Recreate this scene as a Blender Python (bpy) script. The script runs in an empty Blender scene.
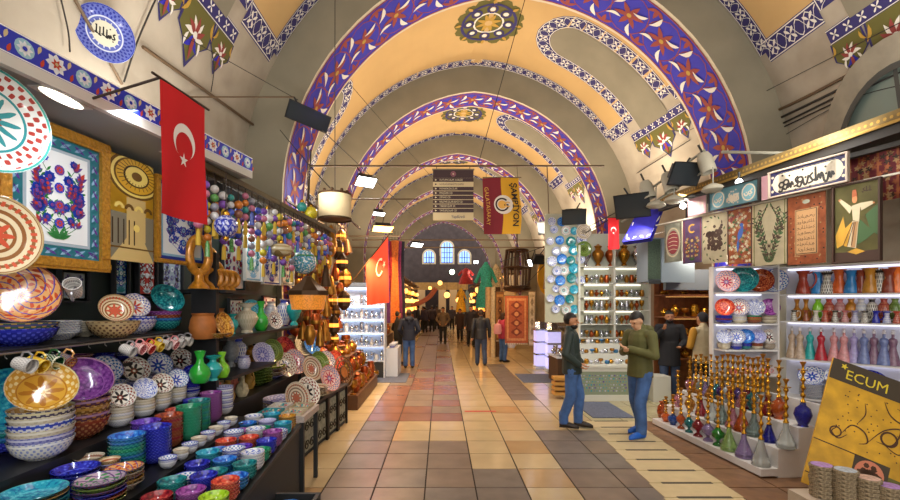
import bpy, bmesh, math, random
from math import sin, cos, pi, radians as R_, sqrt, atan2, hypot
from mathutils import Vector, Matrix, noise
SC = bpy.context.scene
C = SC.collection
PI = math.pi
RND = random.Random(7)
# ---------------------------------------------------------------- camera
FPX, HC, VX, VY = 450.0, 1.93, 441.0, 303.0      # focal length in pixels, eye height, vanishing point
cam_d = bpy.data.cameras.new('camera'); cam = bpy.data.objects.new('camera', cam_d); C.objects.link(cam)
cam_d.sensor_width = 36; cam_d.lens = 18; cam_d.clip_start = .05; cam_d.clip_end = 200
cam_d.shift_x = (450 - VX) / 900; cam_d.shift_y = (VY - 250) / 900
cam.location = (0, 0, HC); cam.rotation_euler = (PI / 2, 0, 0)
SC.camera = cam
# ---------------------------------------------------------------- world and exposure
w = bpy.data.worlds.new('world'); SC.world = w; w.use_nodes = True
w.node_tree.nodes['Background'].inputs[0].default_value = (1.0, .95, .90, 1)
w.node_tree.nodes['Background'].inputs[1].default_value = 2.2
SC.view_settings.view_transform = 'Standard'; SC.view_settings.look = 'None'
SC.view_settings.gamma = 1; SC.view_settings.use_curve_mapping = False
SC.view_settings.exposure = 0.1
SC.cycles.use_denoising = True
SC.cycles.max_bounces = 8; SC.cycles.diffuse_bounces = 4; SC.cycles.glossy_bounces = 3
SC.cycles.transmission_bounces = 6; SC.cycles.transparent_max_bounces = 6
SC.cycles.caustics_reflective = False; SC.cycles.caustics_refractive = False
SC.cycles.sample_clamp_indirect = 4.0

def area(name, loc, size, power, color, direction):
    d = bpy.data.lights.new(name, 'AREA'); d.shape = 'RECTANGLE'; d.size, d.size_y = size
    d.energy = power; d.color = color
    o = bpy.data.objects.new(name, d); C.objects.link(o); o.location = loc
    o.rotation_euler = Vector(direction).to_track_quat('-Z', 'Y').to_euler()
    return o

WARM = (1.0, .85, .66); NEUT = (1.0, .95, .88); COOL = (.90, .95, 1.0); AMB = (1.0, .62, .28)
# unseen area lights added above the shop canopies to brighten the vault
for yy, pw in ((0.5, 110), (4.8, 150), (10.8, 190), (15.6, 190), (20.5, 170), (25.4, 150), (30, 140)):
    area('vault_fill_light', (-2.9 if yy < 9 else -2.6, yy, 3.45 if yy < 9 else 3.7), (.6, 3.6), pw, NEUT if yy < 9 else WARM, (.3, 0, 1))
    area('vault_fill_light', (5.2 if yy < 9 else 3.6, yy, 3.95), (.6, 3.6), pw, NEUT if yy < 9 else WARM, (-.3, 0, 1))
# area lights for the canopy tubes, plus added fill without fixtures, lighting the goods
area('shop_tube_fill', (-1.90, 2.7, 3.06), (.10, 1.8), 18, COOL, (-.25, .45, -1))
area('shop_tube_fill', (-2.4, 4.6, 3.05), (.4, .5), 12, COOL, (0, .7, -1))
area('shop_tube_fill', (-2.35, 5.9, 3.05), (.4, .5), 12, NEUT, (0, .7, -1))
area('shop_tube_fill', (-1.5, 8.4, 3.3), (.12, 2.4), 130, AMB, (-.35, .3, -1))  # added amber light that brightens the brass stall
area('shop_tube_fill', (3.5, 4.9, 3.6), (.12, 2.4), 52, NEUT, (.5, .35, -1))  # added light hanging free above the aisle, no fixture there
area('shop_tube_fill', (3.7, 6.9, 3.52), (.12, 1.4), 28, NEUT, (.14, .32, -1))
area('shop_tube_fill', (3.1, 8.2, 3.3), (1.4, .15), 28, NEUT, (-.05, .6, -1))
area('shop_tube_fill', (5.2, 8.6, 2.9), (1.0, .12), 20, WARM, (0, .6, -1))
area('shop_tube_fill', (-1.9, 10.4, 3.1), (.12, 1.6), 90, AMB, (-.5, .35, -1))  # second amber light added for the brass stall
area('shop_tube_fill', (-2.1, 11.0, 2.6), (1.2, .1), 30, COOL, (0, .8, -1))
for yy in (13.5, 18.5, 24, 30):
    area('stall_fill_light', (-1.4, yy, 3.2), (.15, 3.0), 60, AMB, (-.4, .25, -1)); area('stall_fill_light', (2.6, yy + .5, 3.3), (.15, 3.0), 60, AMB, (.3, .25, -1))  # amber fill added along the far stalls, apart from their own tubes

# ---------------------------------------------------------------- colour and materials
def lin(c):
    if isinstance(c, str):
        c = c.lstrip('#'); c = [int(c[i:i + 2], 16) / 255 for i in (0, 2, 4)]
        c = [x / 12.92 if x <= .04045 else ((x + .055) / 1.055) ** 2.4 for x in c]
    return (c[0], c[1], c[2], 1)

MATS = {}
def mat(key, col, rough=.5, metal=0, emit=0, trans=0, coat=0, vary=0, scale=8, bump=0, ior=1.45, alpha=None, col2=None):
    """procedural material: a base colour broken up by noise"""
    if key in MATS: return MATS[key]
    m = bpy.data.materials.new(key); m.use_nodes = True; MATS[key] = m
    nt = m.node_tree; b = nt.nodes['Principled BSDF']
    b.inputs['Base Color'].default_value = lin(col); b.inputs['Roughness'].default_value = rough
    b.inputs['Metallic'].default_value = metal; b.inputs['IOR'].default_value = ior
    if trans: b.inputs['Transmission Weight'].default_value = trans
    if coat: b.inputs['Coat Weight'].default_value = coat; b.inputs['Coat Roughness'].default_value = .08
    if emit:
        b.inputs['Emission Color'].default_value = lin(col); b.inputs['Emission Strength'].default_value = emit
    if vary or bump or col2:
        tc = nt.nodes.new('ShaderNodeTexCoord'); nz = nt.nodes.new('ShaderNodeTexNoise')
        nz.inputs['Scale'].default_value = scale; nz.inputs['Detail'].default_value = 5
        nt.links.new(tc.outputs['Object'], nz.inputs['Vector'])
        if vary or col2:
            rp = nt.nodes.new('ShaderNodeValToRGB'); c = lin(col)
            rp.color_ramp.elements[0].position = .3; rp.color_ramp.elements[1].position = .7
            if col2:
                rp.color_ramp.elements[0].color = lin(col2); rp.color_ramp.elements[1].color = c
            else:
                rp.color_ramp.elements[0].color = [x * (1 - vary) for x in c[:3]] + [1]
                rp.color_ramp.elements[1].color = [min(1, x * (1 + vary)) for x in c[:3]] + [1]
            nt.links.new(nz.outputs['Fac'], rp.inputs['Fac']); nt.links.new(rp.outputs['Color'], b.inputs['Base Color'])
        if bump:
            bp = nt.nodes.new('ShaderNodeBump'); bp.inputs['Strength'].default_value = bump
            bp.inputs['Distance'].default_value = .02
            nt.links.new(nz.outputs['Fac'], bp.inputs['Height']); nt.links.new(bp.outputs['Normal'], b.inputs['Normal'])
    return m

class S:
    """a node socket one can calculate with"""
    def __init__(s, nt, k): s.nt, s.k = nt, k
    def op(s, o, *a):
        n = s.nt.nodes.new('ShaderNodeMath'); n.operation = o
        for i, x in enumerate((s,) + a):
            if isinstance(x, S): s.nt.links.new(x.k, n.inputs[i])
            else: n.inputs[i].default_value = x
        return S(s.nt, n.outputs[0])
    def __add__(s, o): return s.op('ADD', o)
    def __sub__(s, o): return s.op('SUBTRACT', o)
    def __mul__(s, o): return s.op('MULTIPLY', o)
    def gt(s, o): return s.op('GREATER_THAN', o)
    def lt(s, o): return s.op('LESS_THAN', o)
    def sin(s): return s.op('SINE')
    def cos(s): return s.op('COSINE')
    def mul(s, o): return s.op('MULTIPLY', o)
    def between(s, a, b): return s.gt(a) * s.lt(b)
def mixc(nt, f, a, b):
    n = nt.nodes.new('ShaderNodeMix'); n.data_type = 'RGBA'
    nt.links.new(f.k, n.inputs[0])
    for i, x in ((6, a), (7, b)):
        if isinstance(x, S): nt.links.new(x.k, n.inputs[i])
        else: n.inputs[i].default_value = lin(x)
    return S(nt, n.outputs[2])

def ceramic(key, ground, c1, c2, rim=None, out=None, out2=None, n=8, style='flower', rough=.14):
    """glazed pottery with a painted pattern in polar coordinates (v<1 inside by radius, v>1 outside by height)"""
    if key in MATS: return MATS[key]
    m = bpy.data.materials.new(key); m.use_nodes = True; MATS[key] = m
    nt = m.node_tree; b = nt.nodes['Principled BSDF']
    uv = nt.nodes.new('ShaderNodeUVMap'); sp = nt.nodes.new('ShaderNodeSeparateXYZ')
    nt.links.new(uv.outputs[0], sp.inputs[0])
    a = S(nt, sp.outputs[0]) * (2 * PI); r = S(nt, sp.outputs[1])
    tc = nt.nodes.new('ShaderNodeTexCoord')
    vo = nt.nodes.new('ShaderNodeTexVoronoi'); vo.inputs['Scale'].default_value = 42
    nt.links.new(tc.outputs['Object'], vo.inputs['Vector']); cell = S(nt, vo.outputs['Distance'])
    rim = rim or c1; out = out or ground; out2 = out2 or c1
    col = None
    if style == 'flower':
        pet = r.lt((a * n).cos() * .16 + .36)
        col = mixc(nt, pet, ground, c1)
        col = mixc(nt, r.lt((a * n + PI).cos() * .07 + .16), col, c2)
        col = mixc(nt, r.lt(.08), col, ground)
        col = mixc(nt, r.between(.56, .60), col, c1)
        z = ((a * (2 * n)).sin() * (r * 26).sin()).gt(.18) * r.between(.62, .93)
        col = mixc(nt, z, col, c2)
    elif style == 'rings':
        col = mixc(nt, (r * 34).sin().gt(.2), ground, c1)
        col = mixc(nt, ((a * n).cos() * .12 + .3).gt(r), col, c2)
        col = mixc(nt, ((a * 30).sin()).gt(.2) * r.between(.72, .86), col, c2)
    elif style == 'speck':
        col = mixc(nt, cell.lt(.30), ground, c1)
        col = mixc(nt, cell.gt(.62), col, c2)
        col = mixc(nt, r.between(.60, .64), col, c1)
    elif style == 'scroll':
        wv = ((a * n) + (r * 17)).sin() * (r * 21).sin()
        col = mixc(nt, wv.gt(.28), ground, c1)
        col = mixc(nt, (((a * n) - (r * 23)).sin()).gt(.86), col, c2)
        col = mixc(nt, r.between(.64, .67), col, c1)
    else:
        col = mixc(nt, (cell.gt(.66)), ground, c1)
        col = mixc(nt, r.lt(.1), col, c2)
    col = mixc(nt, r.between(.95, 1.0), col, rim)
    o = mixc(nt, ((a * (3 * n)).sin() * ((r * 22).sin())).gt(.25), out, out2)
    o = mixc(nt, (r.between(1.80, 1.90)), o, rim)
    col = mixc(nt, r.gt(1.0), col, o)
    nt.links.new(col.k, b.inputs['Base Color'])
    b.inputs['Roughness'].default_value = rough; b.inputs['Coat Weight'].default_value = .4
    b.inputs['Coat Roughness'].default_value = .05
    return m

# ---------------------------------------------------------------- mesh building
def at(px, py, Y):
    """the point at depth Y on the sight line of photograph pixel (px, py)"""
    return Vector(((px - VX) / FPX * Y, Y, HC - (py - VY) / FPX * Y))

class MB:
    def __init__(s): s.v, s.f, s.m, s.uv = [], [], [], []
    def add(s, vs, fs, mi=0, uvs=None, M=None):
        b = len(s.v)
        s.v += [tuple(M @ Vector(p)) if M is not None else tuple(p) for p in vs]
        for i, f in enumerate(fs):
            s.f.append([b + k for k in f]); s.m.append(mi)
            s.uv.append(uvs[i] if uvs else None)
        return s
    def box(s, c, d, mi=0, M=None):
        x, y, z = c; a, b, e = d[0] / 2, d[1] / 2, d[2] / 2
        vs = [(x + i * a, y + j * b, z + k * e) for k in (-1, 1) for j in (-1, 1) for i in (-1, 1)]
        return s.add(vs, [(0, 2, 3, 1), (4, 5, 7, 6), (0, 1, 5, 4), (2, 6, 7, 3), (0, 4, 6, 2), (1, 3, 7, 5)], mi, None, M)
    def box2(s, lo, hi, mi=0, M=None):
        return s.box([(a + b) / 2 for a, b in zip(lo, hi)], [abs(b - a) for a, b in zip(lo, hi)], mi, M)
    def beam(s, p0, p1, w, h, mi=0):
        p0, p1 = Vector(p0), Vector(p1); d = (p1 - p0); L = d.length
        M = Matrix.Translation((p0 + p1) / 2) @ d.to_track_quat('X', 'Z').to_matrix().to_4x4()
        return s.box((0, 0, 0), (L, w, h), mi, M)
    def tube(s, pts, r, seg=8, mi=0, cap=True):
        pts = [Vector(p) for p in pts]; n = len(pts); vs, fs = [], []
        rr = r if isinstance(r, (list, tuple)) else [r] * n
        up = None
        for i, p in enumerate(pts):
            t = (pts[min(i + 1, n - 1)] - pts[max(i - 1, 0)]).normalized()
            if up is None: up = t.orthogonal().normalized()
            up = (up - t * up.dot(t)); up = up.normalized() if up.length > 1e-6 else t.orthogonal().normalized()
            sd = t.cross(up)
            for k in range(seg):
                a = 2 * PI * k / seg; vs.append(p + (up * cos(a) + sd * sin(a)) * rr[i])
        for i in range(n - 1):
            for k in range(seg):
                fs.append((i * seg + k, i * seg + (k + 1) % seg, (i + 1) * seg + (k + 1) % seg, (i + 1) * seg + k))
        if cap: fs += [tuple(reversed(range(seg))), tuple(range((n - 1) * seg, n * seg))]
        return s.add(vs, fs, mi)
    def lathe(s, prof, seg=24, mi=0, M=None):
        """prof: (radius, z[, v]) rows"""
        vs, fs, uvs = [], [], []; n = len(prof)
        for p in prof:
            for k in range(seg):
                a = 2 * PI * k / seg; vs.append((p[0] * cos(a), p[0] * sin(a), p[1]))
        V = [p[2] if len(p) > 2 else i / (n - 1) for i, p in enumerate(prof)]
        for i in range(n - 1):
            for k in range(seg):
                k2 = (k + 1) % seg
                fs.append((i * seg + k, i * seg + k2, (i + 1) * seg + k2, (i + 1) * seg + k))
                uvs.append(((k / seg, V[i]), ((k + 1) / seg, V[i]), ((k + 1) / seg, V[i + 1]), (k / seg, V[i + 1])))
        if prof[0][0] > 1e-4: fs.append(tuple(reversed(range(seg)))); uvs.append([(k / seg, V[0]) for k in reversed(range(seg))])
        if prof[-1][0] > 1e-4: fs.append(tuple(range((n - 1) * seg, n * seg))); uvs.append([(k / seg, V[-1]) for k in range(seg)])
        return s.add(vs, fs, mi, uvs, M)
    def ball(s, c, r, mi=0, seg=16, rings=10, M=None):
        r = r if isinstance(r, (list, tuple)) else (r, r, r); vs, fs, uvs = [], [], []
        for i in range(rings + 1):
            t = PI * i / rings
            for k in range(seg):
                a = 2 * PI * k / seg; vs.append((c[0] + r[0] * sin(t) * cos(a), c[1] + r[1] * sin(t) * sin(a), c[2] - r[2] * cos(t)))
        for i in range(rings):
            for k in range(seg):
                k2 = (k + 1) % seg
                q = [i * seg + k, i * seg + k2, (i + 1) * seg + k2, (i + 1) * seg + k]
                if i == 0: q = [q[0], q[2], q[3]]
                elif i == rings - 1: q = [q[0], q[1], q[2]]
                fs.append(q); uvs.append([(((x % seg) + (1 if (x % seg == 0 and k == seg - 1) else 0)) / seg, (x // seg) / rings * .94) for x in q])
        return s.add(vs, fs, mi, uvs, M)
    def prism(s, poly, t, mi=0, M=None, front=None):
        """2D outline in local (x,z); thickness t along +y from the front at y=0"""
        n = len(poly); ar = sum(poly[i][0] * poly[(i + 1) % n][1] - poly[(i + 1) % n][0] * poly[i][1] for i in range(n))
        if ar < 0: poly = poly[::-1]
        vs = [(x, 0, z) for x, z in poly] + [(x, t, z) for x, z in poly]
        s.add(vs[:n] + vs[n:], [tuple(range(n))], mi if front is None else front, None, M)
        b = len(s.v) - 2 * n
        s.f.append([b + n + k for k in reversed(range(n))]); s.m.append(mi); s.uv.append(None)
        for k in range(n):
            k2 = (k + 1) % n; s.f.append([b + k, b + n + k, b + n + k2, b + k2]); s.m.append(mi); s.uv.append(None)
        return s
    def build(s, name, mats, parent=None, loc=None, rz=0, smooth=40, origin=None):
        me = bpy.data.meshes.new(name)
        vs = s.v
        if origin is not None:
            o_ = Vector(origin); vs = [tuple(Vector(p) - o_) for p in vs]; loc = origin
        me.from_pydata(vs, [], s.f); me.validate()
        if len(me.polygons) == len(s.f):
            me.polygons.foreach_set('material_index', s.m)
            if any(u is not None for u in s.uv):
                ul = me.uv_layers.new(name='UVMap'); flat = []
                for f, u in zip(s.f, s.uv):
                    for i in range(len(f)): flat += list(u[i]) if u is not None else [0.0, 0.0]
                ul.data.foreach_set('uv', flat)
        for m in (mats if isinstance(mats, (list, tuple)) else [mats]): me.materials.append(m)
        if smooth:
            me.polygons.foreach_set('use_smooth', [True] * len(me.polygons))
            me.set_sharp_from_angle(angle=R_(smooth))
        me.update()
        o = bpy.data.objects.new(name, me); C.objects.link(o)
        if parent is not None: o.parent = parent
        if loc is not None: o.location = loc
        o.rotation_euler = (0, 0, rz)
        return o

LABELS = {}
def tag(o, label, cat, group=None, kind=None):
    if kind: o['kind'] = kind
    if label:
        if len(label.split()) > 16: print('LONG LABEL', len(label.split()), label)
        n = LABELS.get(label, 0); LABELS[label] = n + 1
        if n and not group: print('DUPLICATE LABEL', label)
        o['label'] = label
    if cat: o['category'] = cat
    if group: o['group'] = group
    return o
def struct(o, label=None):
    o['kind'] = 'structure'
    if label: o['label'] = label
    return o
def thing(name, label, cat, loc=(0, 0, 0), rz=0, group=None, rot=None):
    o = bpy.data.objects.new(name, None); C.objects.link(o); o.empty_display_size = .05
    o.location = loc; o.rotation_euler = rot if rot else (0, 0, rz)
    return tag(o, label, cat, group)
def inst(me, name, label, cat, loc, rot=(0, 0, 0), group=None, scale=1, parent=None):
    o = bpy.data.objects.new(name, me); C.objects.link(o); o.location = loc; o.rotation_euler = rot
    o.scale = (scale,) * 3 if not isinstance(scale, tuple) else scale
    if parent is not None: o.parent = parent
    elif label: tag(o, label, cat, group)
    return o
def mesh_of(o):
    me = o.data; bpy.data.objects.remove(o); return me
CACHE = {}
def cached(key, fn):
    if key not in CACHE: CACHE[key] = mesh_of(fn())
    return CACHE[key]
def copy_tree(o, parent=None, top=True):
    c = o.copy(); C.objects.link(c); c.parent = parent
    for k in ('label', 'group'):
        if top and k in c: del c[k]
    for ch in o.children: copy_tree(ch, c, False)
    return c

ORD = ['first', 'second', 'third', 'fourth', 'fifth', 'sixth', 'seventh', 'eighth', 'ninth', 'tenth', 'eleventh', 'twelfth',
       'thirteenth', 'fourteenth', 'fifteenth', 'sixteenth', 'seventeenth', 'eighteenth', 'nineteenth', 'twentieth']
ORD += ['twenty-' + x for x in ORD[:9]] + ['thirtieth'] + ['thirty-' + x for x in ORD[:9]] + ['fortieth'] + ['forty-' + x for x in ORD[:9]]

# ---------------------------------------------------------------- flat ornament
class Pat:
    """polygons in a plane (u, v) with a material and a layer"""
    def __init__(s): s.p = []
    def poly(s, pts, m, l=1): s.p.append((list(pts), m, l)); return s
    def rect(s, x0, z0, x1, z1, m, l=1): return s.poly([(x0, z0), (x1, z0), (x1, z1), (x0, z1)], m, l)
    def disc(s, c, r, m, l=1, n=12, ry=None):
        return s.poly([(c[0] + r * cos(2 * PI * k / n), c[1] + (ry or r) * sin(2 * PI * k / n)) for k in range(n)], m, l)
    def ring(s, c, r0, r1, m, l=1, n=24, a0=0, a1=2 * PI, ry=1):
        for k in range(n):
            a, b = a0 + (a1 - a0) * k / n, a0 + (a1 - a0) * (k + 1) / n
            s.poly([(c[0] + r * cos(t), c[1] + r * sin(t) * ry) for r, t in ((r0, a), (r1, a), (r1, b), (r0, b))], m, l)
        return s
    def leaf(s, p, ang, L, W, m, l=1, n=4, bend=0):
        lo, hi = [], []
        for i in range(n + 1):
            t = i / n; x = L * t; wd = W / 2 * sin(PI * t ** .8); y = bend * sin(PI * t)
            lo.append((x, y - wd)); hi.append((x, y + wd))
        pts = lo + hi[-2:0:-1]; ca, sa = cos(ang), sin(ang)
        return s.poly([(p[0] + x * ca - y * sa, p[1] + x * sa + y * ca) for x, y in pts], m, l)
    def flower(s, p, r, n, m, mc=None, l=1, a0=0, wd=.5):
        for k in range(n): s.leaf(p, a0 + 2 * PI * k / n, r, r * wd, m, l)
        if mc is not None: s.disc(p, r * .3, mc, l + 1, 8)
        return s
    def stroke(s, pts, wd, m, l=1, taper=False):
        n = len(pts); L, Rr = [], []
        for i, p in enumerate(pts):
            q, o = pts[min(i + 1, n - 1)], pts[max(i - 1, 0)]
            dx, dy = q[0] - o[0], q[1] - o[1]; d = hypot(dx, dy) or 1
            h = wd / 2 * ((.25 + .75 * sin(PI * (i + .5) / n)) if taper else 1)
            L.append((p[0] - dy / d * h, p[1] + dx / d * h)); Rr.append((p[0] + dy / d * h, p[1] - dx / d * h))
        for i in range(n - 1): s.poly([Rr[i], Rr[i + 1], L[i + 1], L[i]], m, l)
        return s
    def star(s, c, r, m, l=1, a0=PI / 2, n=5, k=.382):
        return s.poly([(c[0] + (r if i % 2 == 0 else r * k) * cos(a0 + PI * i / n), c[1] + (r if i % 2 == 0 else r * k) * sin(a0 + PI * i / n)) for i in range(2 * n)], m, l)
    def tulip(s, p, ang, L, m, m2, l=1):
        s.leaf(p, ang, L, L * .42, m, l); s.leaf(p, ang + .45, L * .9, L * .28, m2, l); s.leaf(p, ang - .45, L * .9, L * .28, m2, l); return s
    def text(s, txt, x, z, size, m, l=1, ang=0, align='CENTER', sx=1, bold=0.0):
        cu = bpy.data.curves.new('t', 'FONT'); cu.body = txt; cu.size = size; cu.align_x = align; cu.align_y = 'CENTER'; cu.resolution_u = 2; cu.offset = size * bold
        o = bpy.data.objects.new('t', cu); me = o.to_mesh(); ca, sa = cos(ang), sin(ang)
        for p in me.polygons:
            s.poly([(x + sx * me.vertices[i].co.x * ca - me.vertices[i].co.y * sa, z + sx * me.vertices[i].co.x * sa + me.vertices[i].co.y * ca) for i in p.vertices], m, l)
        o.to_mesh_clear(); bpy.data.objects.remove(o); bpy.data.curves.remove(cu); return s
    def to(s, mb, fn, maxlen=None):
        for pts, m, l in s.p:
            n = len(pts); ar = sum(pts[i][0] * pts[(i + 1) % n][1] - pts[(i + 1) % n][0] * pts[i][1] for i in range(n))
            if ar < 0: pts = pts[::-1]
            mb.add([fn(u, v, l) for u, v in pts], [tuple(range(n))], m)
        return mb
def bez(p, n=10):
    """Catmull-Rom curve through the points"""
    out = []; q = [p[0]] + list(p) + [p[-1]]
    for i in range(1, len(q) - 2):
        for k in range(n):
            t = k / n; a, b, c, d = q[i - 1], q[i], q[i + 1], q[i + 2]
            out.append(tuple(.5 * ((2 * b[j]) + (c[j] - a[j]) * t + (2 * a[j] - 5 * b[j] + 4 * c[j] - d[j]) * t * t + (3 * b[j] - a[j] - 3 * c[j] + d[j]) * t ** 3) for j in range(len(b))))
    out.append(tuple(p[-1])); return out
def callig(pat, x0, z0, wd, ht, m, l=1, seed=1, n=9, st=.1):
    """a line of flowing Arabic-like script made of pen strokes"""
    r = random.Random(seed); x = x0 + wd; step = wd / n; t = ht * st
    for i in range(n):
        k = r.choice('abcdabce'); x -= step; b = z0 + ht * r.uniform(.12, .3)
        if k == 'a': pat.stroke([(x + step * .5, b), (x + step * .45, b + ht * .66)], t, m, l); pat.stroke(bez([(x + step, b), (x + step * .5, b - .02 * ht), (x, b + .06 * ht)], 4), t, m, l)
        elif k == 'b': pat.stroke(bez([(x + step * 1.1, b + .35 * ht), (x + step * .7, b - .05 * ht), (x + step * .2, b - .05 * ht), (x - step * .1, b + .25 * ht)], 5), t * 1.1, m, l); pat.disc((x + step * .5, b + .28 * ht), t * .6, m, l, 6)
        elif k == 'c': pat.ring((x + step * .4, b + .18 * ht), ht * .08, ht * .08 + t, m, l, 10); pat.stroke(bez([(x + step * .8, b + .12 * ht), (x + step * .4, b - .18 * ht), (x - step * .3, b - .1 * ht)], 5), t, m, l)
        elif k == 'd': pat.stroke(bez([(x + step, b + .5 * ht), (x + step * .4, b + .36 * ht), (x + step * .9, b + .1 * ht), (x, b + .02 * ht)], 5), t, m, l); pat.disc((x + step * .4, b - .15 * ht), t * .6, m, l, 6)
        else: pat.stroke(bez([(x + step, b + .1 * ht), (x + .6 * step, b + .3 * ht), (x + .4 * step, b), (x + .1 * step, b + .26 * ht), (x - .2 * step, b)], 4), t, m, l)
        if r.random() < .5: pat.disc((x + step * r.random(), z0 + ht * r.uniform(.7, .95)), t * .6, m, l, 6)
    return pat
def bloom_panel(pat, x0, z0, x1, z1, cols, seed=1, dens=1.0, l=1):
    """symmetrical tile painting: curling stems, leaves, blossoms and tulips. cols: stem, leaf, a, b, c indices"""
    r = random.Random(seed); cx = (x0 + x1) / 2; hw = (x1 - x0) / 2; h = z1 - z0; sm, lf, a, b, c = cols
    for k in range(max(2, int(3 * dens))):
        pts = [(0.02 * hw, z0 + h * (.03 + .06 * k))]
        z = pts[0][1]; n = 5
        for i in range(1, n + 1):
            z = pts[0][1] + (h * .9 - h * .06 * k) * i / n * (1 - .10 * k); pts.append((hw * (.12 + .62 * abs(sin(i * 1.15 + k * 1.3))), z))
        cv = bez(pts, 5)
        for sg in (-1, 1):
            q = [(cx + sg * u, v) for u, v in cv]; pat.stroke(q, h * .008, sm, l)
            for i in range(2, len(q) - 1, 2):
                ang = (.4 + .5 * ((i // 2) % 2)) if sg > 0 else PI - (.4 + .5 * ((i // 2) % 2))
                if (i // 2) % 2: ang = PI - ang
                pat.leaf(q[i], ang, h * .075, h * .028, lf, l + 1)
            for i in range(4, len(q), 5):
                t = (i + k) % 3; p = q[i]; rr = h * (.055 + .02 * ((i + k) % 2))
                if t == 0: pat.disc(p, rr * .8, a, l + 2); pat.flower(p, rr, 8, a, b, l + 2); pat.disc(p, rr * .25, c, l + 4, 8)
                elif t == 1: pat.tulip(p, PI / 2 - sg * .5, rr * 1.9, b, c, l + 2)
                else: pat.flower(p, rr * .8, 6, c, b, l + 2)
    for q in range(4):
        z = z0 + h * (.2 + .2 * q); rr = h * .06
        pat.disc((cx, z), rr, a if q % 2 == 0 else c, l + 3); pat.flower((cx, z), rr * .8, 8, b, c, l + 4)
    for sg in (-1, 1):
        for k in range(3): pat.leaf((cx, z0 + .02 * h), PI / 2 - sg * (.35 + .4 * k), h * .16, h * .045, lf, l + 2)
    return pat
def face(rz):  # flat panel builder: local x to the right, z up, front faces -y
    return lambda u, v, l: (u, -.0014 * l, v)
# ================================================================ THE VAULT, WALLS AND FLOOR
ZS = 3.76
AX = [(-3, 1.42, 4.25, 4.5), (9.3, 1.37, 4.2, 4.45), (12.6, .93, 3.80, 4.1), (13.75, .90, 3.8, 4.1), (18.7, .60, 3.70, 4.05), (23.6, .40, 3.60, 4.05), (28.4, .28, 3.5, 4.05), (33.2, .2, 3.4, 4.05), (40, .2, 3.4, 4.05)]
def axis(Y):
    for (a, b) in zip(AX, AX[1:]):
        if Y <= b[0]:
            t = (Y - a[0]) / (b[0] - a[0]); return tuple(a[j] + (b[j] - a[j]) * t for j in (1, 2, 3))
    return AX[-1][1:]
def arch_pt(Y, q, add=0.0, lift=0.0):
    """point on the slightly pointed arch at depth Y; q 0 right springing, 1 crown, 2 left springing; q beyond goes straight down"""
    xc, a, b = axis(Y); a = a + add; b = b + add * .96
    r = (a * a + b * b) / (2 * a); c = r - a; ph = math.acos(max(-1, min(1, c / r))); rr = r - lift
    side = 1 if q <= 1 else -1; t = q if q <= 1 else 2 - q
    if t < 0: return Vector((xc + side * (a - lift), Y, ZS + t * r * ph))
    return Vector((xc + side * (rr * cos(t * ph) - c), Y, ZS + rr * sin(t * ph)))
WEB = .75
cream = mat('old cream plaster', '#b5aa98', .9, vary=.13, scale=1.3, bump=.15, col2='#958a79')
cream2 = mat('pale plaster edge', '#c9bda4', .9, vary=.08, scale=3)
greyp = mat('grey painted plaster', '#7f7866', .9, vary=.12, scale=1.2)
tan = mat('ochre painted plaster', '#bf9d68', .85, vary=.06, scale=.9)
blue = mat('ultramarine paint', '#2a26a4', .7, vary=.1, scale=4)
navy = mat('dark violet paint', '#2c2660', .7)
redb = mat('brick red paint', '#8a3a34', .75)
whit = mat('white paint', '#ded9cf', .75)
olive = mat('olive green paint', '#5f5a28', .8)
gold_p = mat('ochre gold paint', '#b08a35', .7)
dkred = mat('dark red paint', '#6d2530', .8)
V_M = [cream, tan, navy, whit, greyp, olive, redb, blue, cream2, gold_p]   # 0..9

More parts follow.
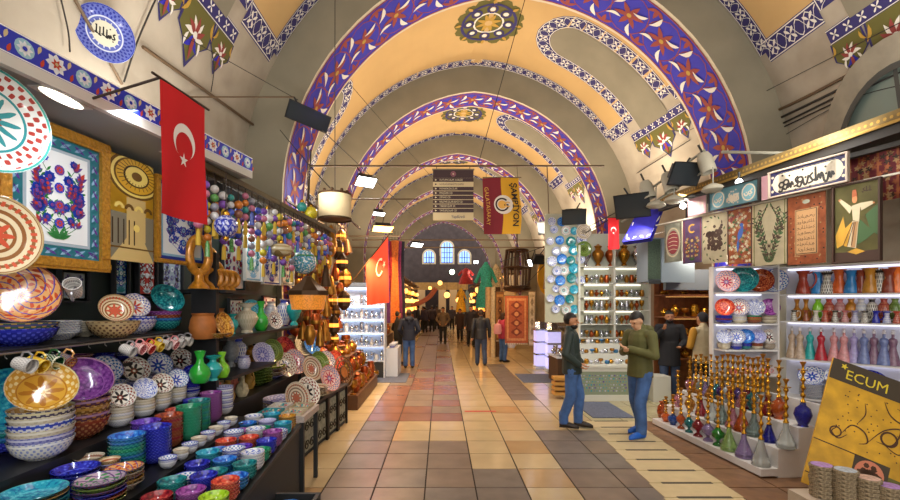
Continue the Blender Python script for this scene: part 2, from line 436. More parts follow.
def motif_border(pat, L, wd, rep):
    """strip pattern of white interlaced four-petal flowers on violet, along s in [0,L], across t in [-wd/2,wd/2]"""
    n = max(1, round(L / rep)); st = L / n; q = []
    for i in range(n):
        s0 = i * st; c = s0 + st / 2
        q.append(('g', s0, s0 + st))
        q.append(('f', c, st))
    return q
def border(mb, path, wd, fn, rep=None, detail=2):
    """path: 2D polyline in (s,y) surface coordinates, fn(s,y,layer) -> 3D"""
    rep = rep or wd; pts = path; cum = [0]
    for a, b in zip(pts, pts[1:]): cum.append(cum[-1] + hypot(b[0] - a[0], b[1] - a[1]))
    def loc(s, t, i=None):
        for k in range(len(pts) - 1):
            if s <= cum[k + 1] + 1e-9 or k == len(pts) - 2:
                a, b = pts[k], pts[k + 1]; d = cum[k + 1] - cum[k]; f = (s - cum[k]) / d
                dx, dy = (b[0] - a[0]) / d, (b[1] - a[1]) / d
                return (a[0] + (b[0] - a[0]) * f - dy * t, a[1] + (b[1] - a[1]) * f + dx * t)
    P = Pat(); L = cum[-1]; h = wd / 2
    m = max(2, int(L / .2))
    for i in range(m):
        a, b = L * i / m, L * (i + 1) / m
        P.poly([loc(a, -h), loc(b, -h), loc(b, h), loc(a, h)], 2, 1)
        if detail:
            for sg in (-1, 1): P.poly([loc(a, sg * h * .92), loc(b, sg * h * .92), loc(b, sg * h * .82), loc(a, sg * h * .82)], 3, 2)
    n = max(1, round(L / rep)); st = L / n
    if detail:
        for i in range(n):
            c = (i + .5) * st
            for k in range(4):
                a = PI / 4 + k * PI / 2; r = min(h * .74, st * .46)
                pl = [(0, 0), (.45, .16), (.8, .17), (1, 0), (.8, -.17), (.45, -.16)]
                P.poly([loc(c + r * (x * cos(a) - y * sin(a)), r * (x * sin(a) + y * cos(a))) for x, y in pl], 3, 2)
            if detail > 1:
                for (sa, sb) in ((-1, 1), (1, -1)):
                    q = [(c - st / 2 + st * j / 8, sa * h * .72 * cos(PI * j / 8 * 2)) for j in range(9)]
                    for j in range(8):
                        (s0, t0), (s1, t1) = q[j], q[j + 1]; wdt = h * .055
                        P.poly([loc(s0, t0 - wdt), loc(s1, t1 - wdt), loc(s1, t1 + wdt), loc(s0, t0 + wdt)], 3, 3)
    P.to(mb, fn)

def web_fn(Y0, base=.0):
    def fn(s, y, l):
        return arch_pt(y, s / HALF, WEB, .006 + .004 * l)
    return fn
HALF = 6.9     # nominal half-arc in metres used as the pattern scale
def web(i, y0, y1, nich=True, detail=2):
    mb = MB(); nq, ny = 40, max(2, int((y1 - y0) / .6))
    for j in range(ny):
        for k in range(nq):
            ya, yb = y0 + (y1 - y0) * j / ny, y0 + (y1 - y0) * (j + 1) / ny; qa, qb = 2 * k / nq, 2 * (k + 1) / nq
            mb.add([arch_pt(ya, qa, WEB), arch_pt(ya, qb, WEB), arch_pt(yb, qb, WEB), arch_pt(yb, qa, WEB)], [(0, 1, 2, 3)], 0)
    fn = web_fn(0); P = Pat()
    yc = (y0 + y1) / 2 if i else 5.95; bw = .33
    ylo = y0 + .12 if i else yc - 2.0; yhi = y1 - .16
    qlo = (.40 if i else .335) * HALF
    # ochre field in cells
    n = 26
    for k in range(n):
        sa, sb = qlo + (2 * HALF - 2 * qlo + (1.9 if i else 0)) * k / n, qlo + (2 * HALF - 2 * qlo + (1.9 if i else 0)) * (k + 1) / n
        m = max(2, int((yhi - ylo) / .5))
        for j in range(m):
            ya, yb = ylo + (yhi - ylo) * j / m, ylo + (yhi - ylo) * (j + 1) / m
            P.poly([(sa, ya), (sb, ya), (sb, yb), (sa, yb)], 1, 0)
    P.to(mb, fn)
    for sg in (0, 1):
        dn = 1.9 if (i and sg) else 0     # the niches on the left side sit lower
        def S_(s): return s if sg == 0 else 2 * HALF - s + dn
        # niche: semicircle-headed recess painted grey, wide border
        hw, s0, s1 = .46, qlo, qlo + (2.25 if not (i and sg) else 1.9)
        hd = [(s1 + hw * sin(PI * t / 10), yc - hw * cos(PI * t / 10)) for t in range(11)]
        out = [(S_(s0 - .1), yc - hw)] + [(S_(s), y) for s, y in hd] + [(S_(s0 - .1), yc + hw)]
        Q = Pat(); m = 10
        for k in range(m):
            sa, sb = s0 - .3 + (s1 - s0 + .3) * k / m, s0 - .3 + (s1 - s0 + .3) * (k + 1) / m
            Q.poly([(S_(sa), yc - hw), (S_(sb), yc - hw), (S_(sb), yc + hw), (S_(sa), yc + hw)], 4, 3)
        for t in range(10):
            Q.poly([(S_(s1), yc), (S_(hd[t][0]), hd[t][1]), (S_(hd[t + 1][0]), hd[t + 1][1])], 4, 3)
        Q.to(mb, fn)
        hb = hw + bw / 2
        path = [(S_(s0), yc - hb), (S_(s0 + .6), yc - hb), (S_(s0 + 1.2), yc - hb)] + [(S_(s1 + hb * sin(PI * t / 12)), yc - hb * cos(PI * t / 12)) for t in range(13)] + [(S_(s0 + 1.2), yc + hb), (S_(s0 + .6), yc + hb), (S_(s0), yc + hb)]
        border(mb, path, bw, fn, bw, detail)
        border(mb, [(S_(qlo), ylo), (S_(qlo), yc - hb - bw / 2)], bw, fn, bw, detail)
        border(mb, [(S_(qlo), yc + hb + bw / 2), (S_(qlo), yhi)], bw, fn, bw, detail)
        # olive lappet pendant below the niche
        E = Pat(); z0 = qlo - .36
        border(mb, [(S_(z0), yc - .85), (S_(z0), yc + .85)], .2, fn, .2, 1)
        for (cy, hh, ww) in ((yc - .62, .52, .25), (yc, .72, .34), (yc + .62, .52, .25)):
            tip = z0 - .1 - hh
            for (kk, m_, lay) in ((1, 2, 2), (.9, 5, 3)):
                poly = [(z0 - .1, cy - ww * kk), (z0 - .1, cy + ww * kk), (z0 - .1 - hh * .45, cy + ww * 1.05 * kk), (z0 - .1 - hh * .62, cy + ww * .55 * kk), (tip + hh * (1 - kk), cy), (z0 - .1 - hh * .62, cy - ww * .55 * kk), (z0 - .1 - hh * .45, cy - ww * 1.05 * kk)]
                E.poly([(S_(s), y) for s, y in poly], m_, lay)
            T = Pat(); b0 = (z0 - .12 - hh * .42, cy)
            for q_ in range(7): T.leaf(b0, (q_ - 3) * .52, hh * .30, hh * .10, 3 if q_ % 2 == 0 else 6, 5 + q_ % 2, 4, .02)
            for sd in (-1, 1): T.leaf(b0, PI - sd * .7, hh * .32, hh * .11, 7, 5, 4, sd * .03); T.leaf((b0[0] - .02, cy + sd * ww * .35), PI - sd * .2, hh * .25, hh * .07, 3, 6, 4, -sd * .02); T.leaf((z0 - .13, cy + sd * ww * .8), PI - sd * .5 + PI * 0, hh * .3, hh * .08, 9, 5, 4, sd * .03)
            T.leaf(b0, PI, hh * .42, hh * .10, 6, 7); T.disc(b0, hh * .06, 3, 8, 8)
            for pts_, m_, l_ in T.p: E.poly([(S_(u), v) for u, v in pts_], m_, l_)
        E.to(mb, fn)
    border(mb, [(qlo + (2 * HALF - 2 * qlo + (1.9 if i else 0)) * k / 30, yhi) for k in range(31)], bw * .85, fn, bw * .85, detail)
    if i: border(mb, [(qlo + (2 * HALF - 2 * qlo + (1.9 if i else 0)) * k / 30, ylo) for k in range(31)], bw * .85, fn, bw * .85, 1)
    # crown medallion
    M_ = Pat(); cs, cy = HALF, yc
    for k in range(16):
        a = 2 * PI * k / 16; M_.disc((cs + .62 * cos(a), cy + .62 * sin(a)), .15, 5, 2, 8)
    for k in range(4): M_.ring((cs, cy), .165 * k, .165 * (k + 1), 5, 3, 24)
    M_.ring((cs, cy), .56, .62, 2, 5, 28); M_.ring((cs, cy), .30, .34, 3, 5, 20)
    for k in range(8):
        a = 2 * PI * k / 8
        M_.ring((cs + .44 * cos(a), cy + .44 * sin(a)), .08, .125, 2, 6, 10); M_.disc((cs + .44 * cos(a), cy + .44 * sin(a)), .06, 3, 6, 8)
        M_.leaf((cs, cy), a + PI / 8, .3, .1, 9, 6)
        M_.leaf((cs + .6 * cos(a), cy + .6 * sin(a)), a, .15, .08, 9, 6)
    M_.disc((cs, cy), .09, 1, 7, 8); M_.to(mb, fn)
    struct(mb.build('ceiling', V_M, smooth=60), None)
RIBS = [(8.0, 9.25), (12.6, 13.6), (17.7, 18.5), (22.6, 23.4), (27.4, 28.2), (32.2, 33.0)]
web(0, -3, 8.0); web(1, 9.25, 12.6); web(2, 13.6, 17.7, detail=1); web(3, 18.5, 22.6, detail=1); web(4, 23.4, 27.4, detail=1); web(5, 28.2, 32.2, detail=1)
def rib(y0, y1, far):
    mb = MB(); n = 48; q0, q1 = -.42, 2.42
    for k in range(n):
        a, b = q0 + (q1 - q0) * k / n, q0 + (q1 - q0) * (k + 1) / n
        A = [arch_pt(y0, a), arch_pt(y0, b), arch_pt(y1, b), arch_pt(y1, a)]
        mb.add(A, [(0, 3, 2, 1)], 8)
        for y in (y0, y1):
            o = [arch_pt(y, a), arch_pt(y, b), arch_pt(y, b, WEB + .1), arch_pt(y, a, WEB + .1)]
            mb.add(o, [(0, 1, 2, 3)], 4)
    # painted blue band with red rosettes and white split leaves
    Lh = 6.35; yb = y0 + .07; wd = (y1 - y0) - .14
    def fn(s, t, l): return arch_pt(yb + t, s / Lh, 0, .006 + .004 * l)
    P = Pat(); s0, s1 = -.36 * Lh, 2.36 * Lh; m = 80
    for k in range(m):
        a, b = s0 + (s1 - s0) * k / m, s0 + (s1 - s0) * (k + 1) / m
        P.poly([(a, 0), (b, 0), (b, wd), (a, wd)], 7, 0)
        for t in (0, wd - .03): P.poly([(a, t), (b, t), (b, t + .03), (a, t + .03)], 6, 1)
    rep = .74; n = round((s1 - s0) / rep); rep = (s1 - s0) / n
    for k in range(n):
        c = s0 + (k + .5) * rep
        for (dc, dt) in ((0, wd / 2),):
            for j in range(6): P.leaf((c, dt), PI * j / 3 + .2, .31, .105, 6, 2)
            P.disc((c, dt), .05, 9, 3, 8)
        for (dt, sg) in ((0.06, 1), (wd - .06, -1)):
            P.leaf((c + rep / 2, dt), sg * PI / 2, .22, .085, 6, 2); P.leaf((c + rep / 2, dt), sg * .6, .22, .075, 6, 2); P.leaf((c + rep / 2, dt), sg * (PI - .6), .22, .075, 6, 2)
        P.leaf((c + rep * .30, wd * .12), 1.15, .34, .085, 3, 4, 5, .05); P.leaf((c - rep * .28, wd * .9), -1.15, .32, .085, 3, 4, 5, .05)
        P.leaf((c + rep * .16, wd * .62), .25, .30, .075, 3, 4, 5, -.05); P.leaf((c - rep * .42, wd * .3), .35, .30, .075, 3, 4, 5, .05)
        P.stroke([(c + rep * .5 * cos(a) , wd / 2 + wd * .42 * sin(a)) for a in [2 * PI * z / 14 for z in range(15)]], .018, 6, 1)
    P.to(mb, fn)
    return struct(mb.build('trim_%d' % (RIBS.index((y0, y1)) + 1), V_M, smooth=60))
for a, b in RIBS: rib(a, b, a > 15)

# ---- side walls
lun_frame = mat('lunette stone surround', '#8b8271', .9, vary=.15, scale=4)
lun_glass = mat('dusty lunette glass', '#6f7c74', .35)
def side_wall(name, sg):
    mb = MB(); ys = [-3, -1, 1, 4, 5.2, 7.8, 8.4, 13.1, 18, 23, 28, 33, 38.2]
    for a, b in zip(ys, ys[1:]):
        A = [arch_pt(a, 0 if sg > 0 else 2, WEB), arch_pt(b, 0 if sg > 0 else 2, WEB)]
        mb.add([A[0], A[1], (A[1].x, b, 0), (A[0].x, a, 0)], [(0, 1, 2, 3)], 0)
    return struct(mb.build(name, [cream], smooth=0))
side_wall('wall_left', -1); side_wall('wall_right', 1)
# lunette window in the haunch of the vault over the shops at the right
mb = MB(); yc, rr = 6.05, 1.12
def lf(y, z, l):   # follows the vault surface
    t = max(0.0, min(.6, (z - ZS) / 6.2)); p = arch_pt(y, t, WEB, .01 + .05 * l); return p
P = Pat(); n = 20
for k in range(n):
    a, b = PI * k / n, PI * (k + 1) / n
    for (r0, r1, m, l) in ((rr, rr + .28, 0, 2), (rr - .07, rr, 1, 2)):
        P.poly([(yc + r * cos(t), ZS + .0 + r * sin(t)) for r, t in ((r0, a), (r1, a), (r1, b), (r0, b))], m, l)
    P.poly([(yc, ZS + .0), (yc + rr * cos(a), ZS + .0 + rr * sin(a)), (yc + rr * cos(b), ZS + .0 + rr * sin(b))], 2, 0)
P.rect(yc - .03, ZS + .0, yc + .03, ZS + .0 + rr, 1, 1)
P.to(mb, lf); struct(mb.build('window_1', [lun_frame, mat('lunette iron bar', '#3a3a36', .6), lun_glass], smooth=0))
# ---- end wall with three round-headed windows
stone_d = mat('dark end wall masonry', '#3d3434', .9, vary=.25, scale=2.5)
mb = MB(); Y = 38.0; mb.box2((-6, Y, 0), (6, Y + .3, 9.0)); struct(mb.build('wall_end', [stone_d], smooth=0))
daylight = mat('daylit window glass', '#7fa8ff', .3, emit=1.6)
wfr = mat('window iron bars', '#3d3a44', .6); surr = mat('pale window surround', '#b9ac90', .8)
for k, (px, py0, py1, hw) in enumerate(((429, 251, 263, .42), (447, 242, 263, .46), (464.5, 251, 263, .42))):
    a = at(px, py1, Y - .02); z1 = at(px, py0, Y).z; mb = MB(); P = Pat(); x = a.x; z0 = a.z; zc = z1 - hw
    arc = [(x + hw * cos(t), zc + hw * sin(t)) for t in [PI * j / 12 for j in range(13)]]
    arc2 = [(x + (hw + .16) * cos(t), zc + (hw + .16) * sin(t)) for t in [PI * j / 12 for j in range(13)]]
    P.poly([(x - hw - .16, z0 - .1), (x + hw + .16, z0 - .1)] + arc2, 2, 1); P.poly([(x - hw, z0), (x + hw, z0)] + arc, 0, 3)
    for j in (-1, 0, 1): P.rect(x + j * hw * .5 - .03, z0, x + j * hw * .5 + .03, zc + hw * (.95 if j == 0 else .8), 1, 5)
    zz = z0
    while zz < zc: P.rect(x - hw, zz, x + hw, zz + .05, 1, 5); zz += .42
    P.to(mb, lambda u, v, l: (u, Y - .01 * l, v)); struct(mb.build('window_%d' % (k + 2), [daylight, wfr, surr], smooth=0))
# ---- floor: worn slabs, cream borders, dark middle
slabm = [mat('grey brown floor slab', '#7d6c5d', .34, vary=.2, scale=3.2, bump=.08), mat('grey floor slab', '#756b62', .36, vary=.2, scale=4, bump=.08),
         mat('cream polished floor slab', '#bda882', .16, vary=.09, scale=2.2), mat('ochre polished floor slab', '#b0926a', .16, vary=.09, scale=3),
         mat('rust toned floor slab', '#855c49', .26, vary=.15, scale=3), mat('floor joint', '#2f2720', .9), mat('pale lime floor slab', '#b0a884', .26, vary=.1, scale=2), mat('brown plank floor', '#7c5c42', .45, vary=.25, scale=7)]
mb = MB(); mb.box2((-6, -7, -.1), (8, 38, -.008), 5); r = random.Random(3)
cw, rh = .527, .53; x0 = -1.22
for j in range(0, 72):
    ya = 1.0 + j * rh
    for i in range(-9, 14):
        xa = x0 + i * cw; Yc = ya + rh / 2; g = .008
        if i < -1: m = 2 if r.random() < .8 else 3
        elif i == -1: m = 2 if Yc > 4.7 else 3
        elif i <= 2:
            m = r.choice((0, 0, 1)) if Yc < 7.2 else (r.choice((0, 4, 4)) if Yc < 11 else (0 if r.random() < .8 else 4))
            if i in (1, 2) and 6.45 < Yc < 7.5: m = 2
        elif i == 3: m = 1 if Yc < 5.2 else 2
        elif i == 4: m = 2 if r.random() < .85 else 3
        elif i <= 6: m = r.choice((1, 1, 0)) if Yc < 6.7 else (1 if (i == 5 and 9 < Yc < 14) else 2)
        elif i >= 8 and Yc < 7.4: m = 7
        else: m = 6 if Yc < 13 else 2
        mb.box2((xa + g, ya + g, -.02), (xa + cw - g, ya + rh - g, r.uniform(-.0015, .0)), m)
struct(mb.build('floor', slabm, smooth=0))
# drain strip with slots and the worn plank walk along the pipe stand
mb = MB()
for k in range(9):
    ya = 4.1 + .36 * k; xl = 2.20 + (.02 * k)
    mb.box2((xl, ya, .0), (xl + .78, ya + .345, .006), 0); mb.box2((xl + .14, ya + .33, .004), (xl + .68, ya + .375, .0075), 1)
struct(mb.build('floor_drain_strip', [mat('pale drain slab', '#c7b58c', .4, vary=.06), mat('drain slot', '#4d463c', .8)], smooth=0))
# ---- left canopy with tiled fascia
def seg_frame(p0, p1):
    d = Vector((p1[0] - p0[0], p1[1] - p0[1], 0)); return atan2(d.y, d.x), d.length
LB0, LB1 = Vector((-2.42, .5, 0)), Vector((-1.76, 4.20, 0))
rz, L = seg_frame(LB0, LB1)
fas = [mat('white lacquer fascia', '#c9c6bd', .45), mat('cobalt tile', '#2b35b0', .15, coat=.5), mat('white tile paint', '#e4e6ea', .2), mat('sky tile paint', '#9cc3cf', .2), mat('tomato tile paint', '#b5432f', .2), mat('fascia grey panel', '#8f9390', .5), mat('leaf tile paint', '#c8b489', .25)]  # the grey panel colour is for the canopy boards
mb = MB(); mb.box2((0, 0, 3.09), (L, .04, 3.15), 0); mb.box2((0, 0, 3.15), (L, .05, 3.28), 1); mb.box2((0, .04, 3.095), (L, 1.2, 3.11), 5); mb.box2((0, .05, 3.27), (L, 1.7, 3.29), 5)
P = Pat(); n = int(L / .155)
P.rect(0, 3.151, L, 3.157, 2, 1); P.rect(0, 3.272, L, 3.279, 2, 1)
for k in range(n):
    c = ((k + .5) * L / n, 3.2145)
    if k % 2: P.disc(c, .048, 3, 1, 14); P.flower(c, .04, 8, 2, 1, 2)
    else: P.flower(c, .056, 8, 2, None, 1, 0, .7); P.disc(c, .03, 2, 2, 10); P.flower(c, .03, 6, 4, 6, 3)
    x = (k + 1) * L / n
    P.leaf((x, 3.16), PI / 2 - .3, .05, .02, 4, 1); P.leaf((x, 3.268), -PI / 2 - .3, .05, .02, 6, 1)
P.to(mb, face(0)); struct(mb.build('trim_7', fas, loc=(LB0.x, LB0.y, 0), rz=rz, smooth=0))
# dark back boards of the left shop
blk = mat('black laminate', '#1c1c1e', .45, vary=.1, scale=6); blk2 = mat('dark grey board', '#2a2c2e', .6)
mb = MB(); mb.box2((-3.0, .3, 0), (-2.92, 3.55, 3.08)); mb.box2((-3.0, 3.55, 0), (-2.92, 8.2, 3.2)); struct(mb.build('wall_left_shop', [mat('dark green shop wall', '#27332f', .7)], smooth=0))
mb = MB(); mb.box2((-3.0, 4.25, 3.10), (-2.15, 8.2, 3.13)); mb.box2((-1.99, 3.75, 3.06), (-1.94, 3.80, 3.10), 1); struct(mb.build('trim_8', [blk2, mat('bronze rail board', '#54482f', .5)], smooth=0))
# ---- right cornice
RB0, RB1 = Vector((3.88, 8.1, 0)), Vector((4.72, 2.0, 0))
rz, L = seg_frame(RB0, RB1)
cor = [mat('bronze cornice', '#6d5a34', .42, metal=.4, vary=.15), mat('dark cornice board', '#241e18', .6), mat('dull gold bead', '#a1803c', .4, metal=.5)]
mb = MB(); mb.box2((0, 0, 3.69), (L, .12, 3.80), 0); mb.box2((0, .03, 3.58), (L, .12, 3.69), 1); mb.box2((0, .12, 3.75), (L, 2.2, 3.80), 1)
mb.box2((0, -.02, 3.67), (L, 0.0, 3.70), 2); P = Pat()
for k in range(int(L / .06)): P.disc((k * .06 + .03, 3.745), .018, 2, 1, 6)
P.to(mb, face(0)); struct(mb.build('trim_9', cor, loc=(RB0.x, RB0.y, 0), rz=rz, smooth=0))
# ================================================================ CERAMIC KIT
CM = {}
def cer(k, *a, **kw): CM[k] = ceramic('glaze ' + k, *a, **kw)
cer('blue white', '#e4e6ea', '#3346b4', '#2a6fb8', rim='#3a4bb8', out='#d9dbe0', out2='#4a5cc0', n=8)
cer('white blue', '#dfe2e6', '#5a6fc4', '#7f8fd0', rim='#f0f0ee', out='#d8d8d2', out2='#8f9ac8', n=10, style='scroll')
cer('black white', '#e6e2d8', '#2c2a2c', '#8d3a34', rim='#efece2', out='#d6d2c4', out2='#9a968c', n=7)
cer('cobalt', '#2b31b8', '#4f63e0', '#1b1c78', rim='#2a2fae', out='#232a96', out2='#4b55d0', n=9, style='speck')
cer('violet', '#6a3fc0', '#8c64d8', '#3a1f80', rim='#5a37a8', out='#4a2c92', out2='#7f5cc8', n=9, style='speck')
cer('purple', '#7a3f8e', '#8f559e', '#5a2a70', rim='#b48aa8', out='#5e3a4a', out2='#b07a3c', n=6, style='speck')
cer('magenta', '#9a4aa0', '#b66cc0', '#6a2a78', rim='#8a4090', out='#74407e', out2='#a874a8', n=8, style='speck')
cer('teal', '#1f7f86', '#34a5a4', '#0f5a66', rim='#2f8f8c', out='#17666e', out2='#3c9a94', n=8, style='speck')
cer('turquoise', '#2fa3bf', '#56c3d4', '#1f78a8', rim='#3aa6b4', out='#1f7390', out2='#49a8b0', n=8, style='speck')
cer('sky blue', '#2f7fd8', '#60a8ec', '#2050b0', rim='#3a78c8', out='#1c4f88', out2='#3c8a9c', n=8, style='speck')
cer('green', '#1f8a62', '#3cb486', '#0f5a44', rim='#2f946e', out='#1b7658', out2='#4aae88', n=8, style='speck')
cer('red', '#a02a34', '#c85048', '#6c1a26', rim='#8c2832', out='#7e2630', out2='#b8604c', n=8, style='speck')
cer('rust', '#a8482c', '#cf7a44', '#702a20', rim='#8f3f2c', out='#7c3a2a', out2='#b0764a', n=8, style='speck')
cer('coral', '#d8503c', '#ec8a5c', '#a02c28', rim='#c84a3a', out='#a03a34', out2='#d88c64', n=8, style='speck')
cer('amber', '#c88a28', '#e0b454', '#8a5418', rim='#b88a3c', out='#7e5a2a', out2='#c09a5a', n=8, style='speck')
cer('orange floral', '#e0a868', '#c4502c', '#5a4a9c', rim='#7c3a34', out='#2a3a6e', out2='#b89a3c', n=11, style='scroll')
cer('yellow lattice', '#c99a3a', '#a8702a', '#e6d39a', rim='#d8cba0', out='#4c4660', out2='#c8c0a8', n=8)
cer('brown rings', '#d8c8a4', '#8a5a34', '#c4543a', rim='#b09a70', out='#b89c6c', out2='#6a4a38', n=8, style='rings')
cer('floral white', '#e8e2d6', '#c4523c', '#5a60b0', rim='#8a86b8', out='#c9c8d4', out2='#6468b0', n=9)
cer('many coloured', '#d8c89c', '#4a8a4a', '#c8642c', rim='#4a4a7c', out='#3c5a4c', out2='#c09a44', n=7)
cer('mauve floral', '#b8a2b8', '#4a8a58', '#6a3a80', rim='#3a3a78', out='#6a3a3c', out2='#4a4a90', n=8, style='scroll')
cer('plain cream', '#d9d0bc', '#a89a80', '#8a8070', rim='#e8e2d2', out='#d0c6ae', out2='#bfb498', n=8, style='rings')
cer('lime', '#a8d02c', '#c8e060', '#7aa01c', rim='#a0c83a', out='#8ab02a', out2='#b8d060', n=8, style='speck')
cer('olive', '#5e7a34', '#7c9a4a', '#40581f', rim='#7c9448', out='#56702e', out2='#7f9a50', n=8, style='rings')
cer('pink floral', '#e0b8b0', '#b83a54', '#6a86b8', rim='#c86a6a', out='#c89a94', out2='#a84a5a', n=9)
cer('iznik', '#e6ebe8', '#2f8f96', '#a83a34', rim='#3aa69c', out='#dfe4e2', out2='#3a9aa0', n=12)
cer('grey rings', '#c9bda8', '#7a6a5c', '#a8604a', rim='#d8cfbc', out='#a89a86', out2='#6e6052', n=9, style='rings')
cer('lavender', '#a4a6d8', '#6064b8', '#e0e0f0', rim='#d0d0e8', out='#8a8cc0', out2='#5a5ea8', n=10)

def bowl_prof(R, H):
    o = [(.0, 0, 1.0), (.48, 0, 1.02), (.50, .05, 1.08), (.58, .07, 1.1), (.78, .30, 1.35), (.90, .58, 1.6), (.965, .84, 1.82), (1.0, .985, 1.95)]
    i = [(.985, 1.0, .99), (.945, .86, .93), (.88, .62, .84), (.755, .34, .68), (.55, .13, .45), (.25, .08, .22), (.0, .075, 0)]
    return [(r * R, z * H, v) for r, z, v in o] + [(r * R, z * H, v) for r, z, v in i]
def plate_prof(R, H):
    o = [(.0, 0, 1.0), (.52, 0, 1.02), (.54, .12, 1.1), (.68, .3, 1.4), (.98, .92, 1.8), (1.0, 1.0, 1.95)]
    i = [(.985, 1.04, .99), (.74, .52, .72), (.64, .32, .62), (.5, .22, .5), (.25, .2, .25), (.0, .2, 0)]
    return [(r * R, z * H, v) for r, z, v in o] + [(r * R, z * H, v) for r, z, v in i]
def bowl_mesh(R, H, m, seg=28): return cached(('b', round(R, 3), round(H, 3), m), lambda: MB().lathe(bowl_prof(R, H), seg).build('bowl', [CM[m]]))
def plate_mesh(R, H, m, seg=28): return cached(('p', round(R, 3), round(H, 3), m), lambda: MB().lathe(plate_prof(R, H), seg).build('plate', [CM[m]]))
TAKEN = []      # footprints already standing on a shelf: x, y, radius, bottom, top
def settle(x, y, R, z0, z1, push=.10):
    """nudge a footprint aside, or shrink it a little, until it stands clear of its neighbours"""
    for it in range(40):
        worst = None
        for (a, b, r, c, d) in TAKEN:
            if d > z0 + .004 and c < z1 - .004:
                g = R + r + .003 - hypot(x - a, y - b)
                if g > 0 and (worst is None or g > worst[0]): worst = (g, a, b)
        if worst is None: break
        g, a, b = worst; dx, dy = x - a, y - b; n = hypot(dx, dy) or 1
        x += dx / n * g * .25; y += (dy / n * g * .7 if abs(dy) > .01 else g * .7); R *= .985
    TAKEN.append((x, y, R, z0, z1)); return x, y, R
def stack(name, loc, n, R, H, d, mats, desc, group=None, plate=False):
    """n nested dishes; desc names the stack; returns the middle of its top"""
    x, y, R = settle(loc[0], loc[1], R, loc[2], loc[2] + (n - 1) * d + H); R = round(R / .004) * .004; d = max(d, H * .30)
    a0 = RND.uniform(0, 6)
    for k in range(n):
        m = mats[k % len(mats)] if k < n - 1 else mats[-1]
        me = (plate_mesh if plate else bowl_mesh)(R, H, m); j = n - 1 - k; kind = 'plate' if plate else 'bowl'
        pos = ('top %s in' % kind if j == 0 else '%s %s down in' % (ORD[j], kind)) if n > 1 else 'single %s,' % kind
        inst(me, name, '%s %s' % (pos, desc), kind, (x, y, loc[2] + k * d), (0, 0, a0 + 2 * PI / 28 * (k * 5 % 28)), group)
    return Vector((x, y, loc[2] + (n - 1) * d + H))
def on_line(px, X0, slope, h, Yr=3.0):
    """where the sight line of a photo column crosses a shelf line X = X0 + slope*(Y-Yr), at height h"""
    k = (px - VX) / FPX; Y = (X0 - Yr * slope) / (k - slope); return Vector((k * Y, Y, h))

# ================================================================ LEFT SHOP: SHELVES
def shelf_unit(name, label, boards, cat='shelf', mats=None):
    t = thing(name, label, cat, boards[0][1][:2] + (0,))
    for nm, lo, hi in boards:
        mb = MB().box2([a - b for a, b in zip(lo, (boards[0][1][0], boards[0][1][1], 0))], [a - b for a, b in zip(hi, (boards[0][1][0], boards[0][1][1], 0))])
        mb.build(nm, mats or [blk], t, smooth=0)
    return t
def skew_shelf(name, label, X0, sl, Y0, Y1, h, depth, foot, cat='display step', front=True):
    """long tread with its front edge on X = X0+sl*(Y-3)"""
    a = Vector((X0 + sl * (Y0 - 3), Y0, 0)); b = Vector((X0 + sl * (Y1 - 3), Y1, 0)); rz, L = seg_frame(a, b)
    t = thing(name, label, cat, a, rz)
    MB().box2((0, 0, h - .03), (L, depth, h)).build('tread', [blk], t, smooth=0)
    if front: MB().box2((.0, .02, foot), (L, .04, h - .03)).build('front_panel', [blk2], t, smooth=0)
    MB().box2((0, .04, foot), (.02, depth, h - .03)).build('end_panel', [blk2], t, smooth=0)
    MB().box2((L - .02, .04, foot), (L, depth, h - .03)).build('end_panel', [blk2], t, smooth=0)
    return t
skew_shelf('display_shelf', 'black upper shelf of big patterned bowls under the framed tile pictures', -2.40, 0, 1.7, 4.2, 1.67, .48, 1.65, 'shelf', False)
skew_shelf('display_shelf', 'black shallow shelf of small bowls just behind the hanging cups', -2.70, 0, 1.7, 4.1, 1.415, .2, 1.40, 'shelf', False)
skew_shelf('display_step', 'black step carrying the yellow and purple bowl stacks', -2.20, 0, 1.6, 4.3, 1.035, .68, .0)
skew_shelf('display_step', 'black step carrying tall cobalt, rust and green bowl stacks', -1.76, -.045, 1.5, 4.35, .835, .36, .0)
skew_shelf('display_step', 'lowest black step crowded with short stacks of bright small bowls', -1.235, -.10, 2.2, 4.45, .735, .36, .0)
def nest(loc, n, R, H, d, mats, desc, plate=False): return stack('ceramic_plate' if plate else 'ceramic_bowl', loc, n, R, H, d, mats, desc, None, plate)
def prop(p, R, H, m, label, tilt=60, yaw=-40, plate=False, shift=0.0):
    """a dish standing on edge on the point p: its lower rim touches there and its inside faces the aisle"""
    t = R_(tilt); M = Matrix.Rotation(R_(yaw), 4, 'Z') @ Matrix.Rotation(t, 4, 'Y')
    up = max(R * sin(t) - H * cos(t), .5 * R * sin(t)) + .003
    return inst((plate_mesh if plate else bowl_mesh)(R, H, m), 'ceramic_plate' if plate else 'ceramic_bowl', label, 'plate' if plate else 'bowl', (p[0] + shift * cos(R_(yaw)), p[1] + shift * sin(R_(yaw)), p[2] + up), M.to_euler())
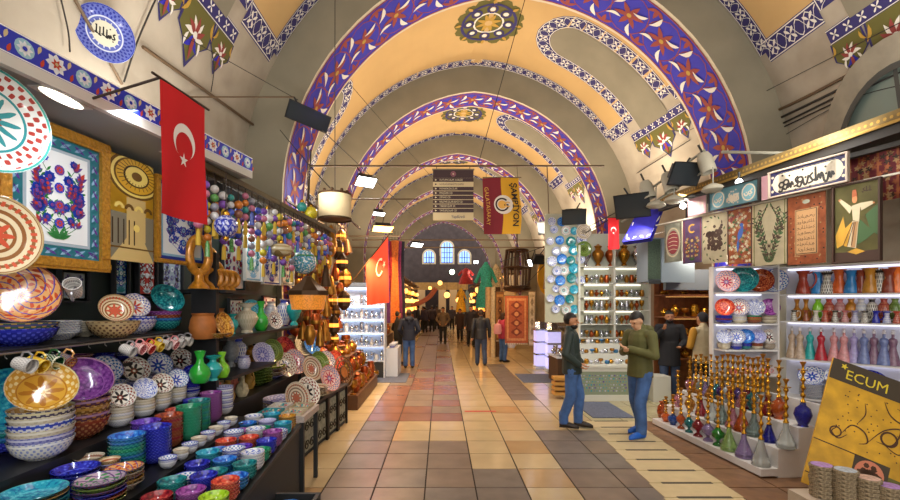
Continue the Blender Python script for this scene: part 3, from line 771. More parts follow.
# --- upper shelf
H1 = 1.672
q = nest(on_line(18, -2.60, 0, H1), 2, .20, .105, .034, ['cobalt', 'many coloured'], 'the dark blue pair under the big orange flowered bowl')
prop(q, .205, .06, 'orange floral', 'big orange flowered bowl propped upright on the dark blue bowls', 68, -38)
nest(on_line(60, -2.72, 0, H1), 6, .13, .05, .016, ['white blue'], 'the thin white plates behind the brown ringed dish', True)
nest(on_line(84, -2.76, 0, H1), 5, .10, .05, .016, ['plain cream'], 'the small cream plates by the wall behind the brown dish', True)
q = nest(on_line(101, -2.58, 0, H1), 1, .205, .12, .02, ['brown rings'], 'wide and brown ringed, on the upper shelf')
prop(q, .115, .06, 'brown rings', 'small brown ringed bowl resting upright in the wide brown dish', 62, -40, False, .02)
q = nest(on_line(134, -2.60, 0, H1), 2, .17, .11, .034, ['floral white', 'blue white'], 'the blue and white pair beside the wide brown dish')
prop(q, .11, .05, 'floral white', 'white bowl with orange blossoms leaning in the blue pair', 62, -30)
q = nest(on_line(164, -2.62, 0, H1), 4, .15, .09, .03, ['teal', 'sky blue', 'rust', 'magenta'], 'the mixed stack under the teal leaning bowl')
prop(q, .15, .085, 'teal', 'glossy teal bowl leaning on the mixed stack by the dome picture', 58, -30)
# --- shallow shelf
for px, ms, d in ((34, ['red', 'rust', 'amber'], 'the small rust stack behind the hanging yellow cup'), (54, ['rust', 'red', 'coral'], 'the small red brown stack behind the green cup'), (80, ['violet', 'cobalt', 'violet', 'purple'], 'the violet stack on the shallow shelf'), (104, ['cobalt', 'violet', 'cobalt'], 'the cobalt stack on the shallow shelf'), (127, ['cobalt', 'blue white'], 'the blue pair deep in the shallow shelf')):
    nest(on_line(px, -2.80, 0, 1.417), len(ms), .085, .05, .022, ms, d)
# --- second step
H2 = 1.037
q = on_line(12, -2.62, 0, H2); q = nest(q, 3, .17, .08, .03, ['cobalt', 'sky blue', 'teal'], 'the teal and blue stack under the large turquoise bowl')
prop(q, .215, .10, 'turquoise', 'large turquoise bowl propped up beside the yellow bowl stack', 55, -45)
q = nest(on_line(40, -2.39, 0, H2), 6, .175, .11, .036, ['white blue', 'lavender', 'plain cream', 'blue white', 'plain cream', 'yellow lattice'], 'the stack below the yellow latticed bowl')
prop(q, .165, .08, 'yellow lattice', 'yellow latticed bowl leaning on top of the cream stack', 52, -42)
q = nest(on_line(74, -2.42, 0, H2), 4, .175, .13, .045, ['rust', 'purple', 'amber', 'purple'], 'the stack below the glossy purple bowl')
prop(q, .17, .085, 'purple', 'glossy plum purple bowl leaning on the brown stack', 50, -40)
q = nest(on_line(104, -2.68, 0, H2), 11, .15, .055, .021, ['olive', 'olive'] + ['plain cream', 'white blue'] * 4 + ['blue white'], 'the tall cream plate stack on the second step', True)
prop(q, .12, .05, 'blue white', 'blue flowered white bowl leaning on the tall cream plate stack', 60, -38)
for i, (px, X, m) in enumerate(((120, -2.33, 'black white'), (143, -2.34, 'white blue'), (160, -2.35, 'black white'), (176, -2.36, 'blue white'), (190, -2.37, 'cobalt'))):
    nb = ['the purple bowl', 'the black flowered small stack', 'the second small stack', 'the third small stack', 'the fourth small stack'][i]
    q = nest(on_line(px, X, 0, H2), 5, .09, .065, .021, ['blue white' if m == 'cobalt' else 'white blue', 'plain cream' if m != 'cobalt' else 'cobalt'], 'the small stack following ' + nb)
    prop(q, .088, .05, m, '%s small bowl leaning on the edge stack following %s' % (m.replace(' ', ' and '), nb), 62, -32)
for i, (px, m) in enumerate(((134, 'cobalt'), (158, 'white blue'), (180, 'cobalt'))):
    q = nest(on_line(px, -2.68, 0, H2), 9, .12, .05, .021, ['blue white', 'cobalt', 'lavender'], 'the ' + ORD[i] + ' blue plate stack behind the small stacks', True)
    prop(q, .115, .05, 'black white' if i != 1 else 'blue white', ('dark flowered', 'blue flowered', 'black rimmed')[i] + ' bowl leaning on a blue plate stack by the wall', 62, -32)
# --- third step: tall stacks
def col(px, X, n, R, m, d, s=-.06, h=.837, H=.07, sp=.0225): nest(on_line(px, X, s, h), n, R, H, sp, m, d)
col(127, -2.02, 9, .105, ['teal', 'green', 'teal', 'sky blue'], 'the teal stack with a sky blue top')
col(152, -1.96, 9, .105, ['cobalt'], 'the cobalt stack at the step front')
col(146, -2.10, 9, .095, ['violet'], 'the violet stack behind the cobalt one')
col(167, -2.04, 9, .10, ['rust', 'red', 'rust'], 'the rust stack after the cobalt one')
col(184, -1.99, 10, .10, ['green'], 'the green stack after the rust one')
col(176, -2.12, 8, .085, ['amber', 'rust', 'coral'], 'the orange stack at the back of the step')
col(193, -2.12, 9, .085, ['sky blue', 'cobalt'], 'the blue stack behind the green one')
col(200, -2.03, 10, .095, ['green', 'teal'], 'the second green stack')
col(211, -2.05, 10, .095, ['magenta'], 'the magenta stack')
col(224, -2.06, 10, .09, ['white blue', 'lavender'], 'the lavender stack at the far step end')
for i, px in enumerate((168, 180, 190, 199, 208, 216, 224, 231)):
    nest(on_line(px, -1.815, -.06, .837), 2, .055, .05, .022, ['white blue', 'plain cream' if i % 2 else 'blue white'], 'the %s tiny white pair along the step edge' % ORD[i])
# near end of the third step: plate stacks
low = [(34, -2.05, 6, .14, ['amber', 'olive', 'turquoise', 'turquoise'], 'the turquoise topped stack'), (76, -2.09, 6, .115, ['cobalt'], 'the deep blue stack'),
       (8, -2.0, 5, .13, ['lavender', 'cobalt'], 'the cobalt flowered stack cut by the photo edge'), (74, -1.90, 6, .135, ['olive', 'rust', 'cobalt', 'mauve floral'], 'the mauve flowered stack'),
       (36, -1.83, 5, .135, ['mauve floral', 'many coloured'], 'the orange and green flowered stack'), (110, -2.07, 6, .11, ['mauve floral', 'brown rings', 'grey rings'], 'the grey ringed stack'),
       (98, -1.84, 5, .11, ['grey rings', 'amber', 'orange floral'], 'the amber flowered stack'), (118, -1.90, 6, .10, ['amber', 'lavender', 'brown rings'], 'the brown ringed stack')]
for px, X, n, R, m, d in low: nest(on_line(px, X, 0, .837), n, R, .045, .021, m, d, True)
# --- lowest step: short stacks in three rows
nmq = {'white blue': 'pale blue patterned', 'blue white': 'blue flowered white'}
cyc = [['red', 'lime', 'coral', 'sky blue', 'teal', 'white blue', 'green', 'cobalt', 'magenta', 'blue white', 'turquoise', 'amber'], ['rust', 'magenta', 'cobalt', 'teal', 'sky blue', 'blue white', 'violet', 'coral', 'white blue', 'green', 'lavender', 'turquoise'], ['amber', 'red', 'teal', 'blue white', 'cobalt', 'turquoise', 'sky blue', 'coral', 'blue white', 'magenta', 'sky blue', 'white blue']]
for X, rn, cs in ((-1.325, 'front row', cyc[0]), (-1.49, 'middle row', cyc[1]), (-1.645, 'back row', cyc[2])):
    for i in range(12):
        Y = 2.36 + .172 * i + (.08 if rn[0] == 'm' else 0); n = 3 + (i * 7 + len(rn) * 3) % 3
        nest(Vector((X - .10 * (Y - 3), Y, .737)), n, .081, .05, .0205, [cs[i]], "the %s stack, %s in the lowest step's %s" % (nmq.get(cs[i], cs[i]), ORD[i], rn))

# ================================================================ LEFT SHOP: HANGING CUPS
def mug_mesh(m): return cached(('mug', m), lambda: MB().lathe([(0, 0, 1.0), (.03, 0, 1.05), (.033, .01, 1.1), (.036, .05, 1.5), (.038, .085, 1.94), (.035, .085, .99), (.033, .05, .7), (.03, .008, .3), (0, .008, 0)], 16).build('mug', [CM[m]]))
def handle_mesh(m): return cached(('mugh', m), lambda: MB().tube([(.034, 0, .07), (.055, 0, .072), (.066, 0, .05), (.058, 0, .024), (.034, 0, .018)], .0055, 6).build('handle', [CM[m]]))
def mug(loc, rot, m, label, sc=1.0):
    o = inst(mug_mesh(m), 'hanging_mug', label, 'mug', loc, rot, None, sc); h = bpy.data.objects.new('handle', handle_mesh(m)); C.objects.link(h); h.parent = o; return o
cer('mug yellow', '#d8b02c', '#e8cf6a', '#a87818', out='#d8b02c', out2='#e2c254', n=6, style='speck'); cer('mug white', '#dedbd4', '#b8b4b0', '#8a8688', out='#dad6d0', out2='#b0a8a4', n=6, style='rings')
cer('mug red', '#c8403c', '#e8b0a0', '#8c2024', out='#c04038', out2='#e6c8bc', n=6); cer('mug green', '#2a5a34', '#e0dcc8', '#183a20', out='#28502e', out2='#d8d4c0', n=6); cer('mug pink', '#d88a8c', '#f0d0cc', '#a84a54', out='#d49090', out2='#f0d8d4', n=6)
rail = thing('cup_rail', 'thin steel rail from which the row of small cups hangs', 'rail', (-2.36, 1.9, 1.655)); MB().tube([(0, 0, 0), (0, 2.05, 0)], .006, 6).build('rod', [mat('brushed steel', '#9a9a98', .3, metal=1)], rail)
for k in range(14): MB().tube([(0, .1 + .145 * k, .0), (0, .1 + .145 * k, -.02), (.012, .1 + .145 * k, -.028)], .0025, 5).build('hook', [MATS['brushed steel']], rail)
cups = [(16, 'mug white', 'white'), (29, 'mug yellow', 'bright yellow'), (44, 'mug green', 'dark green with pale crescent'), (58, 'orange floral', 'orange flowered'), (122, 'mug white', 'white'), (132, 'mug pink', 'pink'), (142, 'mug red', 'red flowered'), (151, 'mug yellow', 'yellow'), (159, 'mug white', 'white'), (167, 'mug pink', 'pink'), (174, 'mug white', 'white'), (181, 'mug white', 'white')]
for i, (px, m, d) in enumerate(cups):
    p = on_line(px, -2.36, 0, 1.59)
    mug((p.x + .0, p.y, 1.60), (Matrix.Rotation(R_(104 + (i * 37) % 14), 4, 'Y') @ Matrix.Rotation(PI, 4, 'Z')).to_euler(), m, '%s cup hanging by its handle, %s along the steel rail' % (d, ORD[i]), 1.1)
mug((on_line(75, -2.42, 0, 0).x, on_line(75, -2.42, 0, 0).y, 1.99), (0, R_(55), R_(-60)), 'mug white', 'white mug hanging alone under the gold picture frame', 1.35)

# ================================================================ LEFT SHOP: PICTURES, WALL PLATES, FLAG
goldf = mat('carved gilt wood', '#b8842c', .35, metal=.4, vary=.25, scale=40, bump=.6)
TP = [mat('tile white', '#e2e6e4', .15, coat=.4), mat('tile leaf green', '#2f7a3c', .2), mat('tile cobalt', '#2742b4', .15, coat=.3), mat('tile violet', '#5a4494', .2), mat('tile teal', '#3c8f9a', .15, coat=.3), mat('tile red', '#b03a34', .2), mat('tile sky', '#86b4d0', .2), mat('tile grey edge', '#9fb0b8', .25)]
def skewY(px, X0=-2.42, s=.13): return on_line(px, X0, s, 0, 3.27)
def picture(name, label, p0, p1, z0, z1, fw, fm, draw, mats, cat='picture', th=.035):
    """framed flat picture hanging between plan points p0 (its left end as seen) and p1"""
    rz, L = seg_frame(p0, p1); t = thing(name, label, cat, (p0.x, p0.y, z0), rz); h = z1 - z0
    if fw:
        f = MB()
        for a, b, c, d in ((0, 0, L, fw), (0, h - fw, L, h), (0, fw, fw, h - fw), (L - fw, fw, L, h - fw)):
            f.box2((a, -th * .6, b), (c, th * .4, d)); f.box2((a + fw * .2 if a == 0 and c < L else a, -th * .8, b + fw * .25), (c - fw * .2 if c == L and a > 0 else c, -th * .6, d - fw * .25))
        f.build('frame', [fm], t, smooth=0)
    mb = MB(); mb.box2((fw, -.002, fw), (L - fw, th * .4, h - fw), 0); P = Pat(); draw(P, fw, fw, L - fw, h - fw); P.to(mb, lambda u, v, l: (u, -.002 - .0012 * l, v))
    mb.build('panel', mats, t, smooth=0)
    if name == 'hanging_tile_panel' and z1 > 2.6:
        for x in (.04, L - .04): MB().tube([(x, .01, h - .01), (x, .01, 3.11 - z0)], .003, 4).build('hanging_wire', [blk2], t)
    return t
def draw_big(P, x0, z0, x1, z1):
    P.rect(x0, z0, x1, z1, 4, 0); bw = .075
    n = 9; st = (z1 - z0) / n
    for k in range(n):
        for xx in (x0 + bw / 2, x1 - bw / 2):
            P.leaf((xx - bw * .3, z0 + (k + .1) * st), 1.0, st * .8, .02, 6, 1); P.leaf((xx + bw * .3, z0 + (k + .1) * st), PI - 1.0, st * .8, .02, 3, 1)
    for k in range(6):
        st2 = (x1 - x0) / 6
        for zz in (z0 + bw / 2, z1 - bw / 2): P.leaf((x0 + (k + .1) * st2, zz - .02), .5, st2 * .9, .022, 6, 1); P.leaf((x0 + (k + .1) * st2, zz + .02), -.5, st2 * .9, .022, 3, 1)
    P.rect(x0 + bw, z0 + bw, x1 - bw, z1 - bw, 7, 2); P.rect(x0 + bw + .02, z0 + bw + .02, x1 - bw - .02, z1 - bw - .02, 0, 3)
    bloom_panel(P, x0 + bw + .02, z0 + bw + .03, x1 - bw - .02, z1 - bw - .02, (1, 1, 2, 5, 3), 5, 2.0, 4)
picture('framed_tile_panel', 'large gilt framed tile panel painted with blue and violet flowers on white', skewY(-6), skewY(108), 2.15, 3.07, .075, goldf, draw_big, TP)
GD = [mat('dome gold', '#d8a828', .4), mat('dome dark', '#6a4a10', .6), mat('dome pale', '#e8d070', .45), mat('nave grey', '#7a7460', .6), mat('nave light', '#cbb070', .5), mat('dome shadow brown', '#3c2c14', .7)]
def draw_dome(P, x0, z0, x1, z1):
    w_, h = x1 - x0, z1 - z0; cx = (x0 + x1) / 2 + w_ * .08; P.rect(x0, z0, x1, z1, 0, 0); cz = z0 + h * .86
    def cl(p): return (min(x1, max(x0, p[0])), min(z1, max(z0, p[1])))
    for k, (r, m) in enumerate(((.62, 1), (.56, 2), (.50, 1), (.46, 0), (.30, 5), (.26, 2), (.12, 1))):
        P.poly([cl((cx + r * w_ * cos(a), cz + r * h * .36 * sin(a) - (0.02 * h))) for a in [2 * PI * j / 32 for j in range(32)]], m, 1 + k)
    for k in range(26):
        a = 2 * PI * k / 26; P.stroke([cl((cx + w_ * .27 * cos(a), cz + h * .095 * sin(a))), cl((cx + w_ * .46 * cos(a), cz + h * .16 * sin(a)))], .006, 1, 9)
    P.rect(x0, z0, x1, z0 + h * .46, 3, 1); P.rect(x0 + w_ * .36, z0 + h * .2, x1 - w_ * .2, z0 + h * .62, 4, 2)
    for k in range(4): P.ring((x0 + w_ * (.2 + .22 * k), z0 + h * .5), .02, .045, 1 if k % 2 else 2, 3, 10, 0, PI)
    P.poly([(x0, z0), (x1, z0), (x0 + w_ * .72, z0 + h * .25), (x0 + w_ * .4, z0 + h * .25)], 4, 3); P.rect(x0, z0 + h * .12, x1, z0 + h * .135, 1, 4)
    for k in range(5): P.rect(x0 + w_ * .04 + k * .05, z0 + h * .16, x0 + w_ * .04 + k * .05 + .012, z0 + h * .4, 5, 4)
    P.disc((cx, z0 + h * .33), .03, 2, 5)
picture('canvas_print', 'tall golden print of a domed hall interior beside the large tile panel', skewY(109), skewY(153), 2.25, 3.04, 0, goldf, draw_dome, GD)
def draw_blue(P, x0, z0, x1, z1):
    P.rect(x0, z0, x1, z1, 2, 0); P.rect(x0 + .03, z0 + .03, x1 - .03, z1 - .03, 6, 1); P.rect(x0 + .05, z0 + .05, x1 - .05, z1 - .05, 0, 2)
    bloom_panel(P, x0 + .05, z0 + .05, x1 - .05, z1 - .05, (2, 2, 2, 6, 3), 9, 2.0, 3)
picture('framed_tile_panel', 'narrow gilt framed blue and white tile panel hanging behind the big red flag', skewY(155), skewY(206), 2.27, 3.0, .035, goldf, draw_blue, TP)
def disc_plate(label, c, R, m, rz, tiltx=0, nm='wall_plate', H=.035, seg=40):
    me = plate_mesh(R, H, m, seg); M = Matrix.Rotation(rz, 4, 'Z') @ Matrix.Rotation(R_(90) - tiltx, 4, 'Y')
    return inst(me, nm, label, 'plate', c, M.to_euler())
p = on_line(-14, -2.22, 0, 0); disc_plate('big white plate with teal ring and red leaves hung high by the canopy', (p.x, p.y, 2.83), .265, 'iznik', R_(-18), R_(4))
p = on_line(-6, -2.3, 0, 0); disc_plate('round brown carved plate with a written white centre beside the tile panel', (p.x, p.y, 2.28), .205, 'brown rings', R_(-18))
# plate with script fixed to the vault plaster
vp = arch_pt(4.55, 2 - .115, WEB, .10); cer('vault plate', '#5a66b0', '#c8d0dc', '#2a348c', rim='#2c3a9c', out='#8890b0', n=16, style='flower')
pl = thing('ceiling_plate', 'blue rimmed plate with black script fixed to the vault plaster', 'plate', vp, rot=(Matrix.Rotation(R_(-32), 4, 'Z') @ Matrix.Rotation(R_(98), 4, 'Y')).to_euler())
inst(plate_mesh(.27, .03, 'vault plate', 40), 'dish', None, None, (0, 0, 0), parent=pl)
mb = MB(); P = Pat(); P.disc((0, 0), .12, 0, 0, 20); callig(P, -.09, -.05, .18, .12, 1, 1, 4, 6, .11); P.to(mb, lambda u, v, l: (-v, u, .012 + .001 * l)); mb.build('script', [mat('pale plate centre', '#cfccb8', .3), mat('black script', '#1c1a1c', .5)], pl, smooth=0)
# flags
flag_red = mat('red flag cloth', '#c8141c', .75); flag_w = mat('white flag emblem', '#ece6e0', .75)
def flag(name, label, p0, p1, drop, wave=.03, mats=None, vert=True, pole=True, rodm=None, bracket=0):
    """hanging flag: top edge from p0 to p1, hanging down by drop; crescent and star on both faces"""
    t = thing(name, label, 'flag', p0); d = Vector(p1) - Vector(p0); L = d.length; e = d.normalized(); nrm = Vector((e.y, -e.x, 0)).normalized()
    def pos(u, v): return e * (u * L) + Vector((0, 0, -v * drop)) + nrm * wave * sin(u * 5 + v * 2.5) * (.25 + .75 * v)
    mb = MB(); nu, nv = 12, 16
    g = [[pos(i / nu, j / nv) for i in range(nu + 1)] for j in range(nv + 1)]; vs = [p for r in g for p in r]; th = nrm * .002
    fs = [(j * (nu + 1) + i, (j + 1) * (nu + 1) + i, (j + 1) * (nu + 1) + i + 1, j * (nu + 1) + i + 1) for j in range(nv) for i in range(nu)]
    mb.add([v - th for v in vs], fs); mb.add([v + th for v in vs], [tuple(reversed(f)) for f in fs]); mb.build('cloth', [flag_red], t)
    P = Pat(); W, Hh = L, drop; cx, cz, R = W * .5, -Hh * .38, min(W, Hh) * .27; a_ = PI / 2 - .15
    ang0 = -PI / 2 if vert else 0      # opening of the crescent points down when hung
    n = 40; of = R * .28; r2 = R * .80; cc = (cx + of * cos(ang0), cz + of * sin(ang0))
    def outer(t): return (cx + R * cos(ang0 + t), cz + R * sin(ang0 + t))
    t0 = .62
    def inner(t):
        return (cc[0] + r2 * cos(ang0 + t), cc[1] + r2 * sin(ang0 + t))
    A = [outer(t0 + (2 * PI - 2 * t0) * k / n) for k in range(n + 1)]; B = [inner(.80 + (2 * PI - 1.60) * k / n) for k in range(n + 1)]
    for k in range(n): P.poly([A[k], A[k + 1], B[k + 1], B[k]], 0, 1)
    P.star((cx + R * 1.05 * cos(ang0), cz + R * 1.05 * sin(ang0)), R * .42, 0, 1, ang0 + PI)
    mb = MB()
    for sg in (-1, 1): P.to(mb, lambda u, v, l: pos(u / W, -v / Hh) + nrm * sg * .005)
    mb.build('crescent_and_star', [flag_w], t)
    if pole: MB().tube([e * -.06 + Vector((0, 0, .008)), e * (L + .04) + Vector((0, 0, .008))], .008, 6).build('pole', [rodm or mat('dark pole', '#3a2c22', .6)], t)
    if bracket: MB().tube([(0, 0, .008), (bracket, .02, -.12)], .008, 6).build('bracket', [mat('dark pole', '#3a2c22', .6)], t)
    return t
a, b = at(160, 79, 2.62), at(205, 100, 3.02)
flag('hanging_flag', 'big red crescent and star flag hanging before the blue tiled fascia', a, (b.x, b.y, a.z - .0), .78, .018, bracket=-.46)
# fluorescent lamp under the canopy
lampw = mat('lit white diffuser', '#fff4e0', .4, emit=6)
for i, (px, yy, d) in enumerate(((62, 2.55, 'oval white ceiling lamp under the canopy near the big tile panel'), (178, 3.6, 'oval white ceiling lamp under the canopy behind the red flag'))):
    t = thing('canopy_lamp', d, 'lamp', ((px - VX) / FPX * yy, yy, 3.088)); MB().ball((0, 0, 0), (.05, .14, .012), 0, 16, 6).build('diffuser', [lampw], t); MB().box((0, 0, .004), (.12, .30, .006)).build('base_plate', [fas[0]], t)
# ================================================================ LEFT SHOP, SECOND BAY: VASES, PLATES, ORNAMENTS
def box_shelf(name, label, lo, hi, cat='shelf', m=None):
    o = MB().box2((0, 0, 0), [b - a for a, b in zip(lo, hi)]).build(name, [m or blk], loc=lo, smooth=0); return tag(o, label, cat)
box_shelf('shelf_post', 'black upright board between the bowl steps and the vase shelves', (-2.42, 4.36, 0), (-2.18, 4.42, 2.42), 'post')
box_shelf('vase_shelf', 'black shelf carrying the golden ring vases', (-2.9, 4.43, 2.03), (-2.12, 5.2, 2.06))
box_shelf('vase_shelf', 'black shelf of brown pots and white vases under the hung tile panels', (-2.9, 4.43, 1.56), (-2.10, 6.6, 1.59))
box_shelf('vase_shelf', 'black shelf of green glass vases', (-2.9, 4.43, 1.17), (-2.06, 5.6, 1.20))
box_shelf('display_plinth', 'black plinth under the olive and lime plate stacks', (-2.9, 4.43, 0), (-2.19, 6.9, .86), 'plinth')
# iron fronted cabinet
a, b = Vector((-1.74, 5.05, 0)), Vector((-1.52, 7.25, 0)); rz, L = seg_frame(a, b)
IA, IR, IL = a, rz, L
t = thing('iron_cabinet', 'low black cabinet with scrolled iron front under the leaning plates', 'cabinet', a, rz)
MB().box2((0, .03, 0), (L, .38, .60)).build('body', [blk2], t, smooth=0); MB().box2((-.02, -.02, .60), (L + .02, .40, .63)).build('top', [blk], t, smooth=0)
iron = mat('wrought iron', '#2a2622', .5, metal=.6); cloth_p = mat('patterned pale panel', '#8d8f80', .8, vary=.35, scale=18)
for k in range(5):
    x0, x1 = L * k / 5 + .04, L * (k + 1) / 5 - .04
    MB().box2((x0, .012, .06), (x1, .03, .54)).build('panel', [cloth_p], t, smooth=0)
    mb = MB()
    for x in (x0 - .02, x1 + .02): mb.box2((x - .015, -.02, 0), (x + .015, .012, .6))
    for zz in (.15, .38):
        for sg in (-1, 1):
            c = ((x0 + x1) / 2 + sg * .08, zz); mb.tube([(c[0] + .07 * (1 - q / 18) * cos(q * .6), -.008, c[1] + .07 * (1 - q / 18) * sin(q * .6)) for q in range(15)], .007, 5)
    mb.build('scroll_panel', [iron], t)
# tray table at the far end of the bowl step
t = thing('tray_table', 'small white table of sorted trinket trays beside the lowest bowl step', 'table', (-1.86, 4.47, 0))
MB().box2((0, 0, .74), (.50, .55, .80)).build('table_top', [mat('pale table edge', '#b9aca4', .5, vary=.2, scale=30)], t, smooth=0)
for x, y in ((.03, .03), (.47, .03), (.03, .52), (.47, .52)): MB().box2((x - .02, y - .02, 0), (x + .02, y + .02, .74)).build('leg', [blk2], t, smooth=0)
for i, (x, y, c, d) in enumerate(((.12, .14, '#2f8f9a', 'teal tray'), (.36, .14, '#c9bca0', 'cream tray of small shells'), (.12, .40, '#c8c4c0', 'white tray of charms'), (.36, .40, '#a89a7c', 'beige tray of beads'))):
    o = thing('trinket_tray', d + ' on the small white table', 'tray', (-1.86 + x, 4.47 + y, .801)); mt = mat(d, c, .4)
    MB().box2((-.10, -.11, 0), (.10, .11, .006)).box2((-.10, -.11, .006), (-.09, .11, .03)).box2((.09, -.11, .006), (.10, .11, .03)).box2((-.09, -.11, .006), (.09, -.10, .03)).box2((-.09, .10, .006), (.09, .11, .03)).build('tray', [mt], o, smooth=0)
    mb = MB(); r = random.Random(i)
    for k in range(26): mb.ball((r.uniform(-.08, .08), r.uniform(-.09, .09), .015), .012, k % 3, 6, 4)
    q = mb.build('trinkets', [mat('ivory bead', '#d8cfb8', .3), mat('turquoise bead', '#4aa0a8', .3), mat('rose bead', '#c07a78', .3)], o); q['kind'] = 'stuff'
# open black box with a blue dish and goods on the floor
t = thing('display_box', 'open black box holding a blue dish below the lowest bowl step', 'box', (-1.35, 3.42, 0), .0)
mb = MB(); mb.box2((-.02, -.16, .0), (.38, .16, .36)); mb.build('body', [mat('navy box', '#20222e', .5)], t, smooth=0)
mb = MB(); mb.box2((-.03, -.17, .36), (.39, -.14, .42)).box2((-.03, .14, .36), (.39, .17, .42)).box2((-.03, -.14, .36), (0, .14, .42)).box2((.36, -.14, .36), (.39, .14, .42)); mb.build('rim', [blk2], t, smooth=0)
inst(plate_mesh(.11, .03, 'sky blue'), 'ceramic_plate', 'blue dish lying in the open black box near the aisle', 'plate', (-1.17, 3.42, .362))
def pouf(name, label, c, R, H, m, cat): o = MB().lathe([(0, 0), (R * .9, 0), (R, .03), (R, H - .05), (R * .92, H - .01), (0, H)], 24).build(name, [m], loc=c); return tag(o, label, cat)
pouf('floor_pouf', 'low grey pebble patterned pouf on the floor at the bowl step', (-.98, 2.98, 0), .17, .50, mat('grey pebble fabric', '#9a94a4', .8, vary=.4, scale=45), 'pouf')
pouf('floor_pouf', 'low yellow and black patterned pouf beside the grey one', (-1.17, 2.72, 0), .15, .52, mat('yellow black fabric', '#c8b83a', .8, col2='#2a2a1e', scale=30), 'pouf')

# golden ring vases
gv = mat('golden crackle glaze', '#b8781c', .28, metal=.25, vary=.35, scale=25, coat=.5)
def ring_vase(label, px, X, z, h, R):
    p = on_line(px, X, 0, z); t = thing('ring_vase', label, 'vase', p, R_(60)); mb = MB()
    n = 28; mb.tube([(R * .55 * sin(2 * PI * k / n), 0, h * .50 + R * .95 * cos(2 * PI * k / n)) for k in range(n + 1)], R * .24, 10); mb.build('ring_body', [gv], t)
    MB().lathe([(0, 0), (R * .55, 0), (R * .5, .02), (R * .25, h * .12), (R * .22, h * .30), (0, h * .30)], 16).build('foot', [gv], t)
    MB().lathe([(R * .22, h * .70), (R * .16, h * .82), (R * .2, h), (R * .14, h), (R * .10, h * .8), (0, h * .74)], 16).build('neck', [gv], t)
ring_vase('tall golden ring vase standing next to the blue tile frame', 199, -2.25, 2.062, .62, .17)
ring_vase('shorter golden ring vase behind the tall one', 209, -2.42, 2.062, .58, .14)
ring_vase('third golden ring vase deep on its shelf', 217, -2.60, 2.062, .42, .12)
for i, px in enumerate((213, 219, 225, 231)):
    p = on_line(px, -2.22, 0, 2.062); t = thing('ring_vase', 'small golden open ring ornament, %s along the shelf edge' % ORD[i], 'vase', p, R_(50))
    mb = MB(); mb.tube([(.075 * sin(2 * PI * k / 20), 0, .115 + .075 * cos(2 * PI * k / 20)) for k in range(21)], .028, 8); mb.build('ring_body', [gv], t); MB().lathe([(0, 0), (.05, 0), (.03, .04), (0, .05)], 12).build('foot', [gv], t)
# vases in many shapes
VP = {'jar': [(0, 0), (.5, 0), (.55, .04), (.9, .30), (1.0, .5), (.85, .72), (.5, .84), (.42, .9), (.6, 1), (.5, 1), (.34, .9), (0, .86)],
      'bottle': [(0, 0), (.6, 0), (.75, .05), (1, .28), (.85, .46), (.38, .62), (.3, .78), (.5, .95), (.55, 1), (.45, 1), (.2, .8), (0, .78)],
      'vase': [(0, 0), (.55, 0), (.5, .06), (.42, .1), (.8, .3), (1.0, .48), (.8, .66), (.36, .76), (.34, .84), (.85, .97), (.95, 1), (.8, 1), (.26, .86), (0, .84)],
      'urn': [(0, 0), (.5, 0), (.5, .06), (.28, .14), (.6, .26), (1, .5), (.9, .66), (.5, .76), (.45, .82), (.7, .9), (.35, .95), (.12, 1), (0, 1)],
      'pot': [(0, 0), (.7, 0), (.9, .15), (1, .45), (.9, .75), (.75, .9), (.85, 1), (.72, 1), (.65, .88), (0, .84)],
      'goblet': [(0, 0), (.7, 0), (.7, .05), (.15, .12), (.12, .35), (.5, .45), (.9, .62), (1, .85), (.9, 1), (.8, 1), (.8, .7), (0, .55)]}
def vase(shape, label, loc, R, h, m, name='vase', cat='vase', seg=18, group=None):
    me = cached(('v', shape, round(R, 3), round(h, 3), m.name), lambda: MB().lathe([(r * R, z * h, 1 + z * .94) for r, z in VP[shape]], seg).build('vase', [m]))
    return inst(me, name, label, cat, loc, (0, 0, RND.uniform(0, 6)), group)
terr = mat('terracotta', '#a8642c', .6, vary=.2, scale=12); ggr = mat('bright green glaze', '#2fae3a', .12, coat=.6, vary=.2, scale=9); glm = mat('lime glaze', '#7ec82c', .12, coat=.6, vary=.15, scale=9); gtl = mat('turquoise glaze', '#2aa8a8', .12, coat=.6, vary=.2, scale=9)
for px, X, sh, R, h, m, d in ((203, -2.25, 'pot', .12, .24, terr, 'brown clay pot at the post end of the vase shelf'), (214, -2.5, 'pot', .13, .28, terr, 'brown clay pot set back on the vase shelf'), (232, -2.3, 'vase', .07, .22, gtl, 'small turquoise vase between the clay pots and the white vase'),
        (247, -2.22, 'vase', .125, .34, CM['plain cream'], 'cream flared vase in the middle of the vase shelf'), (261, -2.22, 'bottle', .09, .36, ggr, 'bright green bottle vase beside the cream flared vase'), (271, -2.6, 'jar', .11, .36, CM['white blue'], 'pale blue patterned jar behind the green bottle vase'),
        (284, -2.45, 'jar', .12, .40, CM['blue white'], 'blue flowered square shouldered jar at the far shelf end'), (294, -2.22, 'urn', .115, .44, gtl, 'turquoise lidded urn at the far end of the vase shelf')):
    vase(sh, d, on_line(px, X, 0, 1.592), R, h, m)
prop(on_line(221, -2.16, 0, 1.592), .13, .05, 'amber', 'golden bowl standing on edge before the clay pots', 72, -10)
prop(on_line(252, -2.62, 0, 1.592), .20, .04, 'turquoise', 'large turquoise plate standing behind the cream flared vase', 75, -25, True)
prop(on_line(274, -2.18, 0, 1.592), .12, .03, 'black white', 'oval patterned plate standing on the vase shelf end', 75, -25, True)
cer('gilt tray', '#b87a34', '#d8a860', '#7a4a1c', out='#a86c2c', out2='#c89858', n=8, style='rings')
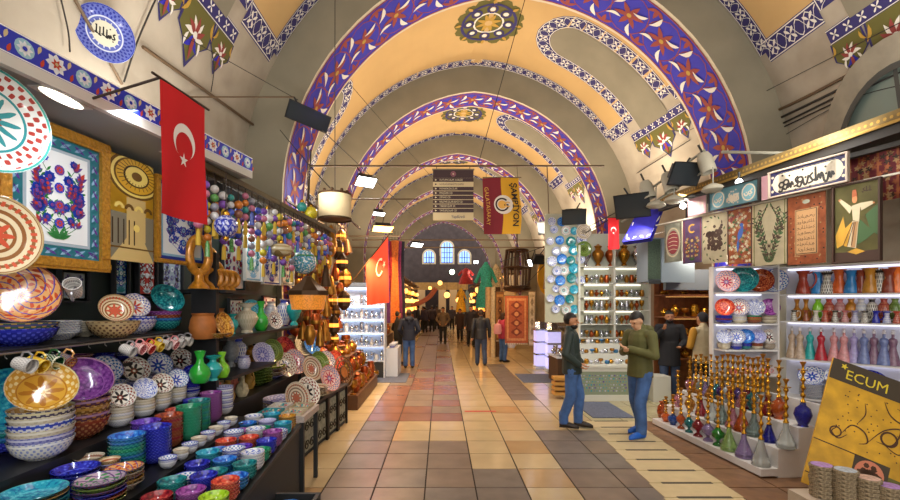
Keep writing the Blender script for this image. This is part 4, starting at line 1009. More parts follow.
nest(on_line(214, -2.2, 0, 1.592), 1, .16, .05, .02, ['gilt tray'], 'low footed, at the front of the vase shelf', True)
for px, X, sh, R, h, m, d in ((200, -2.2, 'bottle', .095, .29, ggr, 'large bright green vase next to the black post'), (213, -2.15, 'vase', .085, .23, gtl, 'turquoise vase between two green ones'), (222, -2.14, 'bottle', .075, .25, glm, 'lime green vase beside the turquoise one'),
        (231, -2.4, 'urn', .09, .36, mat('grey silver glaze', '#8a8f94', .3, vary=.3, scale=20), 'grey ewer behind the lime vase'), (205, -2.55, 'urn', .09, .36, MATS['grey silver glaze'], 'grey ewer behind the large green vase'), (238, -2.5, 'jar', .1, .3, CM['blue white'], 'blue flowered jar at the back of the green vase shelf'), (244, -2.2, 'pot', .07, .14, CM['floral white'], 'small flowered pot at the end of the green vase shelf')):
    vase(sh, d, on_line(px, X, 0, 1.202), R, h, m)
q = nest(on_line(257, -2.42, 0, .862), 8, .20, .05, .036, ['olive'], 'the olive green stack on the plinth', True)
vase('urn', 'small golden kettle on the olive plate stack', (q.x - .05, q.y - .06, q.z + .003), .07, .22, gv); vase('pot', 'golden sugar pot on the olive plate stack', (q.x + .06, q.y + .06, q.z + .003), .06, .12, gv)
nest(on_line(271, -2.42, 0, .862), 6, .21, .05, .026, ['lavender', 'grey rings', 'plain cream', 'orange floral', 'grey rings', 'lime'], 'the wide stack topped with a lime green plate', True)
fig = [mat('coral figurine clay', '#c8705a', .5, vary=.3, scale=20), mat('cream figurine clay', '#d0c4a0', .5, vary=.3, scale=20), mat('ochre figurine clay', '#b08a3c', .5, vary=.3, scale=20)]
for i, px in enumerate((214, 221, 228, 235, 242, 249)):
    p = on_line(px, -2.28 - .12 * (i % 2), 0, .862); t = thing('clay_bird_jug', ('coral', 'cream', 'ochre')[i % 3] + ' bird shaped clay jug, %s in the row below the green vases' % ORD[i], 'jug', p, R_(30 * i))
    MB().lathe([(0, 0), (.05, 0), (.075, .06), (.06, .13), (.03, .16), (.025, .24), (.04, .27), (0, .27)], 14).ball((.045, 0, .26), (.03, .016, .02)).build('body', [fig[i % 3]], t); MB().tube([(-.06, 0, .07), (-.1, 0, .13), (-.07, 0, .2), (-.02, 0, .22)], .01, 6).build('handle', [fig[i % 3]], t)
# plates leaning in rows on the iron cabinet
q = nest(on_line(283, -1.92, 0, .632), 5, .23, .05, .025, ['grey rings', 'lavender'], "the blue rimmed stack at the iron cabinet's near end", True)
q2 = nest(on_line(312, -1.78, 0, .632), 5, .22, .05, .025, ['plain cream', 'grey rings'], 'the grey stack on the iron cabinet', True)
lp = [(296, -1.72, .633, .19, 'grey rings', 'brown ringed plate leaning at the front of the iron cabinet'), (307, -1.70, .633, .19, 'black white', 'black flowered plate leaning behind the brown ringed one'), (319, -1.95, .782, .2, 'olive', 'green centred plate leaning on the low riser'), (329, -1.66, .633, .2, 'pink floral', 'pink flowered plate leaning towards the round lattice tray'),
      (262, -2.32, 1.10, .17, 'lavender', 'pale blue oval plate leaning above the olive stack'), (272, -2.40, 1.10, .17, 'olive', 'green plate leaning beside the pale blue oval one'), (284, -2.45, 1.05, .19, 'red', 'dark red plate leaning beside the green one'), (299, -2.75, 1.302, .2, 'amber', 'amber rimmed plate leaning high by the brass lamps'),
      (285, -2.28, .862, .18, 'black white', 'dark flowered plate leaning on the plinth end'), (294, -2.22, .862, .2, 'pink floral', 'coral flowered plate leaning on the plinth end'), (303, -2.4, 1.022, .2, 'plain cream', 'cream plate leaning on the middle riser'), (311, -2.3, 1.022, .19, 'sky blue', 'bright blue plate leaning on the middle riser'),
      (311, -1.93, .782, .19, 'grey rings', 'grey ringed plate leaning on the low riser'), (326, -1.90, .782, .19, 'floral white', 'white flowered plate leaning on the low riser'), (335, -1.86, .782, .17, 'coral', 'coral red plate leaning near the lattice tray')]
for px, X, z, R, m, d in lp: prop(on_line(px, X, 0, z), R, .035, m, d, 70, -28, True)
box_shelf('plate_riser', 'middle black riser behind the leaning plates', (-2.62, 6.95, 0), (-2.16, 8.05, 1.02), 'plinth'); o = MB().box2((.9, .26, .632), (IL - .05, .395, .78)).build('plate_riser', [blk], loc=IA, rz=IR, smooth=0); tag(o, 'low black riser at the back of the iron cabinet', 'plinth'); box_shelf('plate_riser', 'tall black riser under the high leaning plates', (-2.9, 6.95, 0), (-2.63, 8.05, 1.3), 'plinth')
p = at(344, 372, 7.4); t = thing('lattice_tray', 'round woven lattice tray leaning at the end of the iron cabinet', 'tray', p, rot=(0, R_(78), R_(-20)))
wick = mat('brown lattice wood', '#6a4a30', .6); mb = MB()
for r_ in (.10, .19, .26): mb.tube([(r_ * cos(2 * PI * k / 28), r_ * sin(2 * PI * k / 28), 0) for k in range(29)], .012, 6)
for k in range(14): a = 2 * PI * k / 14; mb.tube([(.1 * cos(a), .1 * sin(a), 0), (.26 * cos(a), .26 * sin(a), 0)], .006, 5)
mb.build('tray_rings', [wick], t); MB().lathe([(0, -.005), (.1, -.005), (.1, .005), (0, .005)], 20).build('centre', [terr], t)
# hanging tile panels at the back of the bay
def tilep(cols, sd):
    def f(P, x0, z0, x1, z1):
        P.rect(x0, z0, x1, z1, cols[0], 0); P.rect(x0 + .02, z0 + .02, x1 - .02, z1 - .02, cols[1], 1); bloom_panel(P, x0 + .02, z0 + .02, x1 - .02, z1 - .02, cols[2:], sd, 1.0, 2)
    return f
for px0, px1, z0, z1, cols, d in ((244, 261, 2.22, 2.90, (6, 0, 4, 6, 4, 6, 7), 'pale green and white tile panel hung behind the ring vases'), (262, 280, 2.20, 2.88, (2, 0, 2, 2, 2, 6, 3), 'deep blue and white tile panel hung in the vase bay'), (281, 293, 2.22, 2.86, (7, 0, 1, 4, 6, 5, 3), 'pale tile panel hung behind the beige ball ornament')):
    picture('hanging_tile_panel', d, on_line(px0, -2.55, 0, 0), on_line(px1, -2.5, 0, 0), z0, z1, .015, fas[0], tilep(cols, px0), TP)
for px0, px1, X, z0, z1, cols, d in ((112, 128, -2.86, 1.98, 2.5, (2, 6, 2, 4, 2, 0, 4), 'turquoise tile panel under the golden dome print'), (136, 156, -2.86, 1.98, 2.5, (0, 5, 0, 0, 5, 0, 0), 'red and white calligraphy tile panel under the dome print'), (160, 182, -2.86, 1.98, 2.5, (3, 7, 3, 3, 0, 7, 3), 'grey violet tile panel under the blue tile frame'), (58, 88, -2.86, 1.93, 2.2, (7, 7, 3, 3, 7, 3, 3), 'dim violet tile picture behind the white mug')):
    picture('hanging_tile_panel', d, on_line(px0, X, 0, 0), on_line(px1, X, 0, 0), z0, z1, .018, blk2, tilep(cols, px0), TP)
pw = [mat('pale wall goods', '#b8a8a0', .5, vary=.4, scale=16), mat('teal wall goods', '#4f8a90', .4, vary=.4, scale=14)]
for px0, px1, X, z0, z1, m, d in ((228, 243, -2.88, 1.62, 2.0, 0, 'rose flowered tile board behind the clay pots'), (222, 244, -2.88, 2.1, 2.85, 1, 'teal patterned tile board behind the ring vases'), (262, 276, -2.88, 1.62, 2.05, 0, 'orange flowered tile board behind the turquoise plate')):
    picture('hanging_tile_panel', d, on_line(px0, X, 0, 0), on_line(px1, X, 0, 0), z0, z1, .015, blk2, tilep((4 if m else 7, 0, 1, 6, 5, 5, 3), px1), TP)

# ---- hanging beads and balls along the bronze rail
bead_c = {'violet': '#7a4aa8', 'rose': '#c0708a', 'white': '#d0ccc8', 'teal': '#2f8f8a', 'orange': '#d07a2c', 'yellow': '#c8b82c', 'blue': '#3a52b8', 'brown': '#8a5a48', 'green': '#5a9a4c', 'grey': '#8a8a96'}
bm = {k: mat('painted ball ' + k, v, .25, coat=.4, vary=.4, scale=60) for k, v in bead_c.items()}
cordm = mat('dark cord', '#3a302a', .8); brass = mat('polished brass', '#b8862c', .24, metal=.85, vary=.2, scale=10); tasm = mat('yellow tassel', '#c8a43a', .8)
def ball_mesh(c): return cached(('ball', c), lambda: MB().ball((0, 0, 0), 1, 0, 12, 8).build('ball', [bm[c]]))
rail = thing('bead_rail', 'bronze rail holding the strings of painted balls', 'rail', (-1.95, 3.6, 3.065)); MB().beam((0, 0, 0), (.25, 3.6, 0), .03, .05).build('bar', [MATS['bronze rail board']], rail, smooth=0); MB().beam((-.10, 0, 0), (.15, 3.6, 0), .03, .05).build('bar', [MATS['bronze rail board']], rail, smooth=0)
mixes = [('violet', 'rose', 'white'), ('rose', 'orange', 'teal'), ('white', 'violet', 'grey'), ('brown', 'white', 'rose'), ('blue', 'violet', 'white'), ('orange', 'brown', 'yellow'), ('white', 'green', 'grey'), ('grey', 'rose', 'brown'), ('teal', 'white', 'blue'), ('yellow', 'orange', 'white')]
r = random.Random(11)
for i in range(52):
    row = i % 2; y = 3.72 + 3.4 * (i / 52); x = -1.955 + .0694 * (y - 3.6) - .10 * row; mx = mixes[(i * 3 + (i // 7)) % 10]; n = 2 + (i * 5 % 4); rad = r.uniform(.030, .041)
    z = 3.04 - r.uniform(.0, .10) if row == 0 else 3.0 - r.uniform(.08, .22)
    t = thing('ball_string', 'string of %s and %s balls, %s along the %s row under the rail' % (mx[0], mx[1], ORD[i // 2], ('front', 'back')[row]), 'ornament', (x, y, 3.045))
    zz = z - 3.045
    for k in range(n): zz -= rad * 2.15; inst(ball_mesh(mx[k % 3]), 'painted_ball', None, None, (0, 0, zz), parent=t, scale=rad)
    MB().tube([(0, 0, 0), (0, 0, zz - rad)], .004, 4).build('cord', [cordm], t); MB().lathe([(.006, zz - rad), (.018, zz - rad - .03), (.022, zz - rad - .14), (0, zz - rad - .14)], 8).build('tassel', [tasm if i % 3 else bm['green' if i % 2 else 'blue']], t)
def globe(label, px, py, Y, R, m, top=3.05, sq=1.0, extra=None):
    c = at(px, py, Y); t = thing('hanging_globe', label, 'ornament', (c.x, c.y, c.z)); MB().ball((0, 0, 0), (R, R, R * sq), 0, 28, 18).build('globe', [m], t)
    MB().tube([(0, 0, R * sq), (0, 0, max(.1, top - c.z))], .005, 5).build('cord', [cordm], t); MB().lathe([(.03, R * sq - .01), (.03, R * sq + .02), (.01, R * sq + .04), (0, R * sq + .04)], 10).build('cap', [brass], t); MB().lathe([(.02, -R * sq + .01), (.025, -R * sq - .02), (0, -R * sq - .04)], 10).build('finial', [brass], t)
cer('globe blue', '#2c38a8', '#c8cce8', '#8a90c8', out='#2c38a8', out2='#9aa4e0', n=10, style='scroll'); cer('globe green', '#5aa0c8', '#3a8a4a', '#e0e8e0', out='#4a90b8', out2='#4a8a3a', n=9, style='speck'); cer('beige rings', '#cbbf9c', '#a89468', '#8a7448', out='#c8bc98', out2='#a08c60', n=4, style='rings')
globe('large cobalt filigree ball hanging beside the red flag', 226, 226, 3.85, .095, CM['globe blue']); globe('flattened beige ringed ball on a pole by the blue tile panel', 281, 250, 5.0, .125, CM['beige rings'], 3.05, .62)
globe('blue and green flowered globe over the brass lamp', 304, 262, 5.9, .16, CM['globe green']); globe('small deep blue ball above the flowered globe', 298, 243, 6.3, .10, bm['blue']); globe('yellow ball hanging at the far end of the bead rail', 311, 213, 6.6, .095, bm['yellow']); globe('teal ball hanging beside the yellow one', 302, 207, 6.5, .07, bm['teal'])
for i, (px, py, Y, R, c) in enumerate(((289, 233, 6.0, .08, 'green'), (318, 232, 7.0, .09, 'brown'), (268, 215, 5.2, .07, 'white'))): globe('%s painted ball hanging under the bead strings' % c, px, py, Y, R, bm[c])

# ================================================================ BRASS AND LAMP STALL
copper = mat('hammered copper', '#a8562c', .3, metal=.8, vary=.3, scale=14); obrass = mat('warm old brass', '#a8742c', .32, metal=.75, vary=.25, scale=12); darkm = mat('dark bronze', '#4a3420', .45, metal=.6)
glow = mat('amber lamp glass', '#ff9838', .4, emit=2.2); glow2 = mat('soft warm lamp glass', '#ffb868', .4, emit=1.8)
def lantern(label, px, py, Y, R, h, m, gm, top=3.3, shape=0, group=None):
    c = at(px, py, Y); t = thing('hanging_lantern', label, 'lantern', c, 0, group)
    if shape == 0:
        MB().lathe([(R * .3, -h / 2), (R, -h * .30), (R, h * .22), (R * .45, h * .42), (0, h * .5)], 8).build('body', [m], t, smooth=20); MB().lathe([(R * .98, -h * .10), (R * 1.03, -h * .08), (R * 1.03, h * .06), (R * 1.02, h * .08)], 8).build('glass', [gm], t, smooth=20)
    elif shape == 1:
        MB().lathe([(0, -h * .5), (R, -h * .5), (R * .95, -h * .3), (R * .4, h * .35), (R * .15, h * .5), (0, h * .5)], 16).build('bell_shade', [m], t); MB().ball((0, 0, -h * .52), R * .45, 0, 10, 8).build('bulb', [gm], t)
    else:
        MB().lathe([(0, -h * .5), (R * .6, -h * .45), (R, -h * .1), (R, h * .1), (R * .6, h * .45), (0, h * .5)], 14).build('body', [m], t); MB().lathe([(R * 1.01, -h * .1), (R * 1.04, 0), (R * 1.01, h * .1)], 14).build('glass', [gm], t)
    MB().tube([(0, 0, h * .5), (0, 0, max(h * .6, top - c.z))], .006, 5).build('chain', [darkm], t); return t
LM = [copper, obrass, darkm, obrass]
r = random.Random(5); k = 0
for x_ in (-2.55, -2.2, -1.9, -1.6): tag(MB().box2((x_ - .015, 6.4, 3.38), (x_ + .015, 8.9, 3.41)).build('lantern_rail', [darkm], smooth=0), 'dark rail over the brass stall holding lanterns, %s from the wall' % ORD[int(round((x_ + 2.55) / .32))], 'rail')
spots = [(322, 243), (331, 236), (338, 250), (327, 262), (336, 270), (318, 270), (342, 262), (331, 285), (340, 290), (322, 292), (347, 246), (312, 250), (316, 300), (327, 306), (336, 312), (345, 278), (309, 285), (305, 300), (334, 325), (325, 330), (316, 322), (341, 236), (300, 315), (310, 335), (296, 300), (303, 330), (318, 255), (333, 300), (338, 322), (329, 250), (344, 300), (320, 335), (308, 318), (335, 338), (326, 275), (314, 285)]
for i, (px, py) in enumerate(spots):
    Y = (6.9 + (i * 37 % 17) * .12) if px > 320 else 6.6 + (i * 37 % 17) * .06; sh = i % 3
    lantern('%s hanging lantern, %s in the cluster of the brass stall' % (('copper', 'old brass', 'dark bronze', 'yellow brass')[i % 4], ORD[i]), px, py, Y, r.uniform(.07, .11), r.uniform(.24, .36), LM[i % 4], glow if i % 3 == 0 else (copper if i % 3 == 1 else obrass), 3.4, sh)
c = at(308, 288, 6.3); t = thing('hanging_lantern', 'dark many sided brass lamp with bead fringe under the flowered globe', 'lantern', c)
MB().lathe([(.28, -.10), (.28, -.04), (.12, .08), (.05, .16), (0, .17)], 8).build('roof', [darkm], t, smooth=20); MB().lathe([(.22, -.30), (.25, -.12), (.25, -.10), (.20, -.10), (.18, -.28), (0, -.30)], 16).build('fringe', [mat('amber bead fringe', '#c87a2c', .3, emit=.6, vary=.5, scale=50)], t); MB().tube([(0, 0, .17), (0, 0, .25)], .012, 6).build('stem', [darkm], t)
c = at(335, 207, 5.6); t = thing('drum_lamp', 'large cream drum shade with dark rims hanging over the brass stall', 'lamp', c)
shade = mat('cream lamp shade', '#d8c49a', .7, vary=.06); MB().lathe([(.195, -.15), (.20, -.15), (.20, .15), (.195, .15)], 32).build('shade', [shade], t)
MB().lathe([(0, -.152), (.19, -.152), (.205, -.165), (.207, -.14), (.2, -.14)], 32).build('lower_rim', [darkm], t); mb = MB().lathe([(.2, .14), (.207, .14), (.205, .165), (0, .17)], 32)
for k in range(8): mb.ball((.15 * cos(k * PI / 4), .15 * sin(k * PI / 4), .19), .022, 0, 8, 6)
mb.build('upper_rim', [darkm], t); MB().tube([(0, 0, .17), (0, 0, 4.2)], .006, 5).build('cord', [cordm], t)
# counter and brass pots
box_shelf('brass_counter', 'dark counter of the brass stall behind the pots', (-2.46, 8.1, 0), (-1.95, 11.0, .8), 'counter', mat('dark walnut', '#5c3c22', .5, vary=.2))
t = thing('brass_rack', 'tall dark rack standing behind the brass stall', 'shelf', (-2.9, 8.1, 0))
MB().box2((0, 0, 0), (.04, 3.4, 3.1)).build('back_panel', [MATS['dark walnut']], t, smooth=0)
for z in (1.2, 1.65, 2.1, 2.55): MB().box2((.04, 0, z), (.40, 3.4, z + .03)).build('board', [MATS['dark walnut']], t, smooth=0)
r = random.Random(21); shp = ['urn', 'jar', 'goblet', 'vase', 'pot', 'bottle']; mm = [copper, obrass, brass, copper]
i = 0
for z in (.802, 1.232, 1.682, 2.132):
    for k in range(9 if z > 1 else 10):
        y = 8.25 + k * .35 if z > 1 else 8.25 + k * .28; x = -2.66 if z > 1 else -2.08 - .2 * (k % 2)
        i += 1; vase(shp[(k + int(z * 7)) % 6], '%s %s, %s along the %s of the brass stall' % (('copper', 'old brass', 'bright brass', 'red copper')[(k + i) % 4], ('urn', 'jar', 'goblet', 'flared vase', 'pot', 'bottle')[(k + int(z * 7)) % 6], ORD[k], {.802: 'dark counter', 1.232: 'lowest rack board', 1.682: 'middle rack board', 2.132: 'high rack board'}[z]), (x, y, z), .11 + .03 * ((k * 5) % 3) / 2, .24 + .12 * ((k * 7) % 4) / 3, mm[(k + i) % 4], 'brass_vessel', 'vessel')
for i, (px, py, R, h) in enumerate(((352, 384, .16, .34), (362, 388, .17, .30), (373, 382, .15, .28), (356, 376, .14, .4), (367, 374, .13, .36), (378, 374, .15, .3), (350, 366, .13, .45), (383, 366, .13, .26), (361, 366, .12, .5))):
    s_ = (py - VY) / HC; Y = FPX / s_; vase(shp[(i * 5 + 4) % 6], '%s floor vessel, %s among the pots crowding the aisle edge' % (('copper', 'old brass', 'bright brass')[i % 3], ORD[i]), ((px - VX) / s_, Y, 0), R, h, mm[i % 3], 'brass_vessel', 'vessel')
# bright silver showcase
scw = mat('white showcase board', '#c8d0dc', .4); silver = mat('polished silver', '#c8ccd4', .18, metal=.9, vary=.15, scale=12); sglow = mat('showcase cold tube', '#dfe9ff', .4, emit=5)
t = thing('silver_showcase', 'brightly lit white showcase of silverware beside the brass stall', 'showcase', (-2.8, 11.55, 0)); Wd = 1.34
for x in (0, Wd): MB().box2((x - .015, 0, 0), (x + .015, .45, 2.35)).build('side_panel', [scw], t, smooth=0)
MB().box2((.015, .42, 0), (Wd - .015, .45, 2.35)).build('back_panel', [scw], t, smooth=0); MB().box2((-.04, -.04, 2.35), (Wd + .04, .47, 2.45)).build('top', [blk2], t, smooth=0); MB().box2((.015, .02, 0), (Wd - .015, .42, .42)).build('base_cabinet', [blk2], t, smooth=0)
zs2 = (.42, .80, 1.15, 1.50, 1.85)
for z in zs2: MB().box2((.015, .0, z), (Wd - .015, .42, z + .02)).build('board', [scw], t, smooth=0)
for z in zs2[1:] + (2.33,): MB().box2((.05, .36, z - .03), (Wd - .05, .40, z - .005)).build('tube', [sglow], t, smooth=0)
for j, z in enumerate(zs2):
    for k in range(10): vase(shp[(k * 2 + j * 3) % 6], 'silver %s, %s on the %s board of the lit showcase' % (('urn', 'jar', 'goblet', 'flared vase', 'pot', 'bottle')[(k * 2 + j * 3) % 6], ORD[k], ('lowest', 'second', 'third', 'fourth', 'highest')[j]), (-2.8 + .085 + .13 * k, 11.68 + .06 * (k % 2), z + .021), .058, .17 + .10 * (k * 3 % 4) / 3, silver if (k + j) % 4 else CM['white blue'], 'silver_vessel', 'vessel', 12)
for j, (x0, x1, z) in enumerate(((-1.94, -1.72, .50), (-1.71, -1.50, .26))):
    box_shelf('brass_step', ('upper', 'lower')[j] + ' dark step of crowded brass pots before the brass counter', (x0, 8.1, 0), (x1, 10.6, z), 'display step', MATS['dark walnut'])
    for k in range(12):
        sh = shp[(k * 5 + j * 2) % 6]; vase(sh, '%s %s, %s along the %s pot step' % (('copper', 'old brass', 'bright brass', 'red copper')[(k * 3 + j) % 4], {'vase': 'flared vase'}.get(sh, sh), ORD[k], ('upper', 'lower')[j]), ((x0 + x1) / 2, 8.22 + .205 * k, z + .001), .085, .22 + .12 * ((k * 7 + j) % 4) / 3, mm[(k * 3 + j) % 4], 'brass_vessel', 'vessel')
# front of the showcase seen from the aisle: stepped table of silver trays
box_shelf('silver_table', 'small pale table of silver trays before the lit showcase', (-1.45, 11.75, 0), (-1.13, 12.75, .75), 'table', scw)
for k in range(5):
    nest(Vector((-1.29, 11.87 + k * .19, .752)), 3, .09, .05, .02, ['lavender', 'white blue'], 'the %s pale stack on the small silver table' % ORD[k], True)
# second flag in orange red with a peach emblem, on a slanting pole
p0, p1 = at(366, 264, 10.5), at(388, 236, 10.5); t = thing('pole_flag', 'orange red crescent flag hanging from a slanting pole by the silver showcase', 'flag', p0)
e = p1 - p0; mb = MB(); nu, nv = 10, 14; nrm = Vector((e.y, -e.x, 0)); nrm = Vector((.25, -1, 0)).normalized()
def fpos(u, v): return e * u + Vector((.02 * v, 0, -(1.55 if 1 else 0) * v * (.62 + .38 * u))) + nrm * (.05 * sin(u * 7 + 1) * v)
g = [fpos(i / nu, j / nv) for j in range(nv + 1) for i in range(nu + 1)]
fs = [(j * (nu + 1) + i, (j + 1) * (nu + 1) + i, (j + 1) * (nu + 1) + i + 1, j * (nu + 1) + i + 1) for j in range(nv) for i in range(nu)]
mb.add([q - nrm * .003 for q in g], fs); mb.add([q + nrm * .003 for q in g], [tuple(reversed(f)) for f in fs]); mb.build('cloth', [mat('orange red flag cloth', '#cc3418', .75)], t)
P = Pat(); P.ring((.6, .40), .13, .17, 0, 1, 22, -2.4 + PI, 2.4 + PI); P.star((.80, .41), .07, 0, 1, PI); mb = MB()
for sg in (-1, 1): P.to(mb, lambda u, v, l: fpos(u, v * .9) + nrm * sg * .035)
mb.build('crescent_and_star', [mat('peach flag emblem', '#e8b090', .75)], t); MB().tube([e * -.9, e * 1.25], .014, 6).build('pole', [darkm], t)
# ================================================================ RIGHT SIDE: WATER PIPES
lacq = mat('white lacquer board', '#d8d6d4', .35, vary=.03); lacq2 = mat('cool white board', '#d4d6e4', .4)
SA, SB = Vector((3.36, 7.15, 0)), Vector((3.52, 4.95, 0)); rzS, LS = seg_frame(SA, SB)
t = thing('stepped_stand', 'white three stepped stand crowded with water pipes', 'display stand', SA, rzS)
for nm, lo, hi in (('lower_step', (0, 0, .02), (LS, .20, .10)), ('middle_step', (0, .20, .0), (LS, .44, .315)), ('upper_step', (0, .44, 0), (LS, .68, .545)), ('back_board', (0, .68, 0), (LS, .72, .80))):
    MB().box2(lo, hi).build(nm, [lacq], t, smooth=0)
def on_stand(px, d, z):
    """on the stand's tread at distance d behind its front edge, in a photo column"""
    u = (SB - SA).normalized(); nrm = Vector((-u.y, u.x, 0)); k = (px - VX) / FPX; A = SA + nrm * d
    q = (A.x - k * A.y) / (k * u.y - u.x); p = A + u * q; return Vector((p.x, p.y, z))
gl = {}
def glass(c, h, tr=.7):
    if c not in gl: gl[c] = mat('tinted glass ' + c, h, .06, trans=tr, coat=.3, ior=1.4)
    return gl[c]
GC = {'clear': '#dfe6e2', 'green': '#2f9a34', 'pale green': '#a8cc78', 'lavender': '#a890c8', 'ruby': '#a01e2c', 'teal': '#1f8a90', 'orange': '#e0682c', 'blue': '#2c5ab8', 'cobalt': '#2a30a8', 'pink': '#d8889c', 'amber': '#c8862c', 'smoke': '#8aa09a', 'violet': '#5a3a90'}
pbr = mat('bright gilt brass', '#c8942c', .2, metal=.85, vary=.15, scale=14); claym = mat('red clay pipe bowl', '#a8502c', .6)
GB = {'bell': [(0, 0), (.9, 0), (1, .04), (.95, .2), (.55, .55), (.3, .8), (.28, 1), (0, 1)], 'round': [(0, 0), (.6, 0), (.5, .06), (.7, .2), (1, .5), (.8, .76), (.34, .9), (.3, 1), (0, 1)],
      'cone': [(0, 0), (1, 0), (1, .04), (.32, .9), (.3, 1), (0, 1)], 'foot': [(0, 0), (.7, 0), (.62, .08), (.22, .2), (.24, .3), (.8, .5), (.85, .72), (.4, .9), (.28, 1), (0, 1)]}
def pipe(label, p, h, gc, shape, R=.085, stem_only=False):
    h *= 1.13; R *= 1.2 if shape in ('bell', 'cone') else 1.1; t = thing('water_pipe', label, 'water pipe', p, RND.uniform(0, 6)); hb = h * .36
    g = glass(gc, GC[gc]); me = cached(('gb', shape, round(R, 3), round(hb, 3), gc), lambda: MB().lathe([(r * R, z * hb) for r, z in GB[shape]], 18).build('glass_base', [g])); inst(me, 'glass_base', None, None, (0, 0, 0), parent=t)
    s = h - hb; prof = [(0, hb), (.020, hb), (.030, hb + .02 * s), (.016, hb + .08 * s)]
    for k in range(4):
        z = hb + (.12 + .19 * k) * s; prof += [(.012, z), (.024, z + .04 * s), (.026, z + .07 * s), (.011, z + .12 * s)]
    prof += [(.012, h - .05), (0, h - .05)]
    inst(cached(('st', round(h, 3)), lambda: MB().lathe(prof, 12).build('stem', [pbr])), 'stem', None, None, (0, 0, 0), parent=t)
    inst(cached('tray', lambda: MB().lathe([(0, 0), (.045, .004), (.05, .012), (.045, .012), (0, .006)], 18).build('tray', [pbr])), 'tray', None, None, (0, 0, h - .10), parent=t)
    inst(cached('pbowl', lambda: MB().lathe([(0, 0), (.012, 0), (.016, .02), (.03, .045), (.03, .055), (.02, .055), (0, .035)], 12)  .build('pipe_bowl', [obrass])), 'pipe_bowl', None, None, (0, 0, h - .055), parent=t)
row1 = [(666, 'orange', 'round', .34), (673, 'blue', 'round', .40), (681, 'orange', 'foot', .52), (689, 'teal', 'foot', .52), (698, 'ruby', 'foot', .56), (708, 'lavender', 'foot', .56), (718, 'green', 'foot', .56), (729, 'pale green', 'bell', .70), (744, 'lavender', 'bell', .68), (761, 'clear', 'cone', .70)]
row2 = [(678, 'pink', 'round', .50), (690, 'amber', 'round', .52), (701, 'ruby', 'bell', .55), (712, 'clear', 'bell', .58), (722, 'smoke', 'bell', .62), (733, 'pink', 'bell', .62), (742, 'orange', 'bell', .66), (754, 'smoke', 'bell', .66), (769, 'cobalt', 'cone', .48), (786, 'clear', 'bell', .68)]
row3 = [(696, 'amber', 'bell', .52), (706, 'lavender', 'bell', .52), (717, 'teal', 'round', .55), (728, 'clear', 'round', .60), (738, 'violet', 'round', .60), (748, 'ruby', 'round', .60), (758, 'smoke', 'round', .62), (768, 'ruby', 'bell', .62), (779, 'orange', 'round', .62), (803, 'cobalt', 'round', .64), (690, 'pink', 'round', .48), (701, 'smoke', 'round', .54), (711.5, 'amber', 'bell', .56), (722.5, 'violet', 'round', .58), (733, 'ruby', 'round', .60), (743, 'pink', 'bell', .62), (753, 'teal', 'round', .6), (763, 'clear', 'bell', .66)]
for row, d, z, nm in ((row1, .10, .102, 'lower'), (row2, .32, .317, 'middle'), (row3, .56, .547, 'upper')):
    for i, (px, c, sh, h) in enumerate(row):
        pipe('%s glass water pipe, %s along the %s step of the white stand' % (c, ORD[i], nm), on_stand(px, d, z), h, c, sh, .068 if h < .56 else .08)
for i, (px, c, m) in enumerate(((662, 'orange', None), (669, 'amber', None))):
    vase('jar', '%s small glass lamp at the far foot of the white pipe stand' % c, Vector(((px - VX) / FPX * 7.45, 7.45 + .12 * i, 0)), .08, .30, glass(c, GC[c]), 'glass_lamp', 'lamp')

# ================================================================ RIGHT SIDE: LIT WHITE SHELVES
# frontal unit with leaning dishes
U0, U1, UY = 3.98, 4.72, 6.62
t = thing('white_shelf_unit', 'lit white shelf unit of leaning dishes behind the water pipes', 'shelf', (U0, UY, 0)); Wd = U1 - U0
MB().box2((0, .0, .86), (Wd, .03, 2.43)).build('back_panel', [lacq2], t, smooth=0)
for x, dd in ((-.02, .06), (Wd, .32)): MB().box2((x, -dd, .86), (x + .02, .03, 2.46)).build('side_panel', [lacq], t, smooth=0)
for z in (.9, 1.25, 1.62, 2.06, 2.43): MB().box2((0, -.32, z), (Wd, 0, z + .02)).build('board', [lacq], t, smooth=0)
tube_w = mat('white shelf tube', '#f4f2ff', .4, emit=1.6)
for z in (1.60, 2.04, 2.41): MB().box2((.05, -.06, z), (Wd - .05, -.03, z + .018)).build('tube', [tube_w], t, smooth=0)
def face_cam(px, Y, z, R, m, label, tilt=72, yaw=-118, plate=True, H=.04): prop(Vector(((px - VX) / FPX * Y, Y, z)), R, H, m, label, tilt, yaw, plate)
for px, R, m, d in ((726, .16, 'pink floral', 'pink flowered plate at the pillar end of the top white board'), (743, .19, 'teal', 'large glossy teal dish on the top white board'), (760, .17, 'rust', 'brown patterned dish between the teal and the blue ones'), (774, .17, 'blue white', 'blue and white plate at the end of the top white board')):
    face_cam(px, 6.40, 2.082, R, m, d, 76, -125 if px != 726 else -100, True, .06)
for i, (px, ms, m, d) in enumerate(((724, ['cobalt', 'red', 'cobalt'], 'coral', 'red rimmed'), (739, ['plain cream', 'white blue'], 'floral white', 'flowered white'), (753, ['rust', 'amber', 'coral', 'green'], 'white blue', 'dark blue flowered'), (769, ['plain cream', 'grey rings'], 'magenta', 'magenta flowered'))):
    q = nest(Vector(((px - VX) / FPX * 6.42, 6.42, 1.642)), 4, .11, .05, .02, ms, 'the %s stack on the second white board' % ORD[i])
    prop(q, .125, .05, m, '%s bowl leaning on the %s stack of the second white board' % (d, ORD[i]), 74, -110)
